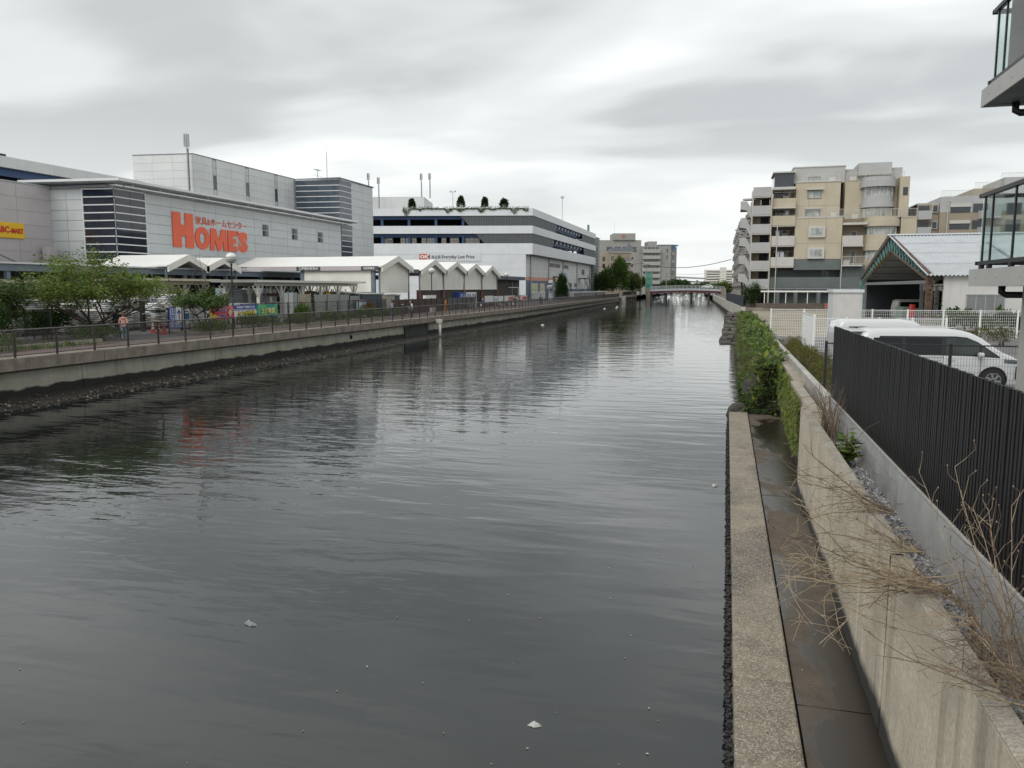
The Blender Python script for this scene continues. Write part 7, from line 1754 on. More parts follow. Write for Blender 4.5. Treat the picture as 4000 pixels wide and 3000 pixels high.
# ---- cream hotel with slate roofs
ht = thing('hotel', 'cream stone hotel with slate mansard roofs behind the far trees', 'hotel', (-44.5, 309, 1.9), R(14))
cream = mat('hotel_cream', (.36, .315, .25), .8, .08, .4, .02, 3, rand=.03); creamd = mat('hotel_band', (.28, .235, .18), .8, .15, .6, .03, 5); slate_r = mat('hotel_slate', (.10, .115, .13), .6, .1, 1, rand=.1); crw = mat('hotel_trim', (.50, .46, .40), .7, .05); hgl = glass_dark('hotel_glass', (.03, .035, .04), .08)
MB().box(0, 0, 0, 8.0, 14, 17.0).build('wall', cream, ht); MB().box(-8, 3, 0, -.02, 14, 17.4).build('wing_wall', cream, ht)
for j, (z0, z1) in enumerate(((13.6, 16.4), (10.3, 12.8), (7.0, 9.6))): MB().box(1.6, -.06, z0, 7.6, -.003, z1).build('stone_band', creamd, ht)
def hip(x0, x1, y0, y1, z0, z1, ins, nm='roof', m=slate_r):
    MB().add([(x0, y0, z0), (x1, y0, z0), (x1, y1, z0), (x0, y1, z0), (x0 + ins, y0 + ins, z1), (x1 - ins, y0 + ins, z1), (x1 - ins, y1 - ins, z1), (x0 + ins, y1 - ins, z1)], [(0,3,2,1),(4,5,6,7),(0,1,5,4),(1,2,6,5),(2,3,7,6),(3,0,4,7)]).build(nm, m, ht)
hip(-.4, 8.6, -.5, 14, 17.2, 18.6, 1.2); hip(5.2, 9.6, -.3, 4.5, 17.3, 20.6, 2.15, 'spire'); MB().tube([(7.4, 2.1, 20.4), (7.4, 2.1, 21.8)], .06, 5).build('finial', black_steel, ht)
for z in (13.2, 9.9): hip(1.8, 8.2, -1.3, .0, z, z + .95, .6); MB().box(1.2, -1.35, z - .35, 8.4, .0, z - .003).build('cornice', crw, ht)
MB().box(-.3, -.4, 16.75, 8.7, -.01, 17.18).build('cornice', crw, ht)
for z in (1.5, 4.6, 7.7, 10.8, 13.6):
    w_ = MB().box(.3, -.08, z, 1.3, -.003, z + 1.9).build('window', hgl, ht); MB().box(.75, -.12, z, .85, -.082, z + 1.9).box(.2, -.12, z - .1, 1.4, -.082, z - .003).build('frame', crw, w_)
    for k in range(2): MB().box(-7.2 + k * 4.4, 2.94, z, -6.2 + k * 4.4, 2.997, z + 1.7).build('window', hgl, ht)
for z in (2.0, 5.2, 8.4, 11.6, 14.4):
    bal = MB().box(8.02, .6, z - .4, 9.0, 13, z - .2).build('balcony', crw, ht); mb = MB().box(8.9, .6, z + .6, 8.96, 13, z + .68)
    for k in range(30): mb.box(8.9, .6 + k * .42, z - .2, 8.95, .65 + k * .42, z + .6)
    mb.build('railing', black_steel, bal)
    for k in range(6): MB().box(8.01, 1.0 + k * 2.1, z - .15, 8.05, 2.2 + k * 2.1, z + 1.8).build('window', hgl, ht)
    for k in range(7): MB().box(8.01, .3 + k * 2.1, z - .2, 8.3, .6 + k * 2.1, z + 2.2).build('pilaster', crw, ht)
# ---- hospital
hp = thing('hospital', 'large grey hospital block with red cross emblem and stacked balconies', 'hospital', (-45, 433, 1.9), R(15.3))
hg = mat('hospital_grey', (.305, .30, .28), .8, .05, .15, streak=.08); hgd = mat('hospital_dark', (.13, .13, .13), .7, .1, .3); hband = mat('hospital_band', (.38, .375, .35), .8, .04, .2)
MB().box(0, 0, 0, 15.5, 30, 25.6).build('wall', hg, hp); MB().box(-24, 4, 0, -.02, 34, 29.0).build('rear_wall', hg, hp); MB().box(-15.5, 3.0, 29.02, -3.4, 18, 32.6).build('roof_block', hg, hp); MB().box(3.4, 2.5, 25.62, 8.3, 14, 28.2).build('roof_block', hg, hp); MB().prism([(15.52, .5), (19.8, 5.5), (19.8, 30), (15.52, 30)], 5.5, 25.2).build('curved_wing', hg, hp, recalc=True)
MB().prism([(9, .2), (17, 0), (20.6, 5), (20.6, 30), (9, 30)], 25.9, 26.4).build('roof_visor', mat('visor_blue', (.20, .25, .30), .5, .1), hp, recalc=True); MB().prism([(9.5, 1), (16, 1), (19.0, 6), (19.0, 30), (9.5, 30)], 25.2, 25.88).build('top_storey', mat('storey_white', (.55, .55, .54), .6, .05), hp, recalc=True)
for j in range(6):
    z = 5.2 + j * 3.35; MB().box(.2 + .6 * (j < 1), -1.2, z, 9.8 - (j < 1) * 0, .0 - .003, z + 1.9).build('balcony_band', hband, hp)
    for k in range(4): w_ = MB().box(1.0 + k * 2.1, -.12, z + 2.0, 2.5 + k * 2.1, -.003, z + 3.1).build('window', blue_glass if j > 2 and k in (0, 3) else hgl, hp); MB().box(1.70 + k * 2.1, -.16, z + 2.0, 1.80 + k * 2.1, -.122, z + 3.1).build('frame', hband, w_)
    if j in (3, 4): MB().box(-1.8, -1.6, z + 2.9, 12.0, -1.2, z + 3.05).build('sun_louvre', hgd, hp)
MB().box(2.0, -.06, 0, 15, -.003, 4.6).build('glass_base', blue_glass, hp)
for k in range(6): MB().box(2.0 + k * 2.6, -.14, 0, 2.35 + k * 2.6, -.062, 4.8).build('pier', hgd, hp)
for z in (18.5, 22.0): MB().box(13.2, -.08, z, 13.8, -.003, z + 2.2).build('window', hgl, hp)
for k in range(4): MB().box(-19 + k * 4.4, 3.9, 22.6, -15.8 + k * 4.4, 3.997, 25.4).build('window', blue_glass, hp)
for j in range(4):
    z = 8 + j * 4.2; a = Vector((17.0, 2.2)); MB().prism([(16.6, .9), (18.4, 3.0), (17.9, 3.5), (16.1, 1.4)], z, z + 1.7).build('balcony', hband, hp, recalc=True); MB().prism([(16.3, 1.3), (18.0, 3.3), (17.95, 3.4), (16.25, 1.4)], z + 1.72, z + 3.4).build('balcony_opening', hgl, hp, recalc=True)
for k in range(3): MB().prism([(15.6 + k*.35, .5 + k*.4), (15.75 + k*.35, .67 + k*.4), (15.7 + k*.35, .75 + k*.4), (15.55 + k*.35, .58 + k*.4)], 17, 23.5).build('slot_window', hband, hp, recalc=True)
crs = mat('emblem_red', (.42, .12, .11), .6, .05)
mb = MB()
for dx, dz in ((0, .75), (0, -.75), (.75, 0), (-.75, 0)): mb.prism([(-9.9 + dx - .48, 30.9 + dz), (-9.9 + dx, 30.9 + dz - .48), (-9.9 + dx + .48, 30.9 + dz), (-9.9 + dx, 30.9 + dz + .48)], 2.93, 2.997, 'y')
mb.box(-10.2, 2.92, 30.6, -9.6, 2.996, 31.2); mb.build('emblem', crs, hp, recalc=True)
text_fit('lettering', '鉄鋼', MB().box(16.9, 1.0, 23.4, 17.0, 1.1, 23.5).build('sign_mount', hband, hp), 16.2, 23.6, 2.3, 1.6, .8, mat('sign_blue', (.03, .16, .42), .5, .05), bold=.03)
mast('antenna on the hospital roof', (-61, 438, 34.4), 6, 'rod')
# ---- green golf net, poles, wires
gn = thing('netting', 'tall translucent green netting between poles before the hospital', 'netting', (-33.0, 333, 1.9), R(14)); gm = bpy.data.materials.new('green_net'); gm.use_nodes = True; gm.node_tree.nodes['Principled BSDF'].inputs['Base Color'].default_value = (.03, .36, .27, 1); gm.node_tree.nodes['Principled BSDF'].inputs['Alpha'].default_value = .55
for k in range(3): MB().box(k * .85, 0, .2, k * .85 + .8, .05, 9.4).build('net_panel', gm, gn)
for k in range(4): MB().tube([(k * .83, .1, 0), (k * .83, .1, 9.8)], .08, 6).build('pole', galv, gn)
def pole(label, x, y, h, arms=2):
    t = thing('utility_pole', label, 'pole', (x, y, 1.9), 0, 'utility poles'); MB().tube([(0, 0, 0), (0, 0, h)], [.2, .13], 8).build('shaft', mat('pole_concrete', (.27, .265, .25), .8, .1), t)
    for k in range(arms): MB().box(-.9, -.06, h - .6 - k * .9, .9, .06, h - .5 - k * .9).build('crossarm', galv, t)
pole('tall utility pole left of the bridge', -33.2, 318, 13.6); pole('utility pole in front of the hospital base', -24.3, 330, 9.6); pole('lamp pole beside the green netting', -32.0, 326, 11.4, 1); pole('lamp pole right of the green netting', -29.7, 326, 10.8, 1); pole('thin pole before the apartment row stairs', 2.45, 117.0, 6.0, 1)
def wire(label, a, b_, sag, r=.035):
    a, b_ = Vector(a), Vector(b_); pts = [a.lerp(b_, i / 16) - Vector((0, 0, sag * 4 * (i / 16) * (1 - i / 16))) for i in range(17)]
    t = thing('overhead_wire', label, 'wire', tuple(a)); MB().tube([p - a for p in pts], r, 4).build('cable', mat('cable_dark', (.05, .05, .055), .6, .1), t)
wire('thick overhead cable sagging across the canal to the apartment row', (-33.2, 318, 14.7), (1.0, 262, 14.0), 2.2, .10); wire('upper thin overhead wire over the bridge', (-24.3, 330, 11.0), (3, 300, 11.5), 1.0, .04); wire('lower thin overhead wire over the bridge', (-24.3, 330, 9.8), (3, 300, 8.8), .9, .045); wire('slanting wire from the left pole to the hotel', (-33.2, 318, 14.9), (-48, 300, 13), .6, .06)
# ---- distant white flats and viaduct
wf = thing('white_flats', 'distant white slab of flats with horizontal balconies beyond the bridge', 'apartment', (-24.8, 900, 1.9)); wfl = mat('flats_white', (.62, .60, .54), .7, .04, .1); wfd = mat('flats_shadow', (.17, .165, .155), .8, .05)
MB().box(0, 1.5, 0, 30, 12, 21.5).build('wall', wfd, wf); MB().box(-.1, 0, 0, 2.6, 12, 23.2).build('stair_tower', wfl, wf); MB().box(16.4, -.4, 0, 23.6, 12, 25.6).build('stair_tower', wfl, wf)
for j in range(8): MB().box(2.7, -.2, 2.0 + j * 2.75, 16.3, 1.6, 3.7 + j * 2.75).build('balcony_band', wfl, wf); MB().box(23.7, -.2, 2.0 + j * 2.75, 32, 1.6, 3.7 + j * 2.75).build('balcony_band', wfl, wf)
vd = thing('viaduct', 'distant grey motorway viaduct beyond the bridge', 'viaduct', (-45, 700, 1.9)); vm = mat('viaduct_grey', (.34, .35, .37), .8, .05, .1)
for zz, dy in ((12.4, 0), (9.2, 12)): MB().add([(-40, dy, zz + 1.6), (28, dy, zz - 2.0), (28, dy + 8, zz - 2.0), (-40, dy + 8, zz + 1.6), (-40, dy, zz + 3.0), (28, dy, zz - .7), (28, dy + 8, zz - .7), (-40, dy + 8, zz + 3.0)], [(0,3,2,1),(4,5,6,7),(0,1,5,4),(1,2,6,5),(2,3,7,6),(3,0,4,7)]).build('deck', vm, vd)
for k in range(6): MB().box(-36 + k * 11, 3, 0, -34.4 + k * 11, 6, 9.5 + (3.8 - k * .7)).build('pier', vm, vd)
# ================================================================== PLANTS
tree('cherry_tree', 'spreading green cherry tree at the yard entrance beside the walkers', (-36.5, 39.0, 1.9), 5.7, 4.4, 4, 10500, .20, [G_mid, G_lite, G_spring, G_yel], [3, 4.5, 5, 1.5], .20, .24, 3, 5, 3, .62, sprayr=.62, flat=.42, asym=(-.03, .02), lz=1.7)
tree('small_tree', 'small dark-trunked tree in front of the bag pallets left of the red banner', (-35.4, 47.3, 1.9), 3.35, 2.0, 9, 5200, .17, [G_dark, G_mid, G_lite, G_olive], [4, 4, 1.5, .6], .42, .11, 2, 5, 3, .40, sprayr=.42, flat=.5, lz=1.3)
tree('dense_tree', 'dense dark bushy tree at the left edge of the promenade', (-38.6, 33.0, 1.9), 4.3, 2.4, 14, 7500, .21, [G_dark, G_mid, G_olive, G_lite], [5, 4, 1.4, 1.0], .18, .16, 3, 5, 3, .5, sprayr=.6, flat=.7, lz=.1)
blob_plant('shrub', 'dark leafy shrub under the dense tree at the left edge', 'shrub', (-37.0, 31.6, 1.9), (2.0, 2.2, 2.6), 5600, .20, [G_dark, G_mid, G_olive, G_deep], [5, 3, 1.2, 3], 2)
blob_plant('shrub', 'dark shrub behind the entrance tree trunk', 'shrub', (-38.6, 37.4, 1.9), (1.6, 1.4, 1.5), 2400, .18, [G_dark, G_deep, G_mid], [4, 4, 2], 3)
blob_plant('shrub', 'low grassy shrub at the foot of the entrance tree', 'shrub', (-34.6, 37.2, 1.9), (1.5, 1.9, .7), 1800, .18, [G_mid, G_dark, G_lite], [4, 3, 1], 5, wid=.25)
blob_plant('shrub', 'low shrub on the grass verge at the left edge', 'shrub', (-33.6, 27.8, 1.9), (1.6, 3.0, .7), 2000, .17, [G_mid, G_dark, G_lite], [4, 3, 1], 6, wid=.25)
# bare tree over the goods yard
t = thing('bare_tree', 'leafless grey tree rising behind the small dark tree', 'tree', (-44, 57.5, 1.9)); rs = random.Random(8); mb = MB()
def twig(p, d, ln, r, lev):
    q = p; pts = [p]; rr = [r]
    for k in range(4): d = (d + Vector((rs.gauss(0, .13), rs.gauss(0, .13), rs.gauss(.02, .08)))).normalized(); q = q + d * ln / 4; pts.append(q); rr.append(r * (1 - .15 * (k + 1)))
    mb.tube(pts, rr, 5, caps=False)
    if lev < 3:
        for k in range(3 if lev else 4): twig(pts[rs.choice((2, 3, 4))], (d + rdir(rs, -.1, .7) * .8).normalized(), ln * rs.uniform(.5, .7), rr[-1] * .7, lev + 1)
twig(Vector((0, 0, 0)), Vector((0, 0, 1)), 3.6, .13, 0); mb.build('branches', bark_g, t, smooth=True)
# shrubs along the promenade verge
vs_ = [(-32.9, 44.6, 1.2, 2.1, .75, 'first verge shrub from the direction sign'), (-33.2, 50.6, 1.2, 2.3, .95, 'second verge shrub, below the green banner'), (-32.7, 55.6, 1.1, 1.9, .85, 'third verge shrub from the direction sign'), (-32.6, 61.2, 1.1, 2.2, .85, 'fourth verge shrub, before the pergola'), (-32.9, 67.4, 1.2, 2.0, .95, 'fifth verge shrub, before the slate shed'), (-33.0, 73.6, 1.1, 1.8, .85, 'last verge shrub beside the three walkers'), (-33.7, 57.6, .9, 1.3, 1.5, 'taller dark shrub behind the verge shrubs')]
for i, (x, y, rx, ry, rz_, lb_) in enumerate(vs_):
    blob_plant('verge_shrub', lb_ if 'shrub' in lb_ else lb_, 'shrub', (x, y, 1.9), (rx, ry, rz_), 1500, .20, [G_mid, G_lite, G_dark], [5, 2, 3], 40 + i, 'shrubs along the promenade verge', wid=.22, updir=.55)
blob_plant('shrub', 'bronze leaved bush before the slate blue shed', 'shrub', (-33.9, 70.2, 2.3), (.7, 1.0, 1.1), 700, .16, [G_red, G_olive], [3, 1], 77)
# weeds on verge ground
mb = MB(); rs = random.Random(17)
for i in range(420): mb.mi(rs.choice((0, 0, 1))); grass_tuft(mb, (rs.uniform(-34.2, -32.4), rs.choice((rs.uniform(44.5, 77), rs.uniform(44.5, 77), rs.uniform(20, 35))), 1.9), 9, rs.uniform(.15, .4), .22, rs, .02)
tag(mb.build('verge_grass', [G_mid, G_lite]), 'rough grass on the promenade verge', 'grass', kind='stuff')
# columnar tree and far trees
blob_plant('topiary_tree', 'tall dark clipped columnar tree beside the supermarket', 'tree', (-38, 184, 1.9), (2.2, 3.6, 5.5), 11000, .36, [G_deep, G_dark, G_mid], [5, 4, 1], 50, solid=1)
blob_plant('far_tree', 'tall bright green conical tree before the cream hotel', 'tree', (-37.6, 285, 1.9), (5.6, 5.6, 12.6), 8000, .75, [G_mid, G_dark, G_lite], [5, 1, 4], 61, solid=1)
blob_plant('far_tree', 'dark rounded tree left of the tall conical tree', 'tree', (-42.5, 280, 1.9), (4.6, 5.4, 8.2), 7000, .75, [G_dark, G_mid, G_olive], [5, 3, 1], 62, lumps=12)
blob_plant('far_tree', 'bronze tinged tree right of the tall conical tree', 'tree', (-34.0, 292, 1.9), (3.6, 4.5, 7.0), 4600, .65, [G_mid, G_red, G_dark], [4, 2, 3], 63, lumps=10)
tree('far_tree', 'pale green tree behind the green netting', (-36.5, 345, 1.9), 8.5, 2.6, 64, 4000, .7, [G_mid, G_lite], [3, 2], .25, .3, 1, 6, 3, .7, sprayr=1.3, flat=.8)
for i, (x, y, h, s, lb_) in enumerate(((-30, 405, 7.5, 4.5, 'left of three trees below the hospital'), (-25, 410, 8.2, 5.0, 'middle of three trees below the hospital'), (-20.5, 415, 7.2, 4.2, 'right of three trees below the hospital'), (-24, 650, 8.0, 6.0, 'left dark tree before the viaduct'), (-16, 655, 8.5, 6.5, 'right dark tree before the viaduct'), (-4.0, 318, 5.2, 3.4, 'round green tree right of the bridge car'), (.2, 316, 6.0, 3.6, 'yellowish tree at the right bridge end'))):
    tree('far_tree', lb_, (x, y, 1.9), h, s, 70 + i, 3800, .9 if y > 380 else .7, [G_dark, G_mid, G_deep] if i < 5 else [G_mid, G_lite, G_olive], [4, 4, 2], .22, .3, 1, 6, 3, .45, sprayr=1.5, flat=.8, group='trees near the far bridge')
mb = MB(); rs = random.Random(91)
for i in range(5200):
    x = rs.uniform(-700, 900); y = rs.uniform(850, 980); 
    if -30 < x < 10: y += 80
    mb.mi(rs.choice((0, 1))); z = 1.9 + rs.random() ** 1.6 * (7 + 4 * mnoise.noise((x * .02, 0, 0))); leaf(mb, Vector((x, y, z)), rdir(rs), rs.uniform(3, 6), rs, .9)
tag(mb.build('far_wood', [G_dark, G_mid]), 'far band of trees closing the view beyond the bridge', 'trees', kind='stuff')
# roof garden on the supermarket
for k, u_ in enumerate((-29.0, -17.2, -11.5, -6.9)):
    p = OKC + okd * u_ + nrm * 1.5
    blob_plant('roof_tree', ['clipped roof tree nearest the plant room', 'second clipped tree on the supermarket roof', 'third clipped tree on the supermarket roof', 'clipped roof tree nearest the building corner'][k], 'tree', (p.x, p.y, 23.5), (1.4 + .35 * (k % 2), 1.5, 2.4 + .5 * ((k * 5) % 3) / 2), 2200, .30, [G_deep, G_dark], [3, 2], 120 + k, 'clipped trees on the supermarket roof', solid=1)
mb = MB(); rs = random.Random(55)
for i in range(2600):
    u_ = -31 + 30 * rs.random(); p = OKC + okd * u_ - nrm * .12; hang = max(0, mnoise.noise((u_ * .38, 2, 0)) - .02) * 5.2
    z = 23.75 - rs.random() ** .8 * hang if rs.random() < .75 else 23.7 + rs.random() * .5; mb.mi(rs.choice((0, 0, 1))); leaf(mb, Vector((p.x, p.y - rs.random() * .12, z)), Vector((okd.x * rs.uniform(-1, 1), -.3, -.8)), rs.uniform(.2, .42), rs, .45)
t = tag(mb.build('roof_creeper', [G_mid, G_dark]), 'green creeper trailing over the supermarket parapet', 'creeper', kind='stuff')
# ---- right bank: weeds, ivy, azaleas
mb = MB(); rs = random.Random(66)
for i in range(15000):
    y = 27.5 + 50 * rs.random() ** 1.25
    s = rs.random(); top = 2.1 + .45 * mnoise.noise((y * .35, 1, 0)) + (.35 if 45 < y < 62 else 0)
    x = .95 + .3 * mnoise.noise((y * .4, 4, 0)) + s * 2.1
    x = min(x, 1.1 + (.85 if y < 40 else 1.25) * rs.random())
    zb = 2.0 * min(1, s * 1.9) ** .7
    z = zb + rs.random() ** 1.3 * (top * .35 + .35 * mnoise.noise((x * 1.7, y * .9, 7)))
    if s < .12: z = rs.uniform(.35, 1.7)
    if mnoise.noise((x * 2.3, y * .8, z * 2.3)) < -.16: continue
    m_ = rs.choices((0, 1, 2, 3, 5), (5, 4 if y > 44 else 3, 2, 1.4, 2.5))[0]; mb.mi(m_)
    d = rdir(rs, -.2, .8) + Vector((-.6, -.3, .1)); leaf(mb, Vector((x, y, z)), d, .30 * rs.random() ** 1.6 + .07, rs, rs.choice((.3, .6, .7)))
    if i % 9 == 0: mb.mi(4); q = Vector((x, y, z)); mb.tube([q, q + Vector((-.15, rs.gauss(0, .2), .1)), q + Vector((-.3, rs.gauss(0, .4), -.25))], .005, 3, caps=False)
for i in range(900):
    y = rs.uniform(44, 68); mb.mi(rs.choice((0, 1, 1))); grass_tuft(mb, (rs.uniform(1.2, 2.6), y, 1.65), 7, rs.uniform(.4, .9), .25, rs, .022, .8)
for i in range(420): mb.mi(rs.choice((0, 1, 1, 3))); grass_tuft(mb, (rs.uniform(1.0, 2.1), rs.uniform(30, 46), rs.uniform(1.5, 1.95)), 6, rs.uniform(.25, .6), .18, rs, .016, .9)
for i in range(160): mb.mi(rs.choice((1, 3))); grass_tuft(mb, (rs.uniform(.9, 1.6), rs.uniform(31, 38), 1.0), 8, .5, .12, rs, .02, 1.1)
for i in range(6500):
    y = 27.3 + 13 * rs.random() ** 1.2; s = rs.random(); x = .75 + .35 * mnoise.noise((y * .5, 9, 0)) + s * 1.1; z = (.25 + 1.75 * rs.random() ** .8) * (.62 + .38 * s) + .2 * mnoise.noise((x * 2, y, 3))
    mb.mi(rs.choices((0, 1, 2, 3), (4, 1.5, 5, .6))[0]); leaf(mb, Vector((x, y, z)), rdir(rs, -.6, .5) + Vector((-.7, -.5, -.2)), rs.uniform(.09, .2), rs, rs.choice((.35, .6, .7)))
tag(mb.build('bank_weeds', [G_mid, G_lite, G_dark, G_yel, dry_d, G_spring]), 'dense weeds and creepers covering the right bank', 'weeds', kind='stuff')
def ivy(label, boxes, n, seed, mats=(G_yel, G_lite, G_mid), w_=(5, 2, 1), size=.085):
    mb = MB(); rs = random.Random(seed)
    for i in range(n):
        (x, y0, y1, z0, z1) = rs.choice(boxes); y = rs.uniform(y0, y1); e = .35 * mnoise.noise((y * 1.3, seed, 0)); z = z0 - e * .8 + (z1 - z0 + e * .8) * rs.random() ** .8
        mb.mi(rs.choices(range(3), w_)[0]); leaf(mb, Vector((x - rs.random() * .09, y, z)), Vector((-.45, rs.gauss(0, .5), -.75)), size * rs.uniform(.7, 1.4), rs, .9, n=Vector((-1, rs.gauss(0, .3), .5)))
    return tag(mb.build('ivy', list(mats)), label, 'ivy', kind='stuff')
ivy('yellow green ivy hanging over the far end of the retaining wall', [(1.73, 18.8, 22.4, 1.0, 2.38), (1.83, 22.4, 25.2, .9, 2.4)], 3600, 1)
ivy('darker ivy on the end block above the landing', [(1.54, 28.6, 31.5, .8, 2.45), (1.84, 25.6, 28.4, 1.2, 2.45), (1.3, 29, 33, 1.2, 2.2)], 3400, 2, (G_yel, G_lite, G_mid), (3, 3, 4), .11)
rkm = mat('mossy_rock', (.05, .046, .036), .9, .4, 3, .03, 12, dirt=.5, dirtcol=(.03, .04, .015))
for k, (x, y, z, s) in enumerate(((1.15, 28.0, .25, .75), (1.65, 28.3, .9, .7), (.85, 28.9, .3, .7), (1.45, 29.2, 1.2, .8))):
    bm = bmesh.new(); bmesh.ops.create_icosphere(bm, subdivisions=3, radius=s)
    for v_ in bm.verts: q = v_.co.normalized(); v_.co = q * s * (1 + .35 * mnoise.noise(q * 1.6 + Vector((k * 7, 0, 0))) + .12 * mnoise.noise(q * 5)); v_.co.z *= .8
    me = bpy.data.meshes.new('rock'); bm.to_mesh(me); bm.free(); me.materials.append(rkm)
    tag(put('rock', me, None, (x, y, z)), ['dark mossy boulder at the end of the landing', 'dark boulder against the end of the wall', 'boulder at the water edge beyond the landing', 'boulder under the ivy beyond the landing'][k], 'rock', 'boulders at the end of the landing')
# azaleas in the car park edge
for i in range(11):
    y = 21.5 + i * 1.62; x = 2.95 + .12 * math.sin(i * 2.1); nm = ['first', 'second', 'third', 'fourth', 'fifth', 'sixth', 'seventh', 'eighth', 'ninth', 'tenth', 'eleventh'][i]
    blob_plant('azalea', f'low brownish azalea, {nm} from the black fence end', 'shrub', (x, y, 1.9), (.62, .85, .72), 1500, .055, [G_olive, G_red, G_yel, G_mid], [4, 2.2, 1.5, 2], 200 + i, 'azaleas behind the parapet', shell=.75)
for i in range(4):
    blob_plant('azalea', f'brown azalea bush, {["first", "second", "third", "last"][i]} from the left before the white mesh fence', 'shrub', (10.9 + i * 1.5, 46.0, 1.9), (.95, .8, .8), 1300, .08, [G_olive, G_red, G_mid], [4, 2, 2], 230 + i, 'azaleas before the white wall', shell=.75)
for i in range(9):
    blob_plant('leafy_plant', f'tall leafy weed, {["first", "second", "third", "fourth", "fifth", "sixth", "seventh", "eighth", "ninth"][i]} from the left against the white shed wall', 'plant', (14.0 + i * .72, 58.6, 1.9), (.45, .4, 1.0 + .5 * ((i * 7) % 4) / 3), 260, .26, [G_mid, G_dark, G_lite], [3, 3, 1], 250 + i, 'weeds against the white shed wall', wid=.7)
t = thing('climber', 'dark bare climber on the shed corner post', 'plant', (13.6, 59.4, 1.9)); mb = MB(); rs = random.Random(6)
for k in range(26): z = k * .14; mb.tube([(0, 0, z), (rs.uniform(-.4, .5), rs.uniform(-.3, .1), z + rs.uniform(0, .3))], .02, 4); mb.mi(1); leaf(mb, Vector((rs.uniform(-.4, .6), -.1, z + .1)), rdir(rs), .25, rs, .7); leaf(mb, Vector((rs.uniform(-.4, .6), -.1, z + .1)), rdir(rs), .25, rs, .7); mb.mi(0)
mb.build('stems', [bark, G_deep], t)
# garden in front of the apartment stair
blob_plant('shrub', 'round dark bush beside the apartment stair tower', 'shrub', (3.6, 116, 1.9), (1.6, 1.6, 3.6), 2600, .25, [G_dark, G_deep, G_mid], [4, 2, 2], 300)
t = thing('palm', 'small palm beside the apartment stairs', 'palm', (2.0, 118, 1.9)); MB().tube([(0, 0, 0), (.1, 0, 2.0), (0, 0, 4.1)], [.16, .12, .12], 8).build('trunk', bark, t); mb = MB(); rs = random.Random(2)
for k in range(16):
    a = 2*PI*k/16; d = Vector((math.cos(a), math.sin(a), rs.uniform(-.2, .6)))
    for j in range(6): leaf(mb, Vector((0, 0, 4.1)) + d * .12 * j, d + Vector((rs.gauss(0, .2), rs.gauss(0, .2), -.1 * j)), .5, rs, .12)
mb.build('fronds', [G_deep], t)
# ---- dry vines and weeds in the foreground
def vine(mb, p, d, ln, r, rs, curl=.25, lev=0, droop=.02, twigs=3):
    p = Vector(p); d = Vector(d).normalized(); pts = [p]; n = max(5, int(ln / .09)); ax = rdir(rs)
    for k in range(n):
        d = (d + ax.cross(d) * curl * .30 + Vector((rs.gauss(0, .10), rs.gauss(0, .10), -droop + rs.gauss(0, .08)))).normalized()
        if rs.random() < .12: ax = rdir(rs)
        p = p + d * ln / n
        if p.x < .5: p.x = .5; d.x = abs(d.x) * .4
        if p.x < 1.5 and p.z < .80: p.z = .80; d.z = abs(d.z) * .3 + .05
        if 1.5 < p.x < 1.85 and p.z < 2.50: p.z = 2.50; d.z = abs(d.z) * .4 + .05
        if p.x >= 2.10: p.x = 2.10; d.x = -abs(d.x) * .5
        pts.append(p.copy())
    mb.tube(pts, [max(.0016, r * (1 - .6 * k / n)) for k in range(n + 1)], 5 if lev == 0 else 4, caps=False)
    if lev < 2:
        for k in range(rs.randint(1, twigs) + (6 if lev == 0 else 0)):
            i = rs.randint(1, n - 1); vine(mb, pts[i], (d * .35 + rdir(rs, -.5, .7)).normalized(), ln * rs.uniform(.10, .42), r * .6, rs, curl * 1.3, lev + 1, droop, 2)
def vine_clump(label, root, aims, seed, mats=(dry, dry_d), r=.005):
    rs = random.Random(seed); t = thing('dry_vine', label, 'vine', root); A = MB(); B = MB()
    for (d, ln, droop, curl) in aims: vine(A if rs.random() < .68 else B, Vector(root) + rdir(rs) * .03, d, ln * rs.uniform(.85, 1.1), r * rs.uniform(.7, 1.3), rs, curl, 0, droop)
    for o_, nm, m in ((A, 'stems', mats[0]), (B, 'dark_stems', mats[1])):
        if o_.v:
            o_.v = [tuple(Vector(q) - Vector(root)) for q in o_.v]; o_.build(nm, m, t, smooth=True)
    return t
rs = random.Random(99)
vine_clump('large dry vine clump arching over the wall towards the water', (1.80, 6.75, 2.47), [((-1, rs.uniform(-.5, .7), rs.uniform(-.05, .55)), rs.uniform(.9, 2.0), rs.uniform(.015, .05), rs.uniform(.1, .35)) for k in range(22)], 1, r=.0058)
vine_clump('thin dry vines spilling over the wall farther along', (1.80, 9.0, 2.49), [((-1, rs.uniform(-.6, .5), rs.uniform(.0, .5)), rs.uniform(.8, 1.7), rs.uniform(.02, .05), rs.uniform(.15, .4)) for k in range(11)], 2, r=.005)
vine_clump('dry twigs hanging on the wall beside the joint', (1.80, 7.7, 2.48), [((-.8, rs.uniform(-.8, .8), rs.uniform(-.1, .5)), rs.uniform(.5, 1.2), .04, .4) for k in range(9)], 3, r=.0055)
vine_clump('tangle of dry stems on the gravel at the lower right corner', (1.95, 4.9, 2.05), [((rs.uniform(-.9, .1), rs.uniform(-.2, .9), rs.uniform(.1, .9)), rs.uniform(.6, 1.3), rs.uniform(.0, .04), rs.uniform(.15, .4)) for k in range(20)], 4, (dry_d, dry), r=.0044)
vine_clump('tangle of dry stems on the gravel below the fence', (1.98, 6.1, 2.02), [((rs.uniform(-.6, .1), rs.uniform(-.4, .8), rs.uniform(.2, 1)), rs.uniform(.5, 1.1), rs.uniform(.0, .03), rs.uniform(.15, .4)) for k in range(16)], 5, (dry_d, dry), r=.005)
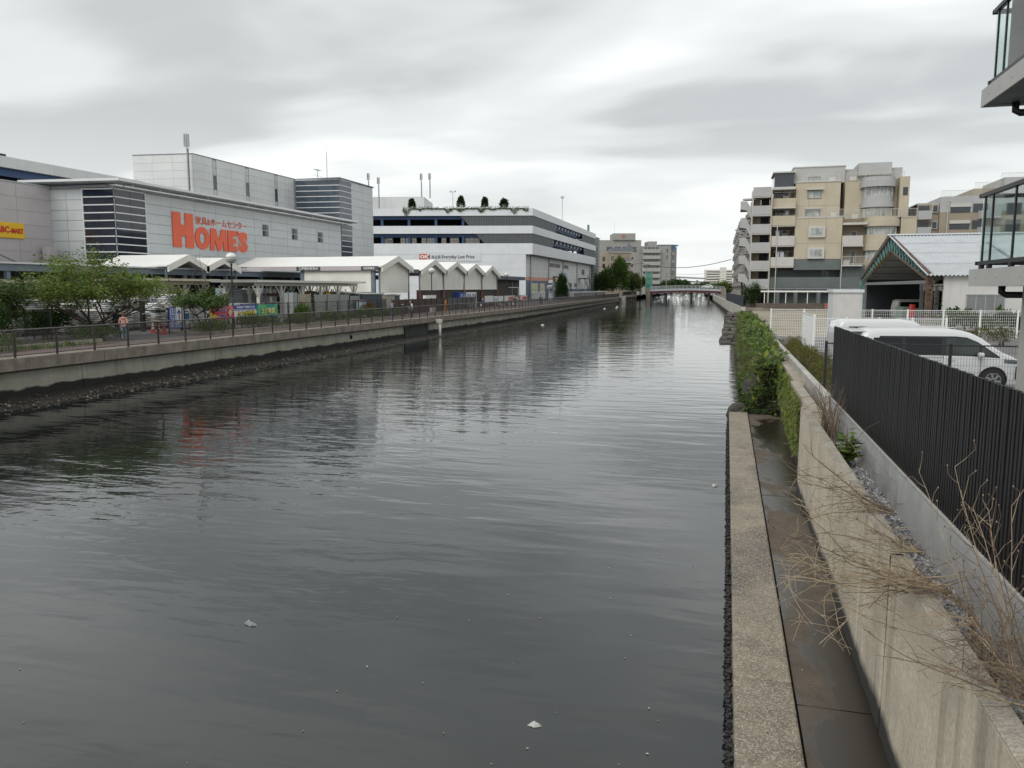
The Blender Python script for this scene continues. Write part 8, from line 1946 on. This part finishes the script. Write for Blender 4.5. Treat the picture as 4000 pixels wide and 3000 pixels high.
# tall seed stems against the fence
def tall_weed(label, root, h, seed, lean, n=3):
    rs = random.Random(seed); t = thing('dry_weed', label, 'weed', root); mb = MB()
    for k in range(n):
        p = Vector((0, 0, 0)); d = Vector((lean[0] + rs.gauss(0, .1), lean[1] + rs.gauss(0, .15), 1)).normalized(); pts = [p]; N_ = 12
        for j in range(N_): d = (d + Vector((rs.gauss(0, .03), rs.gauss(0, .05), -.012))).normalized(); p = p + d * h * rs.uniform(.85, 1.0) / N_; pts.append(p)
        mb.tube(pts, [.0058 * (1 - .65 * j / N_) for j in range(N_ + 1)], 5, caps=False)
        for j in range(5, N_ + 1):
            if rs.random() < .8: e = (d + rdir(rs, -.1, .6)).normalized(); q = pts[j] + e * rs.uniform(.1, .28); mb.tube([pts[j], pts[j].lerp(q, .5) + Vector((0, 0, -.01)), q], [.003, .0022, .0014], 4, caps=False); q2 = q + (e + rdir(rs)).normalized() * .07; mb.tube([q, q2], .0016, 3, caps=False); mb.lathe(q2, [(.001, -.008), (.007, 0), (.001, .009)], 5)
    mb.build('stems', dry if seed % 2 else dry_d, t, smooth=True)
tall_weed('tall dry seed stem rising in front of the black fence', (2.05, 6.3, 2.0), 1.75, 11, (-.20, .55), 2); tall_weed('tall dry stem at the lower right corner', (2.02, 5.2, 2.0), 1.55, 12, (-.15, .22), 3); tall_weed('curved dry stem at the right edge', (2.06, 5.9, 2.0), 1.5, 13, (-.03, .10), 3); tall_weed('dry stem leaning over the wall near the corner', (1.95, 4.6, 2.05), 1.3, 14, (-.35, .35), 3)
# dead bush at the far fence end and the green weed
t = thing('dead_bush', 'bare twiggy dead bush at the far end of the black fence', 'bush', (2.0, 15.9, 2.0)); mb = MB(); rs = random.Random(12)
for k in range(30):
    p = Vector((rs.gauss(0, .06), rs.gauss(0, .35), 0)); d = Vector((rs.gauss(-.08, .15), rs.gauss(0, .2), 1)).normalized(); pts = [p]
    for j in range(8): d = (d + Vector((rs.gauss(0, .09), rs.gauss(0, .09), 0))).normalized(); p = p + d * rs.uniform(.09, .17); pts.append(p)
    mb.tube(pts, [.010 * (1 - .7 * j / 8) for j in range(9)], 5, caps=False)
    for j in range(3, 9):
        if rs.random() < .6: mb.tube([pts[j], pts[j] + (d + rdir(rs)).normalized() * .14], .003, 3, caps=False)
mb.build('twigs', [dry_d], t, smooth=True)
t = thing('broad_leaf_weed', 'fresh green broad-leaved weed growing behind the wall top', 'plant', (1.93, 13.2, 2.02)); mb = MB(); st_ = MB(); rs = random.Random(4)
for k in range(9):
    d = Vector((rs.gauss(-.05, .25), rs.gauss(0, .25), 1)).normalized(); h = rs.uniform(.35, .78); st_.tube([(0, 0, 0), d * h * .5, d * h], [.012, .009, .005], 5, caps=False)
    for j in range(9): q = d * h * (.35 + .65 * j / 8); mb.mi(rs.choice((0, 1, 1, 2))); leaf(mb, q, rdir(rs, -.1, .5), rs.uniform(.13, .24), rs, .42)
mb.build('leaves', [G_mid, G_lite, G_dark], t); st_.build('stalks', [G_olive], t)
mb = MB(); rs = random.Random(14)
for i in range(95): mb.mi(rs.choice((0, 1))); grass_tuft(mb, (rs.uniform(1.82, 2.05), 3.6 + 9 * rs.random() ** 1.6, 2.0), 10, rs.uniform(.03, .10), .07, rs, .006, 1.0)
for i in range(900): y = rs.choice((rs.gauss(5.6, .3), rs.gauss(6.5, .25), rs.gauss(4.6, .3))); mb.mi(rs.choice((0, 1))); leaf(mb, Vector((rs.uniform(1.82, 2.02), y, 2.0 + rs.random() * .06)), rdir(rs, 0, 1), .03, rs, .6)
tag(mb.build('gravel_weeds', [G_lite, G_mid]), 'small green weeds growing through the gravel strip', 'weeds', kind='stuff')
# ---- litter and leaves floating on the water and on the landing
lit = mat('litter_white', (.48, .48, .46), .5, .1); 
def scrap(label, loc, s, m, seed, cat='litter'):
    rs = random.Random(seed); mb = MB(); n = 9
    ring = [Vector((math.cos(2*PI*k/n) * s * rs.uniform(.6, 1.1), math.sin(2*PI*k/n) * s * .55 * rs.uniform(.6, 1.1), 0)) for k in range(n)]
    mb.add(ring + [r_ * .6 + Vector((0, 0, s * rs.uniform(.2, .5))) for r_ in ring] + [Vector((0, 0, s * .45))], [(k, (k+1) % n, n + (k+1) % n, n + k) for k in range(n)] + [(n + k, n + (k+1) % n, 2*n) for k in range(n)])
    o = mb.build('floating_scrap', m, None, loc, rs.uniform(0, 6)); tag(o, label, cat)
scrap('white foam scrap floating beside the landing', (-.13, 19.7, .0), .14, lit, 1); scrap('crumpled pale scrap floating at the bottom of the view', (-1.93, 8.05, 0), .085, lit, 2); scrap('faint plastic bag floating left of centre', (-6.6, 9.55, -.03), .16, mat('bag_film', (.22, .24, .24), .2, .2), 3); scrap('white buoy near the mud bank', (-23.5, 101.4, 0), .3, lit, 4)
for k, (x, y) in enumerate(((-26.5, 196), (-28.0, 186), (-27.6, 206))): scrap(['white water bird left of the sluice', 'white water bird nearest the quay', 'white water bird farthest along the quay'][k], (x, y, 0), .35, lit, 10 + k, 'bird')
mb = MB(); rs = random.Random(23)
for i in range(95):
    x = rs.uniform(-9, .1); y = 5 + 16 * rs.random() ** 1.5; 
    if rs.random() < .5: x = rs.uniform(-4.5, .15)
    mb.mi(rs.choice((0, 0, 1))); leaf(mb, Vector((x, y, .012)), Vector((rs.gauss(0, 1), rs.gauss(0, 1), .05)), rs.uniform(.015, .045), rs, .5, n=Vector((0, 0, 1)))
for i in range(60): x = rs.uniform(.25, 1.5); mb.mi(rs.choice((0, 1, 2))); leaf(mb, Vector((x, 4 + 20 * rs.random(), .745 if x < .81 else .70)), Vector((rs.gauss(0, 1), rs.gauss(0, 1), .1)), rs.uniform(.02, .05), rs, .6, n=Vector((0, 0, 1)))
tag(mb.build('fallen_leaves', [mat('leaf_litter_tan', (.36, .28, .18), .7, .3, 9), mat('leaf_litter_pale', (.52, .47, .40), .7, .2, 9), mat('leaf_litter_dark', (.06, .045, .035), .7, .3, 9)]), 'scattered leaves and petals on the water and landing', 'leaves', kind='stuff')
